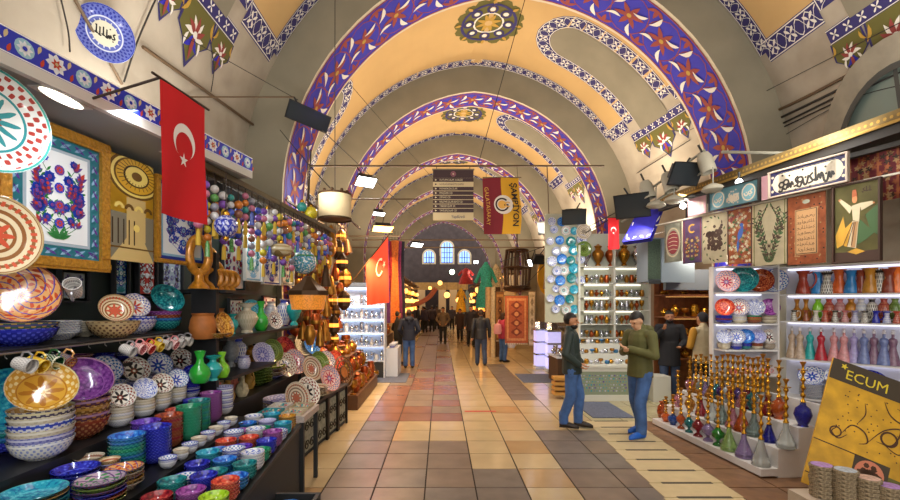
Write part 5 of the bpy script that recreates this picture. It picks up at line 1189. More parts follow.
for i, (px, ms, m, d) in enumerate(((724, ['plain cream'], 'white blue', 'pale'), (729, ['cobalt', 'plain cream'], 'floral white', 'red flowered'), (732, ['cobalt', 'lavender'], 'blue white', 'blue flowered'), (745, ['teal', 'cobalt'], 'sky blue', 'deep blue'), (757, ['plain cream', 'rust'], 'lavender', 'violet flowered'), (769, ['grey rings'], 'black white', 'black flowered'))):
    q = nest(Vector(((px - VX) / FPX * 6.42, 6.42, 1.272)), 3, .085, .045, .02, ms, 'the %s stack on the third white board' % ORD[i])
    prop(q, .105, .045, m, '%s bowl leaning on the %s stack of the third white board' % (d, ORD[i]), 72, -112)
for i in range(9): mug((4.05 + .075 * i, 6.40, .925), (0, 0, -2 + i), ('mug white', 'mug red', 'mug pink')[i % 3], 'small %s cup, %s along the lowest white board' % (('white', 'red', 'pink')[i % 3], ORD[i]), 1.0)
# slanting unit with jugs and bottles
D0, D1 = Vector((4.80, 6.42, 0)), Vector((6.0, 4.92, 0)); rzD, LD = seg_frame(D0, D1)
t = thing('white_shelf_unit', 'lit white shelf unit of jugs and dress shaped bottles at the photo edge', 'shelf', D0, rzD)
MB().box2((0, .30, 0), (LD, .33, 2.45)).build('back_panel', [lacq2], t, smooth=0); MB().box2((0, 0, 0), (.03, .30, 2.48)).build('side_panel', [mat('cream post', '#c8bfa4', .5)], t, smooth=0); MB().box2((LD, 0, 0), (LD + .03, .33, 2.45)).build('side_panel', [lacq], t, smooth=0)
for z in (.60, 1.13, 1.655, 2.035, 2.42): MB().box2((.03, 0, z), (LD, .30, z + .02)).build('board', [lacq], t, smooth=0)
for z in (1.105, 1.635, 2.015, 2.40): MB().box2((.06, .25, z), (LD - .05, .28, z + .018)).build('tube', [tube_w], t, smooth=0)
uD = (D1 - D0).normalized(); nD = Vector((-uD.y, uD.x, 0))
def on_unit(px, d, z):
    k = (px - VX) / FPX; A = D0 + nD * d; q = (A.x - k * A.y) / (k * uD.y - uD.x); p = A + uD * q; return Vector((p.x, p.y, z))
def jug(label, p, h, m, rz, hm=None):
    t = thing('ceramic_jug', label, 'jug', p, rz); R = h * .27
    me = cached(('jug', round(h, 3), m.name), lambda: MB().lathe([(0, 0, 1), (R * .95, 0, 1.05), (R, h * .04, 1.1), (R * .8, h * .35, 1.4), (R * .52, h * .62, 1.6), (R * .6, h * .85, 1.8), (R * .95, h, 1.94), (R * .85, h, .99), (R * .5, h * .84, .6), (R * .4, h * .6, .3), (0, h * .55, 0)], 20).build('body', [m])); inst(me, 'body', None, None, (0, 0, 0), parent=t)
    mh = cached(('jugh', round(h, 3), m.name), lambda: MB().tube(bez([(R * .75, 0, h * .88), (R * 1.5, 0, h * .92), (R * 1.75, 0, h * .6), (R * 1.3, 0, h * .3), (R * .82, 0, h * .28)], 4), R * .13, 7).build('handle', [m])); inst(mh, 'handle', None, None, (0, 0, 0), parent=t)
jm = {'brick red': '#a8402c', 'sky blue': '#2c84c8', 'orange': '#d8642c', 'amber': '#c88a2c', 'black and white': None, 'bright orange': '#e8742c', 'chestnut': '#8a3a24'}
cer('jug bw', '#d8d4c8', '#2c2a2a', '#5a5450', out='#d8d4c8', out2='#2c2c2c', n=6)
for i, (px, c) in enumerate(((803, 'brick red'), (818, 'sky blue'), (827, 'black and white'), (839, 'orange'), (851, 'sky blue'), (861, 'chestnut'), (870, 'amber'), (880, 'black and white'), (889, 'chestnut'), (897, 'bright orange'))):
    jug('%s jug, %s along the highest jug board' % (c, ORD[i]), on_unit(px, .13 if i % 2 == 0 else .16, 2.057), .30 if i % 3 else .32, CM['jug bw'] if jm[c] is None else mat('jug ' + c, jm[c], .2, coat=.4, vary=.2, scale=14), rzD - .15 + .25 * (i % 3))
cs = ['jug bw', 'rust', 'black white', 'coral', 'jug bw', 'pink floral', 'floral white', 'jug bw', 'cobalt', 'blue white', 'coral']; cn = ['dark brown ringed', 'brick red', 'black flowered', 'coral', 'striped', 'pink flowered', 'white flowered', 'zebra', 'cobalt', 'blue flowered', 'red flowered']
for i, px in enumerate((794, 806, 816, 825, 835, 845, 855, 865, 876, 887, 897)):
    jug('%s small mug, %s along the board under the big jugs' % (cn[i], ORD[i]), on_unit(px, .07, 1.677), .155, CM[cs[i]], rzD + .4)
for i, (px, m, d) in enumerate(((797, gv, 'golden'), (806, gv, 'amber'), (818, glm, 'lime'), (829, CM['coral'], 'coral'), (840, CM['pink floral'], 'pink'), (851, gv, 'gilded'), (861, CM['white blue'], 'pale blue'), (872, CM['jug bw'], 'black and white'), (884, CM['coral'], 'red'), (895, CM['olive'], 'green'))):
    vase('bottle' if i < 2 else 'jar', '%s tall vase, %s behind the row of small mugs' % (d, ORD[i]), on_unit(px, .21, 1.677), .065, .31, m)
dress = {'tan and white': '#b09a84', 'turquoise': '#1f9a98', 'deep red': '#a82030', 'rose': '#c88a8c', 'lilac': '#9a90c0', 'slate blue': '#6a78a8', 'plum grey': '#7a5a70', 'sky blue': '#6a90c8'}
for i, (px, c) in enumerate(((792, 'tan and white'), (800, 'tan and white'), (810, 'turquoise'), (821, 'deep red'), (834, 'rose'), (844, 'rose'), (854, 'lilac'), (864, 'slate blue'), (874, 'plum grey'), (884, 'slate blue'), (893, 'plum grey'))):
    p = on_unit(px, .12 if i % 2 else .15, 1.152); h = .43; t = thing('dress_bottle', '%s dress shaped bottle, %s along the bottle board' % (c, ORD[i]), 'bottle', p, rzD)
    R = .075; me = cached(('dress', c), lambda: MB().lathe([(0, 0, 1), (R, 0, 1.04), (R * .9, h * .12, 1.2), (R * .45, h * .48, 1.5), (R * .42, h * .54, 1.55), (R * .62, h * .68, 1.7), (R * .5, h * .76, 1.8), (R * .2, h * .80, 1.9), (R * .2, h * .90, 1.95), (0, h * .90, 1.95)], 16).build('body', [mat('bottle ' + c, dress[c], .25, coat=.4, vary=.25, scale=26)])); inst(me, 'body', None, None, (0, 0, 0), parent=t)
    inst(cached('stop', lambda: MB().lathe([(0, 0), (.018, 0), (.022, .02), (.012, .035), (.02, .05), (0, .06)], 10).build('stopper', [mat('pale stopper', '#d0ccd0', .3)])), 'stopper', None, None, (0, 0, h * .90), parent=t)
q = nest(on_unit(812, .13, .622), 8, .145, .05, .021, ['white blue'], 'the blue patterned stack on the bottom white board', True); prop(q, .155, .04, 'blue white', 'violet blue bordered plate leaning on the blue patterned stack', 48, -140, True)
q = nest(on_unit(838, .14, .622), 9, .14, .05, .021, ['lavender', 'white blue'], 'the pale lavender stack on the bottom white board', True); prop(q, .15, .04, 'white blue', 'pale lace patterned plate leaning on the lavender stack', 50, -138, True)
q = nest(on_unit(866, .13, .622), 4, .16, .06, .03, ['cobalt'], 'the royal blue stack on the bottom white board', True); prop(q, .19, .04, 'cobalt', 'large royal blue plate leaning with a white lettered centre', 50, -135, True)
# textiles in a chest under the unit
t = thing('textile_chest', 'open dark chest of striped bright textiles below the white shelves', 'chest', on_unit(822, -.36, 0) + Vector((-.02, 0, 0)), rzD); MB().box2((0, 0, 0), (.75, .34, .36)).build('body', [mat('grey olive chest', '#5c5a50', .6)], t, smooth=0)
r = random.Random(8); tx = ['#1f6a8a', '#b03a2c', '#2c8a5a', '#c87a2c', '#3a3a8a', '#8a2c4a', '#1f8a9a']
for k in range(7): MB().box2((.03 + .1 * k, .03, .36), (.03 + .1 * k + .09, .31, .43 + .03 * (k % 3))).build('folded_cloth', [mat('textile %d' % k, tx[k], .85, vary=.5, scale=30)], t, smooth=0)

# ================================================================ RIGHT SIDE: HUNG PICTURES AND SIGNS
PM = [mat('art cream', '#bdb091', .7, vary=.12, scale=8), mat('art dark brown', '#3a2418', .7), mat('art olive', '#6a6438', .7, vary=.25, scale=5), mat('art gold', '#b88a28', .6, vary=.2, scale=7), mat('art green', '#38562f', .7), mat('art wine', '#7a2c34', .7), mat('art blue', '#2c4c8a', .7), mat('art orange', '#96502c', .7, vary=.3, scale=14), mat('art stone', '#8f9080', .7, vary=.2, scale=9), mat('art tan', '#a07a50', .7), mat('art violet', '#5a4468', .7, vary=.2, scale=10), mat('art skin', '#b87a4c', .7)]
def plX(px, off=0):
    k = (px - VX) / FPX; Y = (4.49 + .32 * 4.6 - off) / (k + .32); return Vector((k * Y, Y, 0))
def d_med(P, x0, z0, x1, z1):
    P.rect(x0, z0, x1, z1, 8, 0); cx, cz, w_, h = (x0 + x1) / 2, (z0 + z1) / 2, x1 - x0, z1 - z0
    P.ring((cx, cz), w_ * .38, w_ * .42, 0, 1, 24, 0, 2 * PI, h / w_ * .9); P.disc((cx, cz), w_ * .34, 5, 1, 24, h * .3)
    for k in range(5): P.stroke(bez([(cx - w_ * .25, cz - h * .2 + k * h * .1), (cx, cz - h * .17 + k * h * .1), (cx + w_ * .25, cz - h * .2 + k * h * .1)], 4), .008, 0, 2)
    for sx in (x0 + .03, x1 - .03): P.stroke([(sx, z0 + .02), (sx, z1 - .02)], .01, 1, 1)
def d_cres(P, x0, z0, x1, z1):
    P.rect(x0, z0, x1, z1, 10, 0); cx, w_, h = (x0 + x1) / 2, x1 - x0, z1 - z0; P.ring((cx, z0 + h * .78), w_ * .14, w_ * .2, 3, 1, 16, .9, 5.4)
    bloom_panel(P, x0 + .03, z0 + .03, x1 - .03, z0 + h * .62, (1, 4, 5, 8, 3), 3, 1, 1)
    for sx in (x0 + .025, x1 - .025): P.stroke([(sx, z0 + .02), (sx, z1 - .02)], .012, 5, 1)
def d_call(P, x0, z0, x1, z1):
    P.rect(x0, z0, x1, z1, 0, 0); w_, h = x1 - x0, z1 - z0
    for k in range(18):
        a = 2 * PI * k / 18; P.leaf((x0 + w_ * (.5 + .42 * cos(a)), z0 + h * (.5 + .43 * sin(a))), a + 1, h * .08, h * .03, 4 if k % 2 else 1, 1)
    callig(P, x0 + w_ * .2, z0 + h * .5, w_ * .62, h * .3, 1, 2, 3, 4, .2); callig(P, x0 + w_ * .2, z0 + h * .28, w_ * .62, h * .3, 1, 2, 8, 4, .22)
def d_bird(P, x0, z0, x1, z1):
    P.rect(x0, z0, x1, z1, 7, 0); w_, h = x1 - x0, z1 - z0; r = random.Random(2)
    for k in range(150): P.flower((r.uniform(x0 + .02, x1 - .02), r.uniform(z0 + .02, z1 - .02)), h * .035, 5, r.choice((0, 0, 9, 5, 4)), None, 1, r.random())
    P.leaf((x0 + w_ * .45, z0 + h * .42), 1.25, h * .3, h * .1, 6, 3); P.disc((x0 + w_ * .58, z0 + h * .7), h * .035, 6, 3, 10); P.leaf((x0 + w_ * .45, z0 + h * .45), -1.6, h * .25, h * .05, 6, 3)
    for sx in (x0 + .012, x1 - .012): P.stroke([(sx, z0), (sx, z1)], .016, 1, 2)
def d_leaf(P, x0, z0, x1, z1):
    P.rect(x0, z0, x1, z1, 0, 0); w_, h = x1 - x0, z1 - z0; r = random.Random(6); cx = (x0 + x1) / 2
    for sg in (-1, 1):
        for j in range(8):
            cv = bez([(cx, z0 + h * .04), (cx + sg * w_ * .05 * (j + 1), z0 + h * (.10 + .07 * j)), (cx + sg * w_ * (.06 + .055 * j), z0 + h * (.35 + .06 * j)), (cx + sg * w_ * (.04 + .055 * (7 - j)), z0 + h * (.62 + .045 * j))], 7); P.stroke(cv, h * .008, 1, 1)
            for i, p in enumerate(cv[::2]): P.leaf(p, (PI / 2 - sg * (1.1 if i % 2 else -.3)), h * .075, h * .026, 4 if (i + j) % 2 else 1, 2)
    for sx in (x0 + .012, x1 - .012): P.stroke([(sx, z0), (sx, z1)], .012, 2, 2)
def d_page(P, x0, z0, x1, z1):
    w_, h = x1 - x0, z1 - z0; P.rect(x0, z0, x1, z1, 7, 0); r = random.Random(4)
    for k in range(60): P.disc((r.uniform(x0 + .02, x1 - .02), r.uniform(z0 + .02, z1 - .02)), h * .012, 1 if k % 2 else 9, 1, 6)
    P.rect(x0 + w_ * .2, z0 + h * .14, x1 - w_ * .2, z1 - h * .2, 9, 2); P.rect(x0 + w_ * .22, z0 + h * .15, x1 - w_ * .22, z1 - h * .21, 1, 3); P.rect(x0 + w_ * .24, z0 + h * .16, x1 - w_ * .24, z1 - h * .22, 9, 4)
    for k in range(7): callig(P, x0 + w_ * .27, z0 + h * (.18 + .08 * k), w_ * .46, h * .07, 1, 5, k, 8, .07)
    P.disc(((x0 + x1) / 2, z1 - h * .1), h * .05, 8, 2, 14, h * .03)
def d_dance(P, x0, z0, x1, z1):
    w_, h = x1 - x0, z1 - z0
    def q(u, v): return (x0 + u * w_, z0 + v * h)
    P.rect(x0, z0, x1, z1, 2, 0); P.rect(x0, z0, x1, z0 + .12 * h, 1, 1); P.poly([q(.02, .35), q(.2, .6), q(.3, .25), q(.05, .18)], 3, 1)
    P.poly([q(.55, .55), q(.9, .34), q(.72, .26), q(.52, .2)], 4, 2); P.poly([q(.7, .58), q(.98, .7), q(.96, .3), q(.8, .4)], 4, 1)
    P.poly([q(.42, .52), q(.56, .5), q(.5, .16), q(.24, .2), q(.06, .28), q(.22, .42)], 3, 3); P.poly([q(.42, .52), q(.3, .19), q(.5, .16), q(.56, .5)], 0, 4); P.poly([q(.44, .51), q(.38, .18), q(.48, .17), q(.55, .5)], 9, 5)
    P.poly([q(.40, .72), q(.60, .74), q(.57, .50), q(.43, .53)], 0, 4); P.poly([q(.42, .7), q(.14, .84), q(.12, .80), q(.36, .62)], 0, 5); P.poly([q(.58, .74), q(.86, .74), q(.88, .70), q(.62, .64)], 0, 5)
    P.disc(q(.47, .80), w_ * .06, 11, 5, 14, h * .05); P.poly([q(.41, .83), q(.53, .84), q(.50, .93), q(.42, .92)], 7, 6); P.disc(q(.89, .715), w_ * .025, 11, 6, 8); P.disc(q(.12, .82), w_ * .03, 11, 6, 8)
    for k in range(3): P.stroke([q(.43 + .03 * k, .5), q(.2 + .1 * k, .2)], .006, 1, 6)
    P.poly([q(.3, .12), q(.5, .16), q(.7, .11), q(.5, .08)], 3, 3); callig(P, x0 + .62 * w_, z0 + .86 * h, w_ * .22, h * .09, 1, 2, 5, 3, .12)
arts = [(664.5, 682, d_med, 8, 'grey green picture with a wine red oval medallion', 262), (683, 702, d_cres, 10, 'dark violet picture with a small gold crescent', 263), (703, 726.5, d_call, 0, 'cream picture with bold brown script in a leaf wreath', 263), (727.5, 752.5, d_bird, 7, 'orange flowered picture with a blue bird', 264), (753.5, 786, d_leaf, 0, 'cream picture covered with dark leafy scrolls', 265), (788, 826, d_page, 7, 'brown bordered picture with a tan written page', 264)]
for a_, b_, fn, bg, d, yb in arts:
    p0, p1 = plX(a_), plX(b_); pm = (p0 + p1) / 2; zb = HC + (VY - yb) / FPX * pm.y
    picture('hanging_picture', d, p0, p1, zb, 3.20, 0, None, fn, [PM[0]] + PM[1:], 'picture')
p0, p1 = plX(833, .05), plX(882, .05); picture('hanging_picture', 'olive gold picture of a whirling dancer with yellow skirt and green cloak', p0, p1, 2.36, 3.21, .02, PM[1], d_dance, PM, 'picture')
SG = [mat('sign cream', '#b4a894', .6), mat('sign black', '#1c1816', .6), mat('sign indigo', '#34325e', .6, vary=.3, scale=40), mat('sign teal grey', '#5f8a94', .6), mat('sign rose', '#c0949c', .6)]
def d_sign1(P, x0, z0, x1, z1):
    h = z1 - z0; P.rect(x0, z0, x1, z1, 2, 0); P.rect(x0 + h * .35, z0 + h * .08, x1 - h * .35, z1 - h * .08, 0, 1); P.disc((x0 + h * .4, (z0 + z1) / 2), h * .3, 0, 1, 16, h * .4); P.disc((x1 - h * .4, (z0 + z1) / 2), h * .3, 0, 1, 16, h * .4)
    for zz in (z0 + h * .1, z1 - h * .1): P.stroke([(x0 + .1, zz), (x1 - .1, zz)], .008, 1, 2)
    callig(P, x0 + h * .4, z0 + h * .1, x1 - x0 - h * .8, h * .8, 1, 3, 12, 11, .10)
    for sx in (x0 + h * .1, x1 - h * .1):
        for k in range(3): P.disc((sx, z0 + h * (.2 + .3 * k)), h * .06, 0, 3, 8)
picture('calligraphy_sign', 'long cream sign with flowing black script between indigo ends', plX(769, .12), plX(849, .12), 3.215, 3.54, .02, mat('pale sign frame', '#a89888', .5), d_sign1, SG, 'sign')
def d_sign2(P, x0, z0, x1, z1):
    h = z1 - z0; P.rect(x0, z0, x1, z1, 3, 0)
    for cx in (x0 + h * .5, x1 - h * .5): P.disc((cx, (z0 + z1) / 2), h * .36, 0, 1, 14, h * .42); P.disc((cx, (z0 + z1) / 2), h * .3, 3, 2, 14, h * .36); callig(P, cx - h * .2, z0 + h * .3, h * .4, h * .4, 0, 3, 3, 2, .14)
    callig(P, x0 + h * 1.0, z0 + h * .15, x1 - x0 - h * 2, h * .7, 0, 3, 15, 8, .10)
picture('calligraphy_sign', 'grey blue sign with pale script and two round medallions', plX(709, .1), plX(760, .1), 3.22, 3.52, .015, SG[1], d_sign2, SG, 'sign')
def d_rose(P, x0, z0, x1, z1):
    P.rect(x0, z0, x1, z1, 4, 0); callig(P, x0 + .02, z0 + .03, x1 - x0 - .04, z1 - z0 - .06, 0, 1, 2, 4, .08)
picture('calligraphy_sign', 'small rose coloured sign next to the grey blue one', plX(688, .1), plX(706, .1), 3.22, 3.48, 0, None, d_rose, SG, 'sign'); picture('calligraphy_sign', 'narrow violet sign squeezed between the two script signs', plX(761.5, .1), plX(768, .1), 3.22, 3.52, 0, None, lambda P, a, b, c, d: P.rect(a, b, c, d, 4, 0), SG, 'sign')
def d_carpet(P, x0, z0, x1, z1):
    P.rect(x0, z0, x1, z1, 5, 0); r = random.Random(9)
    for k in range(8): P.stroke([(x0 + (x1 - x0) * (k + .5) / 8, z0), (x0 + (x1 - x0) * (k + .5) / 8, z1)], .02, 7, 1)
    for k in range(80): P.flower((r.uniform(x0 + .03, x1 - .03), r.uniform(z0 + .02, z1 - .02)), .035, 5, r.choice((9, 7, 1)), None, 2, r.random())
picture('hung_textile', 'dark red patterned textile hung behind the long script sign', plX(846, -.18), plX(925, -.18), 3.0, 3.52, 0, None, d_carpet, PM, 'textile')
for a_, b_ in ((788, 800), (826, 832)):
    pass
# picture rail
o = MB().beam(plX(655, .0) + Vector((.03, .02, 3.225)), plX(900, .0) + Vector((.03, .02, 3.225)), .03, .02).build('picture_rail', [mat('pale picture rail', '#b8b0a0', .5)], smooth=0); tag(o, 'pale long rail from which the row of pictures hangs', 'rail')
o = MB().beam(plX(655, .0) + Vector((.06, .02, 3.53)), plX(905, .0) + Vector((.06, .02, 3.53)), .04, .05).build('picture_rail', [MATS['dark cornice board']], smooth=0); tag(o, 'dark upper rail holding the script signs under the bronze cornice', 'rail')

# ================================================================ RIGHT EDGE: YELLOW BOARD AND COASTERS
yl = mat('yellow hide', '#c8981c', .5, vary=.25, scale=7, bump=.1); YM = [yl, mat('board dark brown', '#3f3424', .6), mat('board letter gold', '#d8c02c', .5), mat('board ink', '#4a2c14', .6), mat('board seal rose', '#c87a5c', .6), mat('board olive', '#5c5a24', .6)]
c0 = at(802, 482, 3.95); t = thing('leaning_board', 'large yellow leather board with brown script and dark lettered top strip', 'board', c0)
ex = Vector((.85, -.25, -.36)).normalized(); ez = Vector((.55, .20, .80)); ez = (ez - ex * ez.dot(ex)).normalized(); en = ez.cross(ex)
Wb, Hb = 1.0, 1.22; mb = MB()
mb.add([ex * u + ez * v + en * w_ for w_ in (0, .02) for v in (0, Hb) for u in (0, Wb)], [(0, 1, 3, 2), (4, 6, 7, 5), (0, 4, 5, 1), (2, 3, 7, 6), (0, 2, 6, 4), (1, 5, 7, 3)], 0)
P = Pat(); P.rect(0, Hb - .20, Wb, Hb, 1, 1); P.text('ECUM', .12, Hb - .12, .13, 2, 2, 0, 'LEFT'); P.flower((.10, Hb - .05), .03, 5, 2, None, 2); P.rect(0, .415, .40, .425, 3, 1)
P.rect(.33, .17, .60, .425, 1, 1); P.disc((.46, .30), .112, 4, 2, 28); callig(P, .39, .24, .14, .14, 3, 3, 6, 3, .28); P.stroke([(.42, .25), (.50, .36)], .035, 3, 3)
P.rect(.60, .15, Wb, .34, 5, 1); P.rect(.64, .20, .73, .29, 2, 2); P.rect(.78, .21, .84, .27, 2, 2); P.rect(0, .10, Wb, .11, 3, 1)
for pts, wd in (([(.20, .56), (.26, .66), (.36, .64), (.40, .56), (.34, .52)], .014), ([(.40, .56), (.50, .72), (.62, .78), (.58, .62), (.46, .60)], .013), ([(.16, .60), (.12, .54), (.18, .50), (.24, .56)], .012), ([(.52, .60), (.64, .56), (.70, .66), (.60, .72)], .012), ([(.46, .98), (.52, .88), (.62, .84), (.70, .90), (.76, .80)], .014), ([(.56, .96), (.66, .92), (.72, .78), (.78, .70)], .012), ([(.30, .70), (.34, .80), (.32, .90)], .010)): P.stroke(bez(pts, 6), wd, 3, 2, True)
for (x, z, q_) in ((.15, .55, .05), (.55, .66, .07), (.68, .84, .06)): P.ring((x, z), q_ * .75, q_, 3, 2, 16)
r = random.Random(12)
for k in range(46): P.disc((r.uniform(.14, .85), r.uniform(.46, 1.0)), .007, 3, 2, 5)
P.to(mb, lambda u, v, l: ex * u + ez * v - en * (.0014 * l)); mb.build('board', YM, t, smooth=0)
MB().tube([ex * .5 + ez * .7 + en * .02, ex * .5 + ez * .2 + en * .55 + Vector((0, 0, -.35))], .012, 6).build('prop_leg', [MATS['board dark brown']], t)
wov = mat('woven straw edge', '#8a7a60', .8, vary=.6, scale=60, bump=.8); topm = [mat('coaster violet', '#a884c8', .3, vary=.4, scale=40), mat('coaster blue', '#a8b8c8', .3, vary=.4, scale=40), mat('coaster rose', '#c8a8a0', .3, vary=.4, scale=40)]
stand = box_shelf('coaster_plinth', 'low pale plinth under the coaster stacks at the photo edge', (2.82, 3.12, 0), (3.7, 3.66, .42), 'plinth', mat('pale plinth', '#b8a894', .6))
for i, (px, py, Y, n, d) in enumerate(((822, 462, 3.52, 8, 'violet topped'), (845, 472, 3.42, 8, 'pale blue topped'), (868, 482, 3.34, 7, 'straw edged'), (889, 492, 3.27, 6, 'rose topped'))):
    p = at(px, py, Y)
    for k in range(n):
        o = thing('coaster', '%s coaster in the %s stack by the yellow board' % ('top' if k == n - 1 else ORD[n - 1 - k] + ' lower', d), 'coaster', (p.x + RND.uniform(-.004, .004), Y + RND.uniform(-.004, .004), .422 + .0305 * k))
        inst(cached('coast', lambda: MB().lathe([(0, 0), (.076, 0), (.082, .008), (.08, .015), (.083, .022), (.078, .030), (0, .030)], 20).build('woven_edge', [wov])), 'woven_edge', None, None, (0, 0, 0), parent=o)
        if k == n - 1: inst(cached(('ctop', i), lambda: MB().lathe([(0, .0301), (.068, .0301), (.068, .033), (0, .033)], 20).build('painted_top', [topm[i % 3]])), 'painted_top', None, None, (0, 0, 0), parent=o)

# ================================================================ RIGHT MIDDLE: SILVER AND PLATE STALL
wsh = mat('white stall board', '#d4d4c8', .4); tubm = mat('stall white tube', '#fff6e6', .4, emit=1.6)
CY = 8.85
t = thing('glass_counter', 'white counter with a glazed front of turquoise jewellery between the two men', 'counter', (2.62, CY, 0))
MB().box2((0, .02, 0), (1.34, .7, .64)).build('body', [wsh], t, smooth=0); fr = MB()
for lo, hi in (((0, 0, 0), (1.34, .02, .12)), ((0, 0, .58), (1.34, .02, .66)), ((0, 0, .12), (.06, .02, .58)), ((1.12, 0, .12), (1.34, .02, .58))): fr.box2(lo, hi)
fr.build('front_frame', [wsh], t, smooth=0); MB().box2((.06, .012, .12), (1.12, .02, .58)).build('case_back', [mat('sage case lining', '#8f9a80', .6)], t, smooth=0)
P = Pat(); r = random.Random(4)
for row in range(6):
    for k in range(17): P.disc((.12 + .055 * k + .02 * (row % 2), .20 + .06 * row), r.uniform(.008, .02), r.choice((0, 1, 2)), 1, 7)
mb = MB(); P.to(mb, lambda u, v, l: (u, .006, v)); q = mb.build('jewellery', [mat('turquoise bead stone', '#3a9aa8', .3), mat('pale pearl bead', '#b8b8c8', .3), mat('violet stone', '#6a5a98', .3)], t, smooth=0); q['kind'] = 'stuff'
MB().box2((-.03, -.03, .66), (1.37, .72, .70)).build('counter_top', [wsh], t, smooth=0)
# sloped white terraces with brass and blue goods
for j, (z, dy, n) in enumerate(((.72, .12, 8), (.90, .40, 8), (1.08, .66, 8))):
    box_shelf('terrace_shelf', 'white sloping terrace board, %s above the jewellery counter' % ORD[j], (2.62, CY + dy - .10, .702), (3.96, CY + dy + .14, z), 'shelf', wsh)
    n = 13
    for k in range(n):
        x = 2.69 + .102 * k; m, d = ((obrass, 'brass'), (CM['sky blue'], 'blue'), (brass, 'bright brass'), (CM['white blue'], 'white'), (silver, 'silver'))[(k + 2 * j) % 5]
        vase(('pot', 'goblet', 'pot', 'jar')[(k + j) % 4], 'small %s dish, %s along the %s white terrace' % (d, ORD[k], ORD[j]), (x, CY + dy - .02 + .06 * (k % 2), z + .001), .05, .07 + .03 * (k % 3) / 2, m, 'small_dish', 'dish', 12)
for k in range(4): MB().box2((0, 0, 0), (.3, .25, .06)).build('drawer_box', [mat('amber wood drawer', '#b8863c', .5)], loc=(2.27, CY + .15, .08 + .1 * k), smooth=0)['label'] = 'amber wooden tray, %s from the floor beside the jewellery counter' % ORD[k]
for o in list(C.objects):
    if o.name.startswith('drawer_box'): o['category'] = 'tray'
# back shelves
BY = 10.2
t = thing('silver_shelves', 'tall lit white shelves of silver and brass behind the jewellery counter', 'shelf', (3.05, BY, 0)); Wd = 1.5
MB().box2((0, .0, 0), (Wd, .03, 3.5)).build('back_panel', [mat('pale green white board', '#c8ccbc', .5)], t, smooth=0)
for x in (-.04, Wd / 2 - .02, Wd): MB().box2((x, -.36, .4), (x + .04, 0, 3.2)).build('upright', [wsh], t, smooth=0)
zs_ = [1.15, 1.45, 1.75, 2.05, 2.35, 2.72]
for z in zs_: MB().box2((0, -.36, z), (Wd, 0, z + .02)).build('board', [wsh], t, smooth=0)
for z in zs_[2:]: MB().box2((.05, -.05, z - .03), (Wd - .05, -.02, z - .004)).build('tube', [tubm], t, smooth=0)
for j, z in enumerate(zs_):
    big = j == 5
    for k in range(5 if big else 13):
        x = 3.05 + ((.16 + .29 * k) if big else (.08 + .112 * k)); m, d = ((silver, 'silver'), (brass, 'brass'), (obrass, 'old brass'), (silver, 'bright silver'), (copper, 'copper'))[(k * 2 + j) % 5]; sh = ('urn', 'goblet', 'jar', 'pot', 'vase')[(k + j * 2) % 5]
        vase('urn' if big else sh, '%s %s, %s along the %s board of the silver shelves' % (d, 'lidded urn' if big else {'vase': 'flared vase'}.get(sh, sh), ORD[k], ORD[j]), (x, BY - .17, z + .021),   .13 if big else .054, .5 if big else .15 + .07 * ((k * 3 + j) % 3) / 2, m, 'metal_vessel', 'vessel', 14)
# plates hanging in rows on the boards' end
hp = ['turquoise', 'iznik', 'blue white', 'teal', 'sky blue', 'white blue']
o = MB().box2((0, 0, 0), (.86, .04, 2.4)).build('plate_board', [mat('pale plate board', '#b4b49c', .6)], loc=(2.30, 9.95, 1.5), smooth=0); tag(o, 'pale tall board covered with small hanging plates', 'board')
i = 0; r = random.Random(77)
for rw in range(10):
    for k in range(4):
        i += 1; x = 2.42 + .215 * k + r.uniform(-.03, .03) + (.1 if rw % 2 else 0); z = 3.74 - .215 * rw + r.uniform(-.03, .03); m = hp[(i * 5 + rw) % 6]
        if x < 3.16 and (rw < 7 or k < 3): disc_plate('small %s plate, %s in row %s from the top of the plate board' % ({'iznik': 'teal flowered', 'blue white': 'blue flowered', 'white blue': 'pale blue'}.get(m, m), ORD[k], ORD[rw]), (x, 9.935 - .012 * ((i + rw) % 3), z), r.uniform(.085, .12), m, R_(-90), 0, 'hanging_plate', .02, 20)
for k, (x, z) in enumerate(((3.02, 3.5), (3.02, 3.12))): disc_plate('large pale oval plate, %s down beside the plate board' % ORD[k], (x + .12, 9.90, z), .17, 'olive' if k else 'plain cream', R_(-90), 0, 'hanging_plate', .02, 24)
# small red flag over the stall
a, b = at(608, 218, 8.9), at(619, 221, 8.9); flag('hanging_flag', 'small red crescent and star flag over the silver stall', a, (b.x, b.y, a.z), .62, .02)
# slim display column and carved panels at the stall corner
t = thing('corner_cabinet', 'white corner cabinet with a carved dark green panel over the brass stall', 'cabinet', (4.02, 8.75, 2.35)); MB().box2((0, 0, 0), (.9, .5, .85)).build('body', [mat('cool grey panel', '#757d84', .5)], t, smooth=0); MB().box2((.0, -.02, .04), (.24, 0, .82)).build('carved_panel', [mat('dark green carving', '#3a4a3c', .6, vary=.4, scale=40)], t, smooth=0)
MB().box2((.26, -.02, -.02), (.9, 0, .82)).build('white_panel', [mat('pale blue panel', '#86939e', .4)], t, smooth=0); MB().box2((.02, -.02, -.05), (.24, .0, .02)).build('lower_trim', [blk2], t, smooth=0)
for x in (.02, .86): MB().box2((x, .2, .85), (x + .03, .23, 1.5)).build('hanger', [blk2], t, smooth=0)
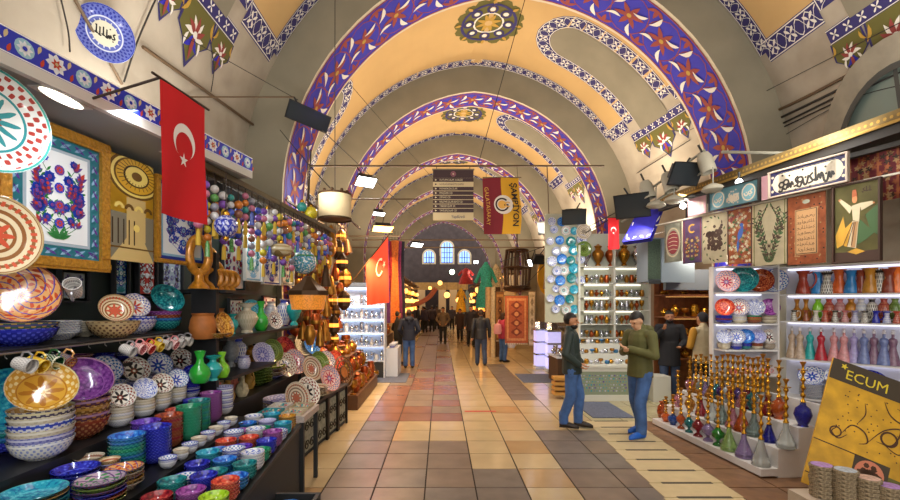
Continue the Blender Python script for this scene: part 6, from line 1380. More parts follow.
# brass stall behind the two men at the right
wood = mat('red brown slatted wood', '#8a5430', .5, vary=.25, scale=9)
t = thing('brass_shelves', 'wood backed shelves of brass lamps and bowls behind the men at the right', 'shelf', (4.62, 9.75, 0)); Wd = 1.3
mb = MB()
for k in range(12): mb.box2((Wd * k / 12 + .004, 0, 0), (Wd * (k + 1) / 12 - .004, .03, 2.6))
mb.build('slatted_back', [wood], t, smooth=0)
for z in (.75, 1.2, 1.62, 2.08): MB().box2((0, -.45, z), (Wd, 0, z + .025)).build('board', [wood], t, smooth=0)
for z in (1.60, 2.06): MB().box2((.05, -.42, z - .005), (Wd - .05, -.39, z + .0)).build('tube', [glow2], t, smooth=0)
MB().box2((0, -.5, 2.2), (Wd, -.4, 2.62)).build('fascia_panel', [mat('cool grey panel', '#757d84', .5)], t, smooth=0)
for j, z in enumerate((.776, 1.226, 1.646, 2.106)):
    for k in range(6):
        m, d = ((brass, 'bright brass'), (obrass, 'old brass'), (pbr, 'gilt'))[(k + j) % 3]; sh = ('pot', 'goblet', 'urn', 'pot', 'jar')[(k * 2 + j) % 5]
        if j == 3 and k % 2: continue
        vase(sh, '%s %s, %s along the %s wooden board behind the men' % (d, sh, ORD[k], ORD[j]), (4.73 + .21 * k, 9.52, z), .09, .18 + .07 * (k % 2) if j < 3 else .08, m, 'brass_vessel', 'vessel', 14)
for k in range(3): MB().box2((0, 0, 0), (.34, .4, .5)).build('white_crate', [wsh], loc=(4.13 + .0 * k, 8.75, .001 + .0 * k), smooth=0) if k == 0 else None
for o in list(C.objects):
    if o.name == 'white_crate': tag(o, 'white box standing behind the man in the olive jacket', 'box')
# ================================================================ OVERHEAD: RODS, CABLES, LAMPS, SIGNS
def vault_hit(px, py, inset=.06):
    """where the sight line of a photo pixel meets the vault or the walls"""
    Y = 1.5
    while Y < 37:
        p = at(px, py, Y); xc, a, b = axis(Y); a += WEB; b += WEB * .96
        if p.z > ZS:
            r = (a * a + b * b) / (2 * a); c = r - a; out = hypot(abs(p.x - xc) + c, p.z - ZS) > r - inset
        else: out = abs(p.x - xc) > a - inset
        if out: return p
        Y += .02
    return at(px, py, 37)
cabm = mat('black cable', '#2a2622', .7); rodm = mat('brown painted iron rod', '#5a4630', .6); greyr = mat('grey pipe', '#8c8a7c', .5)
def cable(label, pts, r, m, name='cable', sag=0, cat=None):
    P = [vault_hit(*p) if len(p) == 2 else at(*p) for p in pts]; P = bez([tuple(p) for p in P], 8) if len(P) > 2 else P
    if sag and len(P) == 2: a, b = Vector(P[0]), Vector(P[1]); P = [a.lerp(b, k / 12) - Vector((0, 0, sag * sin(PI * k / 12))) for k in range(13)]
    o = MB().tube(P, r, 6, 0).build(name, [m], origin=tuple(P[0])); return tag(o, label, cat or name)
cable('dark iron pipe slanting across the script plate on the vault', [(72, -6), (122, 84)], .016, rodm, 'pipe')
cable('black cable drooping from the plate to the blue fascia', [(158, -6), (138, 40), (124, 82)], .009, cabm)
cable('brown iron rod slanting down behind the big red flag', [(143, 47), (262, 131)], .022, rodm, 'rod')
cable('thin bracket rod reaching to the double floodlight', [(186, 97), (294, 97, 7.6)], .012, rodm, 'rod')
cable('thin wire running down the plaster beside the floodlight bracket', [(212, 50), (214, 70), (211, 92)], .006, cabm)
cable('wire from the pendant ornament to the double floodlight', [(182, 35), (298, 100, 7.7)], .005, cabm)
cable('wire running from the floodlight deep into the vault', [(322, 130, 7.8), (430, 232, 16)], .008, cabm)
cable('long wire crossing the ochre vault from the top to the arch', [(300, -6), (330, 60), (452, 200, 16)], .006, cabm)
cable('suspension wire coming down to the hanging direction sign', [(527, -8), (478, 165, 10.0)], .008, cabm)
cable('cable looping along the great arch to the spotlights', [(690, 140), (650, 165), (610, 190)], .010, cabm)
cable('thin straight wire along the vault over the bronze cornice', [(905, 20), (690, 130)], .006, cabm)
cable('thick dark pipe along the vault above the lunette', [(905, 44), (800, 100), (735, 128)], .024, rodm, 'pipe')
cable('second cable bundle under the thick pipe by the lunette', [(905, 62), (830, 100), (745, 142)], .016, cabm)
cable('third cable hugging the vault above the bronze cornice', [(905, 70), (815, 112), (740, 148)], .012, cabm)
cable('grey pipe stretching from the great arch over the cornice', [(722, 152, 6.6), (810, 154, 5.6)], .022, greyr, 'pipe')
cable('black cable drooping between the small red flag and the arch', [(520, 292, 12), (560, 250, 10.5), (612, 218, 9.4)], .010, cabm)
cable('lower black cable along the plate stall', [(500, 262, 13), (560, 240, 10.8), (640, 200, 8.6)], .010, cabm)
cable('bundle of wires hanging down beside the drum lamp', [(311, 150, 7.2), (309, 200, 7.2), (312, 245, 7.0)], .012, cabm)
cable('slack wire falling from the bracket rod to the drum lamp', [(280, 130, 7.4), (305, 160, 7.0), (330, 188, 5.7)], .007, cabm)
cable('thick old conduit sagging along the vault towards the truss', [(905, 54), (850, 84), (780, 118), (715, 150)], .020, cabm, 'pipe')
cable('frayed cable crossing the great arch foot', [(770, 118), (740, 150), (700, 168), (672, 178)], .012, cabm)
cable('cable bunch at the great arch foot', [(742, 130), (730, 158), (712, 150)], .014, cabm)
cable('thin wire above the lunette stone ring', [(905, 84), (840, 104), (760, 150)], .006, cabm)
cable('fine crack like wire on the plaster over the blue fascia', [(60, -5), (68, 30), (70, 52)], .007, cabm)
def hrod(label, y, Y, x0, x1, r, m=rodm):
    a, b = at(x0, y, Y), at(x1, y, Y); tag(MB().tube([a, b], r, 8).build('tie_rod', [m], origin=tuple(a)), label, 'rod')
hrod('long dark tie rod across the vault carrying the direction sign', 166, 10.0, 286, 604, .022)
hrod('upper thin tie rod across the far vault', 240, 17.2, 352, 556, .025); hrod('lower thin tie rod across the far vault', 247.5, 17.2, 352, 556, .025)
hrod('short rod over the drum lamp', 199, 8.6, 315, 420, .012); hrod('rod crossing above the silver showcase', 236, 11.5, 345, 400, .014)
cable('upright iron strap beside the drum lamp', [(308, 146, 8.2), (308, 215, 8.2)], .014, rodm, 'rod'); cable('upright iron strap under the small side niche at the right', [(547, 166, 10.0), (549, 216, 10.0)], .012, rodm, 'rod')
# direction sign
sgm = [mat('sign board brown', '#3a1f1e', .5), mat('sign lettering cream', '#d8c9a0', .5), mat('sign strip cream', '#cdb98c', .5), mat('sign crest rose', '#9a5a68', .5), mat('sign bank blue', '#2a2a5a', .5), mat('sign olive grey', '#7a7058', .6)]
c = at(433, 220, 10.0); c2 = at(473.5, 170, 10.0); Ws, Hs = c2.x - c.x, c2.z - c.z
t = thing('direction_sign', 'hanging brown direction sign with rows of cream lettering', 'sign', c)
mb = MB().box2((0, 0, 0), (Ws, .06, Hs), 2); P = Pat(); z = Hs; rows_ = ['KUYUMCULAR CARŞISI', 'NURUOSMANİYE KAPISI', 'MUHAFAZACILAR', 'FESÇİLER CD', 'SİPAHİ CD', 'KALPAKÇILAR BAŞI CD', 'TAKKECİLER SK', 'YAĞLIKÇILAR CD']
P.rect(0, Hs * .84, Ws, Hs, 0, 1); P.flower((Ws / 2, Hs * .92), Hs * .05, 8, 3, 1, 2); P.ring((Ws / 2, Hs * .92), Hs * .045, Hs * .055, 3, 3, 16)
rh_ = Hs * .70 / 8
for k, tx in enumerate(rows_):
    z0 = Hs * .84 - rh_ * (k + 1); hi = k == 1
    P.rect(0, z0 + rh_ * .12, Ws, z0 + rh_ * .98, 2 if hi else 0, 1); P.text(tx, Ws * .16, z0 + rh_ * .55, rh_ * .62, 0 if hi else 1, 2, 0, 'LEFT', .82); P.poly([(Ws * .05, z0 + rh_ * .35), (Ws * .05, z0 + rh_ * .8), (Ws * .10, z0 + rh_ * .55)], 0 if hi else 1, 2)
P.text('YapıKredi', Ws * .62, Hs * .065, Hs * .085, 4, 2, 0, 'CENTER', .8)
P.to(mb, lambda u, v, l: (u, -.002 * l, v)); mb.build('board', sgm, t, smooth=0)
for x in (.08, Ws - .08): MB().tube([(x, .03, Hs), (x, .03, Hs + .10)], .01, 6).build('hanger', [rodm], t)
MB().box2((-.02, .0, Hs), (Ws + .02, .06, Hs + .03)).build('top_rail', [sgm[5]], t, smooth=0)
# club banner
c = at(484, 234, 9.9); c2 = at(520, 178, 9.9); Wb_, Hb_ = c2.x - c.x, c2.z - c.z; t = thing('club_banner', 'maroon and yellow banner with a round white emblem hanging by the direction sign', 'banner', c)
bnm = [mat('banner maroon', '#7a1420', .7), mat('banner yellow', '#d8a01c', .7), mat('banner white', '#e0d6c8', .7), mat('banner black', '#2a1a14', .7), mat('banner gold', '#e0a84a', .7)]
def bpos(u, v, l): x = u / Wb_; y = v / Hb_; return (u - .06 * (1 - y) * 0 + .03 * sin(y * 5), -.012 * (l > 0) - .003 * l + .03 * sin(x * 5 + y * 2), v - .12 * (1 - x) * 0 + .05 * (0.5 - x) * 0)
P = Pat(); n = 14
for k in range(n):
    z0, z1 = Hb_ * k / n, Hb_ * (k + 1) / n
    for j in range(4): P.rect(Wb_ * .5 * j / 4, z0, Wb_ * .5 * (j + 1) / 4, z1, 0, 0); P.rect(Wb_ * (.5 + .5 * j / 4), z0, Wb_ * (.5 + .5 * (j + 1) / 4), z1, 1, 0)
cx, cz = Wb_ * .52, Hb_ * .52; R0 = Wb_ * .26
for k in range(20):
    a, b = 2 * PI * k / 20, 2 * PI * (k + 1) / 20; P.poly([(cx, cz), (cx + R0 * cos(a), cz + R0 * sin(a)), (cx + R0 * cos(b), cz + R0 * sin(b))], 2, 3)
P.ring((cx - .03, cz), R0 * .55, R0 * .72, 3, 5, 22, .7, 5.9); P.stroke([(cx + R0 * .05, cz - R0 * .05), (cx + R0 * .5, cz - R0 * .05)], R0 * .16, 3, 5); P.disc((cx - .03, cz), R0 * .45, 4, 4, 14); P.ring((cx + R0 * .45, cz), R0 * .18, R0 * .3, 4, 6, 12, .5, 5.5)
P.text('ŞAMPİYON', Wb_ * .84, Hb_ * .52, Hb_ * .15, 3, 3, -PI / 2, 'CENTER', 1, .02); P.text('GALATASARAY', Wb_ * .09, Hb_ * .5, Hb_ * .10, 4, 3, -PI / 2)
mb = MB(); P.to(mb, bpos); mb.build('cloth', bnm, t); mb = MB()
for k in range(8): mb.add([bpos(Wb_ * x, Hb_ * y, 0)[:1] + (bpos(Wb_ * x, Hb_ * y, 0)[1] + .01,) + bpos(Wb_ * x, Hb_ * y, 0)[2:] for x, y in ((k / 8, 0), ((k + 1) / 8, 0), ((k + 1) / 8, 1), (k / 8, 1))], [(3, 2, 1, 0)])
mb.build('lining', [bnm[0]], t); MB().tube([(-.03, 0, Hb_ + .01), (Wb_ + .03, 0, Hb_ + .01)], .012, 6).build('pole', [rodm], t)
for x in (.05, Wb_ - .05): MB().tube([(x, 0, Hb_ + .01), (x, .10, at(500, 166, 10).z - c.z)], .005, 5).build('cord', [cordm], t)
# floodlights
blkm = mat('black lamp housing', '#16171a', .45); floodw = mat('floodlight lit glass', '#f4fbff', .3, emit=9); floodo = mat('floodlight amber glass', '#ffb860', .3, emit=8); dimg = mat('dark flood glass', '#2e3438', .15)
def flood(label, px, py, Y, w_, h_, aim, gm, arm=None, power=0, col=(1, .95, .88)):
    c = at(px, py, Y); d = Vector(aim).normalized(); q = d.to_track_quat('-Z', 'Y').to_euler(); t = thing('floodlight', label, 'floodlight', c, rot=q)
    MB().add([(x * (1 if z < .05 else .7), y * (1 if z < .05 else .6), z) for z in (0, .05, .16) for y in (-h_ / 2, h_ / 2) for x in (-w_ / 2, w_ / 2)], [(0, 1, 5, 4), (4, 5, 9, 8), (2, 6, 7, 3), (6, 10, 11, 7), (0, 4, 6, 2), (4, 8, 10, 6), (1, 3, 7, 5), (5, 7, 11, 9), (8, 9, 11, 10), (0, 2, 3, 1)]).build('housing', [blkm], t, smooth=0)
    MB().box2((-w_ / 2 + .02, -h_ / 2 + .02, -.008), (w_ / 2 - .02, h_ / 2 - .02, -.001)).build('lens', [gm], t, smooth=0)
    if arm is not None:
        b = at(*arm); M = q.to_matrix().to_4x4(); M.translation = c; lb = M.inverted() @ b; MB().tube([(0, 0, .14), tuple(lb)], .014, 6).build('bracket_arm', [blkm], t)
    if power:
        l = area('floodlight_beam', c + d * .03, (w_ * .8, h_ * .8), power, col, d)
    return t
flood('long black double floodlight on a bracket over the big flag', 309, 117, 7.7, .9, .30, (.75, -.5, -.45), dimg, (294, 97, 7.6))
flood('lit white floodlight hung from the tie rod near the drum lamp', 366, 182, 9.6, .46, .28, (.35, -.5, -.8), floodw, (357, 167, 9.95), 90)
flood('small lit floodlight deeper over the silver showcase', 379, 214, 13.5, .4, .16, (.3, -.5, -.8), floodw, (379, 204, 13.6))
flood('amber floodlight shining over the pole flag', 383, 229, 12.5, .6, .28, (.2, -.5, -.85), floodo, (384, 216, 12.7), 80, AMB)
flood('distant lit floodlight under the lower thin tie rod', 417, 245, 16.6, .5, .22, (.4, -.5, -.75), floodw, (420, 240, 17.1))
flood('far pale floodlight hanging before the end windows', 476, 262, 30.0, .3, .25, (0, -.8, -.6), floodw, (476, 250, 30.0))
flood('wide black floodlight over the plate stall', 574, 217, 9.2, .48, .36, (-.2, -.75, -.62), dimg, (580, 203, 9.4))
flood('black two bladed floodlight beside the yellow banner', 546, 228, 11.0, .42, .36, (-.3, -.7, -.6), dimg, (552, 214, 11.2)); flood('small black floodlight hung at the back of the two bladed one', 563, 247, 11.6, .34, .22, (-.3, -.6, -.7), dimg, (566, 236, 11.8))
flood('pale small floodlight by the cage shaped chandelier', 530, 263, 12.6, .14, .24, (-.4, -.6, -.6), floodw, (535, 250, 12.7)); flood('dark twin floodlight next to the cage shaped chandelier', 540, 260, 12.4, .36, .3, (.2, -.7, -.6), dimg, (545, 248, 12.6))
flood('large black box floodlight by the blue arch foot', 632, 206, 7.4, .55, .42, (-.45, -.65, -.45), dimg, (624, 188, 7.5)); flood('black projector lamp between the grey spotlights', 686, 174, 6.7, .5, .36, (.1, -.8, -.55), dimg, (690, 158, 6.8))
# grey spotlights and the truss that carries them
spg = mat('grey spotlight metal', '#a09c8c', .5); tag(MB().tube([at(618, 212, 7.9), at(705, 150, 6.6)], .02, 6).tube([at(622, 222, 7.9), at(712, 166, 6.55)], .02, 6).build('lamp_truss', [greyr], origin=tuple(at(618, 212, 7.9))), 'grey twin rod truss carrying the row of spotlights', 'truss')
for i, (px, py, Y, d) in enumerate(((647, 190, 7.3, 'grey spotlight at the far end of the truss'), (669, 182, 7.0, 'grey spotlight in the middle of the truss'), (706, 163, 6.5, 'grey spotlight at the near end of the truss'))):
    c = at(px, py, Y); q = Vector((.2, -.2, -1)).to_track_quat('-Z', 'Y').to_euler(); t = thing('spotlight', d, 'spotlight', c, rot=q)
    MB().lathe([(0, .15), (.07, .15), (.10, .08), (.105, -.15), (.09, -.15), (.08, .0), (0, .0)], 18).build('can', [spg], t); MB().tube([(0, 0, .14), (0, -.02, .30)], .015, 6).build('yoke', [blkm], t)
for i, (px, py, Y, d) in enumerate(((656, 206, 7.2, 'round grey lamp shade under the far spotlight'), (674, 201, 6.9, 'round grey lamp shade under the middle spotlight'), (713, 190, 6.3, 'round grey lamp shade under the near spotlight'))):
    c = at(px, py, Y); t = thing('lamp_shade_globe', d, 'lamp', c); MB().lathe([(0, -.04), (.10, -.03), (.15, 0), (.12, .05), (.04, .09), (0, .09)], 20).build('shade', [spg], t); MB().tube([(0, 0, .08), (0, 0, .32)], .01, 6).build('stem', [greyr], t)
for i, (px, py, Y, d) in enumerate(((683, 206, 6.9, 'small lit bulb glowing beside the rose sign'), (739, 182, 6.2, 'small lit bulb glowing above the grey blue sign'))):
    c = at(px, py, Y); t = thing('lit_bulb', d, 'bulb', c); MB().ball((0, 0, 0), .045, 0, 12, 8).build('bulb', [floodw], t); MB().tube([(0, 0, .04), (0, 0, .14)], .016, 6).build('socket', [blkm], t)
# slanted blue tiled side arch foot
mb = MB(); A = [at(622, 242, 8.6), at(640, 206, 8.6), at(664, 200, 8.3), at(650, 238, 8.3)]
n_ = (A[1] - A[0]).cross(A[3] - A[0]).normalized(); n_ = -n_ if n_.y > 0 else n_
mb.add(A + [p - n_ * .15 for p in A], [(0, 1, 2, 3), (7, 6, 5, 4), (0, 4, 5, 1), (1, 5, 6, 2), (2, 6, 7, 3), (3, 7, 4, 0)], 0); P = Pat()
for k in range(3):
    for j in range(2):
        c_ = ((k + .5) / 3, (j + .5) / 2)
        for q in range(6): P.leaf(c_, q * PI / 3, .15, .06, 6, 1)
        P.leaf((c_[0] - .12, c_[1] + .1), .5, .26, .08, 3, 2, 4, .03); P.leaf((c_[0] + .05, c_[1] - .2), 2.3, .26, .08, 3, 2, 4, .03)
P.to(mb, lambda u, v, l: A[0] + (A[1] - A[0]) * u + (A[3] - A[0]) * v + n_ * (.003 * l)); struct(mb.build('trim_11', [blue, cream, navy, whit, greyp, olive, redb], smooth=0))
# ================================================================ FAR STALLS
for i, (px, c) in enumerate(((386, '#5a2c6a'), (389, '#b02c34'), (392, '#3a3a8a'), (395, '#c86a2c'), (398, '#7a2c5a'), (401, '#2c2c3a'))):
    p = at(px, 240, 14.2 + .1 * (i % 3)); o = thing('hanging_scarf', '%s long scarf, %s in the bunch behind the pole flag' % (('plum', 'red', 'indigo', 'orange', 'wine', 'black')[i], ORD[i]), 'scarf', (p.x, p.y, 3.9)); mb = MB(); g = []
    for j in range(12):
        z = -2.6 * j / 11
        for k in range(5): g.append((.12 * (k - 2) / 2 * (1 - .2 * sin(j * .5)), .03 * cos(k * 1.7 + j * .3), z))
    fs = [(j * 5 + k, j * 5 + k + 1, (j + 1) * 5 + k + 1, (j + 1) * 5 + k) for j in range(11) for k in range(4)]
    mb.add(g, fs); mb.add([(x, y + .012, z) for x, y, z in g], [tuple(reversed(f)) for f in fs]); mb.build('cloth', [mat('scarf %d' % i, c, .85, vary=.3, scale=20)], o); MB().tube([(0, 0, 0), (0, 0, .3)], .008, 5).build('hanger', [cordm], o)
farw = [mat('far shop warm board', '#a8844a', .6, vary=.2), mat('far shop dark wood', '#4a3424', .6, vary=.2), mat('far shop cream board', '#c8b088', .6), mat('far shop grey', '#7a7468', .6)]
gbulb = mat('warm shop bulb', '#ffb45a', .3, emit=3)
def far_stall(label, x, y0, y1, side, h, m, lit=True, dep=.5):
    t = thing('far_stall', label, 'stall', (x, y0, 0)); s = side
    MB().box2((0, 0, 0), (-s * .06, y1 - y0, h)).build('back_panel', [m], t, smooth=0); MB().box2((0, .05, 0), (s * dep, y1 - y0 - .05, .8)).build('counter', [farw[1]], t, smooth=0); MB().box2((0, 0, h), (s * (dep + .3), y1 - y0, h + .08)).build('canopy', [farw[1]], t, smooth=0)
    MB().box2((0, 0, 0), (s * dep * .9, .04, h)).build('side_panel', [farw[2]], t, smooth=0)
    if lit: MB().box2((s * .30, .1, h - .05), (s * .38, y1 - y0 - .1, h - .01)).build('tube', [glow2], t, smooth=0)
    for z in (1.3, 1.8, 2.3): MB().box2((0, .05, z), (s * .3, y1 - y0 - .05, z + .03)).build('board', [farw[2]], t, smooth=0)
for i, (x, y0, y1, sd, h, m, d) in enumerate(((-2.35, 14.9, 17.4, 1, 3.0, farw[0], 'warm stall after the scarves'), (-2.35, 18.6, 22.4, 1, 3.0, farw[2], 'pale stall past the third arch'), (-2.35, 23.6, 27.2, 1, 3.0, farw[0], 'warm stall past the fourth arch'), (-2.35, 28.6, 32, 1, 3.0, farw[1], 'dark stall by the last arch'),
        (3.05, 18.7, 22.4, -1, 3.1, farw[0], 'warm stall behind the teal dress'), (2.9, 23.6, 27.2, -1, 3.0, farw[2], 'pale stall beyond the carpet sellers'), (2.8, 28.6, 32, -1, 3.0, farw[0], 'warm stall near the end gate'))):
    far_stall(d, x, y0, y1, sd, h, m)
    r = random.Random(i); n = 9
    for k in range(n):
        y = y0 + .3 + (y1 - y0 - .6) * k / (n - 1); z = 1.6 + .45 * (k % 3); xx = x + sd * (.60 + .12 * (k % 2)); sh = k % 3
        o = thing('hanging_lantern', 'warm lit hanging lamp, %s along the %s' % (ORD[k], d), 'lantern', (xx, y, z))
        MB().lathe([(0, -.12), (.08, -.10), (.11, 0), (.07, .1), (0, .12)], 8).build('glass', [gbulb if k % 2 else glow], o, smooth=20); MB().tube([(0, 0, .12), (0, 0, h - z - .006)], .008, 4).build('chain', [darkm], o); MB().lathe([(.03, .09), (.08, .10), (0, .16)], 8).build('cap', [obrass], o)
        vase(shp[(k + i) % 6], 'brassware piece, %s on the counter of the %s' % (ORD[k], d), (x + sd * .35, y, .802), .10, .25 + .1 * (k % 2), mm[k % 4], 'brass_vessel', 'vessel', 10)
# right far group: rug, carpet rolls, dresses, bell lamp, cages
def rug(label, px0, px1, py0, py1, Y, cols, name='hanging_rug'):
    a, b = at(px0, py1, Y), at(px1, py0, Y); W_, H_ = b.x - a.x, b.z - a.z; t = thing(name, label, 'rug', a); mb = MB().box2((0, 0, 0), (W_, .02, H_), 0); P = Pat()
    P.rect(W_ * .08, H_ * .05, W_ * .92, H_ * .95, 1, 1); P.rect(W_ * .16, H_ * .1, W_ * .84, H_ * .9, 0, 2)
    for k in range(4): P.poly([(W_ * .5, H_ * (.14 + .19 * k)), (W_ * .76, H_ * (.235 + .19 * k)), (W_ * .5, H_ * (.33 + .19 * k)), (W_ * .24, H_ * (.235 + .19 * k))], 2, 3); P.disc((W_ / 2, H_ * (.235 + .19 * k)), W_ * .1, 1, 4, 8)
    P.to(mb, lambda u, v, l: (u, -.002 * l, v)); mb.build('pile', [mat(name + label[:6] + str(i), c, .9, vary=.2, scale=15) for i, c in enumerate(cols)], t, smooth=0)
    MB().tube([(-.05, .01, H_ + .01), (W_ + .05, .01, H_ + .01)], .015, 6).build('rod', [rodm], t); mb = MB()
    for k in range(12): mb.box2((W_ * (k + .2) / 12, .005, -.05), (W_ * (k + .7) / 12, .015, 0))
    mb.build('fringe', [cream2], t, smooth=0)
rug('salmon patterned rug hanging behind the woman in pink', 505, 528, 296, 343, 14.2, ('#a85a3c', '#c88a5c', '#7a3a2c'))
rug('cream striped rug hanging edge on beside the salmon rug', 529, 535, 292, 344, 14.0, ('#c8b89c', '#a8987c', '#8a7a64'))
rug('brown rug hanging behind the carpet rolls', 496, 504, 292, 340, 15.4, ('#7a5230', '#a87a44', '#4a2c1c'))
for i, (px, c, d) in enumerate(((488, '#c8a87a', 'tan'), (493, '#d8c8a4', 'cream'), (498, '#4a3420', 'dark brown'))):
    p = at(px, 300, 16.2); o = MB().lathe([(0, 0), (.09, 0), (.09, 2.5), (.03, 2.5), (0, 2.45)], 12).build('carpet_roll', [mat('carpet roll ' + d, c, .9, vary=.2, scale=12)], loc=(p.x, 16.2, 0)); tag(o, '%s carpet roll standing upright by the hanging rugs' % d, 'carpet')
def dress_thing(label, px, py0, py1, Y, c, w_):
    a, b = at(px, py1, Y), at(px, py0, Y); H_ = b.z - a.z; t = thing('hanging_dress', label, 'dress', a); mb = MB().lathe([(w_ * .5, 0), (w_ * .42, H_ * .3), (w_ * .24, H_ * .6), (w_ * .3, H_ * .82), (w_ * .16, H_ * .93), (w_ * .06, H_), (0, H_)], 20)
    mb.build('gown', [mat('dress ' + c, c, .6, vary=.5, scale=24)], t); M = Matrix.Translation((0, 0, H_ * .8)); MB().tube([(w_ * .2, 0, H_ * .86), (w_ * .5, 0, H_ * .55)], w_ * .08, 8).build('sleeve', [MATS['dress ' + c]], t); MB().tube([(-w_ * .2, 0, H_ * .86), (-w_ * .5, 0, H_ * .55)], w_ * .08, 8).build('sleeve', [MATS['dress ' + c]], t)
    MB().tube([(0, 0, H_), (0, 0, H_ + .5)], .01, 5).build('hanger', [rodm], t)
dress_thing('long teal sequined dress hanging over the aisle', 486, 262, 308, 17.0, '#2fa08a', .8); dress_thing('cream embroidered dress hanging behind the teal one', 496, 264, 305, 17.8, '#c8b48a', .6); dress_thing('yellow costume hanging in the distance', 461, 288, 312, 26, '#d8a82c', .6); dress_thing('pale blue costume beside the yellow one', 467, 290, 314, 26.5, '#8ab0c8', .5); dress_thing('red costume high at the end of the aisle', 466, 268, 284, 30, '#a82c2c', 1.0)
# bell shaped copper lamp
c = at(556, 276, 12.0); t = thing('bell_lamp', 'large copper bell shaped lamp hanging before the plate board', 'lamp', c); MB().lathe([(.34, -.34), (.33, -.30), (.30, .05), (.24, .26), (.12, .34), (0, .35), ], 24).lathe([(.32, -.34), (.29, 0), (0, .2)], 24).build('bell', [mat('dull copper bell', '#7a5c4c', .45, metal=.5, vary=.2)], t); MB().tube([(0, 0, .34), (0, 0, 1.1)], .02, 6).build('chain', [darkm], t)
MB().lathe([(.12, -.34), (.14, -.62), (.05, -.62), (0, -.5)], 12).build('inner_lamp', [darkm], t)
c = at(517, 268, 13.0); t = thing('cage_chandelier', 'dark cage shaped chandelier over the salmon rug', 'chandelier', c); mb = MB()
for k in range(10): a = 2 * PI * k / 10; mb.tube([(.34 * cos(a), .34 * sin(a), -.55), (.38 * cos(a), .38 * sin(a), 0), (.3 * cos(a), .3 * sin(a), .5)], .03, 6)
for z, r_ in ((-.55, .36), (0, .39), (.5, .31)): mb.tube([(r_ * cos(2 * PI * k / 20), r_ * sin(2 * PI * k / 20), z) for k in range(21)], .035, 6)
mb.build('cage', [darkm], t); MB().lathe([(0, -.72), (.36, -.66), (.42, -.58), (.3, -.54), (0, -.54)], 16).build('base_pan', [darkm], t); MB().tube([(0, 0, -.5), (0, 0, 1.3)], .02, 6).build('stem', [darkm], t)
for k in range(6): a = 2 * PI * k / 6; MB().tube([(.2 * cos(a), .2 * sin(a), -.5), (.2 * cos(a), .2 * sin(a), -.2)], .025, 6).build('candle', [cream2], t)
p = at(548, 276, 13.4); t = thing('copper_tray', 'tall oval yellow copper tray leaning behind the bell lamp', 'tray', p, rot=(R_(84), 0, R_(-12))); MB().lathe([(0, 0), (.24, .0), (.30, .03), (.31, .02), (.25, -.02), (0, -.02)], 28, 0, Matrix.Diagonal((1, 1.9, 1, 1))).build('tray', [mat('yellow enamel tray', '#d8a01c', .35, metal=.4)], t); MB().tube([(0, .55, 0), (0, .75, 0)], .01, 5).build('hook', [darkm], t)
# lit jewellery towers and dark counter at the right
vg = mat('lavender lit glass box', '#b8b4e8', .15, emit=.9)
for i, (px, py, d) in enumerate(((541, 368, 'lavender lit glass tower near the pink woman'), (553, 371, 'lavender lit glass tower beside the bell lamp'))):
    s_ = (py - VY) / HC; Y = FPX / s_; t = thing('glass_tower', d, 'showcase', ((px - VX) / s_, Y, 0)); MB().box2((-.2, -.2, 0), (.2, .2, .08)).build('base', [scw], t, smooth=0)
    for k in range(3): MB().box2((-.18, -.18, .09 + .36 * k), (.18, .18, .40 + .36 * k)).build('lit_case', [vg], t, smooth=0); MB().box2((-.2, -.2, .40 + .36 * k), (.2, .2, .45 + .36 * k)).build('shelf', [silver], t, smooth=0)
    for k in range(4): inst(mesh_of(MB().box2((-.07, -.01, 0), (.07, .01, .20)).build('frame', [silver], smooth=0)), 'silver_ornament', 'small silver stand, %s on top of the %s' % (ORD[k], d), 'ornament', ((px - VX) / s_ - .12 + .08 * k, Y - .05 + .04 * (k % 2), 1.175), (R_(-12), 0, R_(20 * k - 30)))
t = thing('trinket_counter', 'dark cluttered counter between the glass towers and the vested man', 'counter', (2.75, 10.6, 0)); MB().box2((0, 0, 0), (.9, .9, .62)).build('body', [farw[1]], t, smooth=0); MB().box2((-.03, -.03, .62), (.93, .93, .65)).build('top', [scw], t, smooth=0)
r = random.Random(31)
for k in range(16): vase(shp[k % 6], '%s trinket, %s on the cluttered dark counter' % (('silver', 'brass', 'copper', 'white')[k % 4], ORD[k]), (2.84 + .23 * (k % 4), 10.72 + .22 * (k // 4), .652), .06, .14 + .05 * (k % 3), (silver, brass, copper, CM['white blue'])[k % 4], 'trinket', 'trinket', 12)
for k in range(7):
    p = at(563, 290, 10.9); t = thing('bead_string', 'string of brown beads, %s on the dark post beside the bell lamp' % ORD[k], 'beads', (p.x - .1 + .05 * k, 10.9, 2.35)); mb = MB()
    for j in range(10): mb.ball((0, 0, -.1 - .1 * j), .022, j % 2, 6, 4)
    mb.build('beads', [bm['brown'], bm['grey']], t); MB().tube([(0, 0, .15), (0, 0, -1.05)], .004, 4).build('cord', [cordm], t)
o = MB().box2((0, 0, 0), (.42, .05, .05)).build('bead_bar', [darkm], loc=(at(563, 290, 10.9).x - .15, 10.88, 2.49), smooth=0); tag(o, 'short dark bar holding the brown bead strings', 'bar')
# floor mats
for i, (x0, y0, x1, y1, d) in enumerate(((-1.62, 10.9, -.85, 12.3, 'blue grey floor mat before the silver showcase'), (2.0, 10.9, 3.0, 12.2, 'blue grey floor mat before the glass towers'), (2.55, 7.55, 3.25, 8.75, 'dark blue floor mat between the two standing men'))):
    tag(MB().box2((x0, y0, .0), (x1, y1, .012)).build('floor_mat', [mat('mat fabric', '#5c6478', .9, vary=.2, scale=30)], smooth=0), d, 'mat')
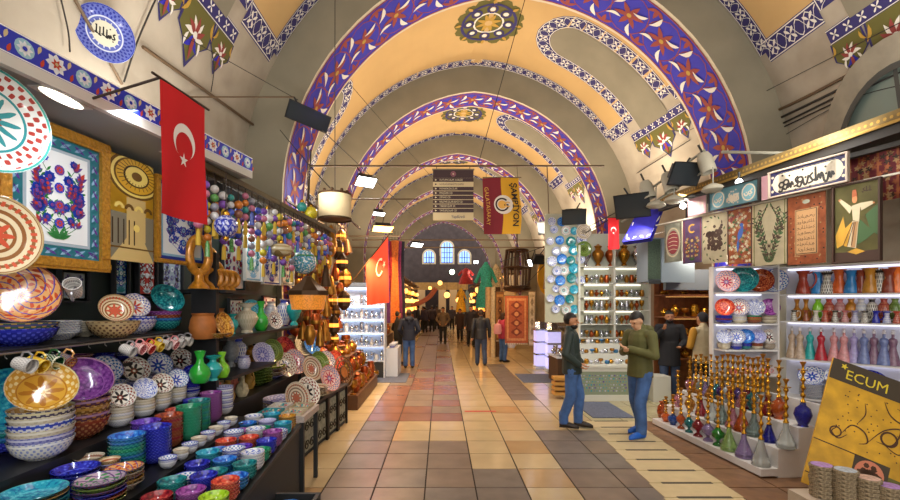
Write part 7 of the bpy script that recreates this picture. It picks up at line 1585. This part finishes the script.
# end of the aisle: dark gate wall dressing
for i, (px, py, R, c) in enumerate(((404, 293, .5, 'warm'), (440, 283, .4, 'warm'), (452, 272, .45, 'cool'), (447, 295, .5, 'warm'), (470, 297, .4, 'warm'), (478, 290, .5, 'warm'), (430, 288, .3, 'warm'), (458, 300, .4, 'warm'), (412, 300, .35, 'warm'), (482, 304, .35, 'warm'))):
    p = at(px, py, 34); t = thing('end_lamp', 'glowing round lamp at the aisle end, %s of the cluster under the windows' % ORD[i], 'lamp', p); MB().ball((0, 0, 0), R * .45, 0, 12, 8).build('globe', [gbulb if c == 'warm' else mat('pale green lamp', '#c8f0c8', .3, emit=5)], t); MB().tube([(0, 0, R * .4), (0, 0, 5.5 - p.z)], .015, 5).build('cord', [cordm], t)
t = thing('end_gate', 'pale stone gate post pair at the end of the aisle', 'gate', (0, 36.5, 0))
for x in (-1.6, .1, 1.0): MB().box2((x - .3, 0, 0), (x + .3, .6, 3.0)).build('post', [farw[2]], t, smooth=0)
MB().box2((-2.4, .1, 3.0), (2.2, .5, 3.6)).build('lintel', [farw[0]], t, smooth=0)
cable('salmon cloth swag draped across the aisle end', [(400, 296, 29), (414, 304, 29), (428, 298, 29), (436, 288, 29)], .16, mat('salmon cloth', '#c87a64', .8), 'cloth_swag', 0, 'drapery')

tag(MB().box2((.42, 7.98, 0), (.98, 8.06, .002)).build('floor_tape', [mat('worn red tape', '#a83a30', .7, vary=.3, scale=20)], smooth=0), 'short worn red tape strip stuck on the cream slabs of the aisle', 'tape')
# ================================================================ PEOPLE
def capsule(mb, p0, r0, p1, r1, flat=1.0, wide=None, seg=12):
    """tapered rounded limb; across the vector `wide` it keeps its radius, at right angles it is scaled by flat"""
    p0, p1 = Vector(p0), Vector(p1); d = p1 - p0; L = d.length or 1e-4; t = d.normalized()
    w_ = Vector(wide) if wide is not None else t.orthogonal(); w_ = w_ - t * w_.dot(t); w_ = w_.normalized() if w_.length > 1e-5 else t.orthogonal().normalized(); q = t.cross(w_)
    rings = [(-r0 * sin(a), r0 * cos(a)) for a in (1.45, 1.0, .5)] + [(0, r0), (L * .5, (r0 + r1) / 2), (L, r1)] + [(L + r1 * sin(a), r1 * cos(a)) for a in (.5, 1.0, 1.45)]
    vs = []; n = len(rings)
    for s, r in rings:
        for k in range(seg): a = 2 * PI * k / seg; vs.append(p0 + t * s + w_ * (r * cos(a)) + q * (r * flat * sin(a)))
    fs = [(i * seg + k, i * seg + (k + 1) % seg, (i + 1) * seg + (k + 1) % seg, (i + 1) * seg + k) for i in range(n - 1) for k in range(seg)] + [tuple(reversed(range(seg))), tuple(range((n - 1) * seg, n * seg))]
    mb.add(vs, fs)
def tubeflat(mb, p0, r0, p1, r1, flat=1.0, wide=(1, 0, 0), seg=16):
    """tapered sleeve with flat ends, for hems and cuffs"""
    p0, p1 = Vector(p0), Vector(p1); t = (p1 - p0).normalized(); w_ = Vector(wide); w_ = (w_ - t * w_.dot(t)).normalized(); q = t.cross(w_)
    vs = [p + w_ * (r * cos(2 * PI * k / seg)) + q * (r * flat * sin(2 * PI * k / seg)) for p, r in ((p0, r0), (p1, r1)) for k in range(seg)]
    mb.add(vs, [(k, (k + 1) % seg, seg + (k + 1) % seg, seg + k) for k in range(seg)] + [tuple(reversed(range(seg))), tuple(range(seg, 2 * seg))])
def blob(mb, name, mats, parent, voxel=.012, smooth=3):
    o = mb.build(name, mats, None); rm = o.modifiers.new('r', 'REMESH'); rm.mode = 'VOXEL'; rm.voxel_size = voxel
    sm = o.modifiers.new('s', 'SMOOTH'); sm.iterations = smooth; sm.factor = .5
    dg = bpy.context.evaluated_depsgraph_get(); dg.update(); me = bpy.data.meshes.new_from_object(o.evaluated_get(dg)); o.modifiers.clear(); old = o.data; o.data = me; me.name = name
    me.polygons.foreach_set('use_smooth', [True] * len(me.polygons)); o.parent = parent; return o
skin = mat('skin', '#b8805c', .55, vary=.05); skin2 = mat('pale skin', '#c89a78', .55); jean = mat('blue denim', '#3f5f92', .8, vary=.25, scale=9); jean2 = mat('dark denim', '#34425c', .8, vary=.2, scale=9); blackc = mat('black cloth', '#1c1d20', .8); hairb = mat('black hair', '#17120f', .6); hairbr = mat('brown hair', '#3a281c', .6); shoeb = mat('dark brown shoe', '#2a2018', .5); eyem = mat('dark eye', '#1a120e', .2)
def person(label, pos, H, face, top, trouser, shoe, hair=hairb, skinm=skin, arms='pocket', stride=.0, bow=0.0, coat=0, vox=.012, beard=False, hat=None, sleeve=None, hood=False, bag=None, female=False, quilt=False, lean=0.0, look=0.0):
    """standing or walking figure built on joints; face = heading angle in degrees (0 = away from the camera)"""
    t = thing('person', label, 'person', pos, R_(face)); k = H / 1.75
    def V(x, y, z): return Vector((x * k, (y + lean * max(0, z - .9)) * k, z * k))     # figure faces +y
    sh = .185 if female else .205; hp = .095
    hipL, hipR = V(-hp, 0, .90), V(hp, 0, .90); st = stride
    kneeL, kneeR = V(-hp - .005, .03 + st * .45, .49), V(hp + .005, .03 - st * .25, .49)
    ankL, ankR = V(-hp - .01, -.01 + st * .55, .085), V(hp + .01, -.01 - st * .65, .085 + abs(st) * .10)
    shL, shR = V(-sh, 0, 1.43), V(sh, 0, 1.43); neck = V(0, .0, 1.50); bx = sin(bow); headc = V(.0, .02 + .08 * bx, 1.635 - .03 * bx)
    if arms == 'pocket': elL, elR, wrL, wrR = V(-sh - .10, -.05, 1.16), V(sh + .10, -.05, 1.16), V(-sh + .02, .12, 1.0), V(sh - .02, .12, 1.0)
    elif arms == 'front': elL, elR, wrL, wrR = V(-sh - .06, .02, 1.15), V(sh + .06, .02, 1.15), V(-.06, .24, 1.12), V(.06, .25, 1.10)
    elif arms == 'phone': elL, elR, wrL, wrR = V(-sh - .05, .04, 1.15), V(sh + .05, .04, 1.15), V(-.07, .27, 1.20), V(.07, .27, 1.22)
    elif arms == 'talk': elL, elR, wrL, wrR = V(-sh - .07, .02, 1.16), V(sh + .07, .05, 1.18), V(-sh + .04, .25, 1.08), V(sh - .05, .22, 1.38)
    elif arms == 'chest': elL, elR, wrL, wrR = V(-sh - .08, .03, 1.16), V(sh + .08, .03, 1.16), V(-.04, .22, 1.24), V(.05, .22, 1.20)
    else: elL, elR, wrL, wrR = V(-sh - .06, -.03 - st * .15, 1.15), V(sh + .06, -.03 + st * .15, 1.15), V(-sh - .07, .04 - st * .3, .91), V(sh + .07, .04 + st * .3, .91)
    X = Vector((1, 0, 0)); rk = lambda a: a * k
    # ---- body
    b = MB()
    for hip, kn, an in ((hipL, kneeL, ankL), (hipR, kneeR, ankR)):
        capsule(b, hip, rk(.082), kn, rk(.056)); capsule(b, kn, rk(.056), an, rk(.038)); capsule(b, an, rk(.038), an + V(0, .13, -.055) - V(0, 0, 0), rk(.03), .8, X)
    capsule(b, V(0, 0, .92), rk(.145), V(0, .0, 1.10), rk(.125), .68, X); capsule(b, V(0, 0, 1.10), rk(.125), V(0, .0, 1.36), rk(.155), .66, X); capsule(b, shL, rk(.055), shR, rk(.055)); capsule(b, neck - V(0, 0, .06) + V(0, 0, 0), rk(.056), headc - V(0, 0, .06), rk(.05))
    for s_, e_, w_ in ((shL, elL, wrL), (shR, elR, wrR)):
        capsule(b, s_, rk(.052), e_, rk(.040)); capsule(b, e_, rk(.040), w_, rk(.028))
        d = (w_ - e_).normalized(); sd = d.cross(Vector((0, 0, 1))); sd = sd.normalized() if sd.length > .1 else X; dn = d.cross(sd).normalized()
        capsule(b, w_, rk(.026), w_ + d * rk(.075), rk(.034), .5, sd)
        for f in range(4):
            o_ = w_ + d * rk(.085) + sd * rk((f - 1.5) * .019); L1 = rk((.036, .042, .040, .030)[f]); m1 = o_ + d * L1 - dn * rk(.010); capsule(b, o_, rk(.0095), m1, rk(.009), 1, None, 8); capsule(b, m1, rk(.009), m1 + d * L1 * .6 - dn * rk(.022), rk(.008), 1, None, 8)
        th = w_ + d * rk(.03) + sd * rk(.03 if s_ is shL else -.03); capsule(b, th, rk(.012), th + d * rk(.04) + sd * rk(.02 if s_ is shL else -.02), rk(.010), 1, None, 8)
    Mh = Matrix.Translation(headc) @ Matrix.Rotation(look, 4, 'Z') @ Matrix.Rotation(-bow, 4, 'X')
    def hpnt(x, y, z): return Mh @ Vector((x * k, y * k, z * k))
    hb = MB(); hb.ball((0, -.01 * k, .02 * k), (.078 * k, .098 * k, .105 * k), 0, 16, 12); hb.ball((0, .028 * k, -.055 * k), (.058 * k, .062 * k, .065 * k), 0, 14, 10)
    capsule(hb, (0, .085 * k, .015 * k), .010 * k, (0, .108 * k, -.022 * k), .015 * k, 1, None, 8)
    for sx in (-1, 1): hb.ball((sx * .080 * k, -.005 * k, -.005 * k), (.012 * k, .022 * k, .032 * k), 0, 8, 6); capsule(hb, (sx * .018 * k, .085 * k, .03 * k), .012 * k, (sx * .05 * k, .075 * k, .028 * k), .010 * k, 1, None, 8)
    capsule(hb, (-.022 * k, .083 * k, -.062 * k), .009 * k, (.022 * k, .083 * k, -.062 * k), .009 * k, 1, None, 8)
    b.add([Mh @ Vector(v) for v in hb.v], hb.f); blob(b, 'body', [skinm], t, vox * .85, 2)
    e = MB()
    for sx in (-1, 1): e.ball(hpnt(sx * .032, .080, .012), rk(.0095), 0, 8, 6)
    e.build('eyes', [eyem], t)
    # ---- hair, hat, beard
    h = MB(); h.ball((0, -.018 * k, .035 * k), (.087 * k, .102 * k, .108 * k), 0, 16, 12)
    if female: h.ball((0, -.055 * k, -.04 * k), (.085 * k, .06 * k, .13 * k), 0, 14, 10)
    hv = [Vector(v) for v in h.v]
    if not female:   # keep the face and the nape clear
        hv = [Vector((v.x, v.y - max(0, .055 * k - v.z) * (.9 if v.y > 0 else .0), max(v.z, (-.05 if v.y < -.01 * k else .058) * k))) for v in hv]
    else: hv = [Vector((v.x, min(v.y, .055 * k) if v.z < .06 * k else v.y, v.z)) for v in hv]
    hm = MB(); hm.add([Mh @ v for v in hv], h.f); hm.build('beanie' if hat else 'hair', [hat or hair], t)
    if beard:
        q = MB(); q.ball((0, .030 * k, -.075 * k), (.064 * k, .066 * k, .052 * k), 0, 14, 10); qm = MB(); qm.add([Mh @ Vector((v[0], v[1], min(v[2], -.042 * k))) for v in q.v], q.f); capsule(qm, hpnt(-.028, .088, -.046), rk(.006), hpnt(.028, .088, -.046), rk(.006), 1, None, 6); qm.build('beard', [hair], t)
    # ---- trousers
    b = MB()
    for hip, kn, an in ((hipL, kneeL, ankL), (hipR, kneeR, ankR)):
        capsule(b, hip, rk(.102), kn, rk(.082)); capsule(b, kn, rk(.082), an + V(0, 0, .10), rk(.072)); tubeflat(b, an + V(0, 0, .16), rk(.072), an + V(0, .005, -.02), rk(.070))
    capsule(b, V(0, 0, .93), rk(.158), V(0, 0, 1.02), rk(.145), .72, X); blob(b, 'trousers', [trouser], t, vox, 3)
    # ---- shoes
    for an in (ankL, ankR):
        b = MB(); f0 = Vector((an.x, an.y - .04 * k, max(.035, an.z - .05 * k))); z0 = max(.0, an.z - .085 * k)
        b.add([], []); pr = [(-.085, .0), (-.07, .040), (.02, .048), (.10, .052), (.175, .042), (.205, .0)]
        vs = [];  seg = 8
        for (y, w_) in pr:
            hgt = .105 if y < .03 else (.085 if y < .12 else .06)
            for a in range(seg): th = 2 * PI * a / seg; vs.append((an.x + max(w_, .004) * k * cos(th), an.y + (y + .02) * k, z0 + .004 + (hgt * .5 + hgt * .5 * sin(th)) * k * (1 if w_ else .6)))
        b.add(vs, [(i * seg + j, (i + 1) * seg + j, (i + 1) * seg + (j + 1) % seg, i * seg + (j + 1) % seg) for i in range(len(pr) - 1) for j in range(seg)]); b.build('shoe', shoe if isinstance(shoe, list) else [shoe], t)
    # ---- jacket: body and sleeves
    b = MB(); low = .84 - coat; sl = sleeve or top
    tubeflat(b, V(0, .0, low), rk(.195), V(0, 0, 1.14), rk(.178), .78); capsule(b, V(0, 0, 1.10), rk(.176), V(0, 0, 1.35), rk(.182), .72, X); capsule(b, shL, rk(.068), shR, rk(.068)); capsule(b, V(0, -.01, 1.46), rk(.085), V(0, -.01, 1.53), rk(.068), .95, X)
    if coat: tubeflat(b, V(0, 0, low), rk(.21), V(0, 0, low + .3), rk(.19), .74)
    if quilt:
        for z in (.92, 1.0, 1.08, 1.16, 1.24, 1.32, 1.40): capsule(b, V(-.06, -.005, z), rk(.130), V(.06, -.005, z), rk(.130), .5, Vector((0, 1, 0)) if 0 else None, 12)
    if hood: capsule(b, V(-.07, -.10, 1.50), rk(.065), V(.07, -.10, 1.50), rk(.065)); capsule(b, V(0, -.12, 1.47), rk(.07), V(0, -.13, 1.38), rk(.05))
    if sleeve is None:
        for s_, e_, w_ in ((shL, elL, wrL), (shR, elR, wrR)): capsule(b, s_, rk(.073), e_, rk(.062)); capsule(b, e_, rk(.062), w_, rk(.050))
    blob(b, 'jacket', [top], t, vox, 3)
    if sleeve is not None:
        for s_, e_, w_ in ((shL, elL, wrL), (shR, elR, wrR)): b = MB(); capsule(b, s_, rk(.070), e_, rk(.060)); capsule(b, e_, rk(.060), w_, rk(.046)); blob(b, 'sleeve', [sleeve], t, vox, 2)
    return t
def gpos(px, py): s_ = (py - VY) / HC; return ((px - VX) / s_, FPX / s_, .001)
person('bearded man in a dark green quilted jacket and jeans standing with hands at his waist', gpos(572, 428), 1.76, -112, mat('dark green quilted nylon', '#27332f', .6, vary=.15), jean, shoeb, beard=True, arms='pocket', skinm=skin, vox=.010, quilt=False, lean=-.04, stride=.16)
person('man in an olive hooded jacket looking down beside the white pipe stand', gpos(640, 436), 1.80, 112, mat('olive jacket cloth', '#56552c', .75, vary=.15), jean, mat('bright blue shoe', '#1f5fc0', .5), arms='chest', bow=.5, hood=True, vox=.010, skinm=skin2, stride=.16)
p_ = person('man in a black coat gesturing before the brass shelves', (4.62, 9.1, .001), 1.76, 160, mat('black coat wool', '#202024', .8), jean2, shoeb, arms='talk', coat=.18, beard=True, vox=.013)
p_ = person('man in a cream vest with mustard sleeves and a dark beanie seen from behind', (4.80, 8.25, .001), 1.74, 15, mat('cream quilted vest', '#cdbf9c', .7, vary=.1), blackc, shoeb, arms='front', sleeve=mat('mustard knit', '#b8862c', .85), hat=mat('charcoal knit cap', '#2c2c30', .9), vox=.013)
person('man in a navy jacket and bright jeans seen from behind near the silver showcase', gpos(409, 368), 1.72, 8, mat('navy jacket cloth', '#23293a', .75), jean, shoeb, arms='pocket', hair=hairbr, vox=.014, hood=True)
person('person in dark clothes half hidden by the man in the navy jacket', gpos(398, 364), 1.66, -60, blackc, blackc, shoeb, vox=.016)
person('man in a dark leather jacket walking away in the middle of the aisle', gpos(481, 366), 1.72, 0, mat('dark leather', '#24262a', .5), jean2, shoeb, arms='side', stride=.22, hair=hairbr, vox=.014)
w_ = person('woman in a pink jacket and light jeans carrying a white carrier bag', gpos(503, 362), 1.60, -60, mat('pink jacket', '#b03a54', .75), jean, blackc, female=True, arms='side', vox=.014, hair=hairbr, skinm=skin2)
g = gpos(510, 350); t = thing('carrier_bag', 'white plastic carrier bag held by the woman in pink', 'bag', (w_.location.x + .27, w_.location.y - .04, .46)); MB().lathe([(0, 0), (.10, .01), (.15, .10), (.13, .24), (.05, .34), (0, .34)], 14, 0, Matrix.Diagonal((1, .6, 1, 1))).build('sack', [mat('white plastic', '#dcdcdc', .4)], t); MB().tube([(-.04, 0, .32), (-.02, 0, .42), (.03, 0, .42), (.05, 0, .32)], .008, 5).build('handle', [MATS['white plastic']], t)
t = thing('shoulder_bag', 'pale pink shoulder bag on the back of the woman in pink', 'bag', (w_.location.x - .20, w_.location.y - .20, .92)); MB().lathe([(0, 0), (.12, .01), (.14, .14), (.11, .32), (0, .36)], 14, 0, Matrix.Diagonal((1, .6, 1, 1))).build('sack', [mat('pale pink cloth', '#d89aa0', .7)], t); MB().tube([(0, .03, .34), (.05, .06, .48)], .012, 5).build('strap', [MATS['pale pink cloth']], t)
person('man in a brown parka walking towards the camera down the aisle', gpos(443, 344), 1.72, 178, mat('brown parka', '#6a5844', .8), blackc, shoeb, arms='pocket', vox=.018, stride=.15)
person('woman in a dark brown coat walking near the man in the brown parka', gpos(460, 341), 1.62, 170, mat('dark brown coat', '#3c2c26', .8), blackc, shoeb, female=True, coat=.2, vox=.018, arms='side', stride=.12)
person('man in a black suit coat with a reddish scarf walking towards the camera', gpos(471, 347), 1.80, 182, mat('black suit', '#242028', .7), blackc, shoeb, coat=.15, arms='side', vox=.018, stride=.15)
for i, (px, py, c, d, fc) in enumerate(((425, 333, '#3a3444', 'grey jacketed person with a backpack far down the aisle', 0), (432, 332, '#2c2430', 'dark dressed person beside the grey jacketed one', 10), (423, 330, '#4a2c2c', 'brown dressed person at the far stall', 60), (418, 333, '#2a2a34', 'black dressed person leaning by the lamp stall', 80), (477, 337, '#2a2a2c', 'black dressed seller standing by the carpet rolls', 120), (486, 341, '#3a2c24', 'dark brown dressed seller near the hanging rugs', 200), (452, 330, '#3a3a4a', 'small distant person near the end gate', 170), (437, 330, '#4a3c34', 'small distant walker in tan by the end gate', 0))):
    person(d, gpos(px, py), 1.68 + .06 * (i % 2), fc, mat('far coat %d' % i, c, .8), blackc, shoeb, vox=.022, stride=.1, arms='side')
person('bald shopkeeper in black sitting at the silver table', (-1.52, 10.75, .001), 1.55, -80, blackc, blackc, shoeb, hair=hairbr, arms='front', vox=.016) if 0 else None
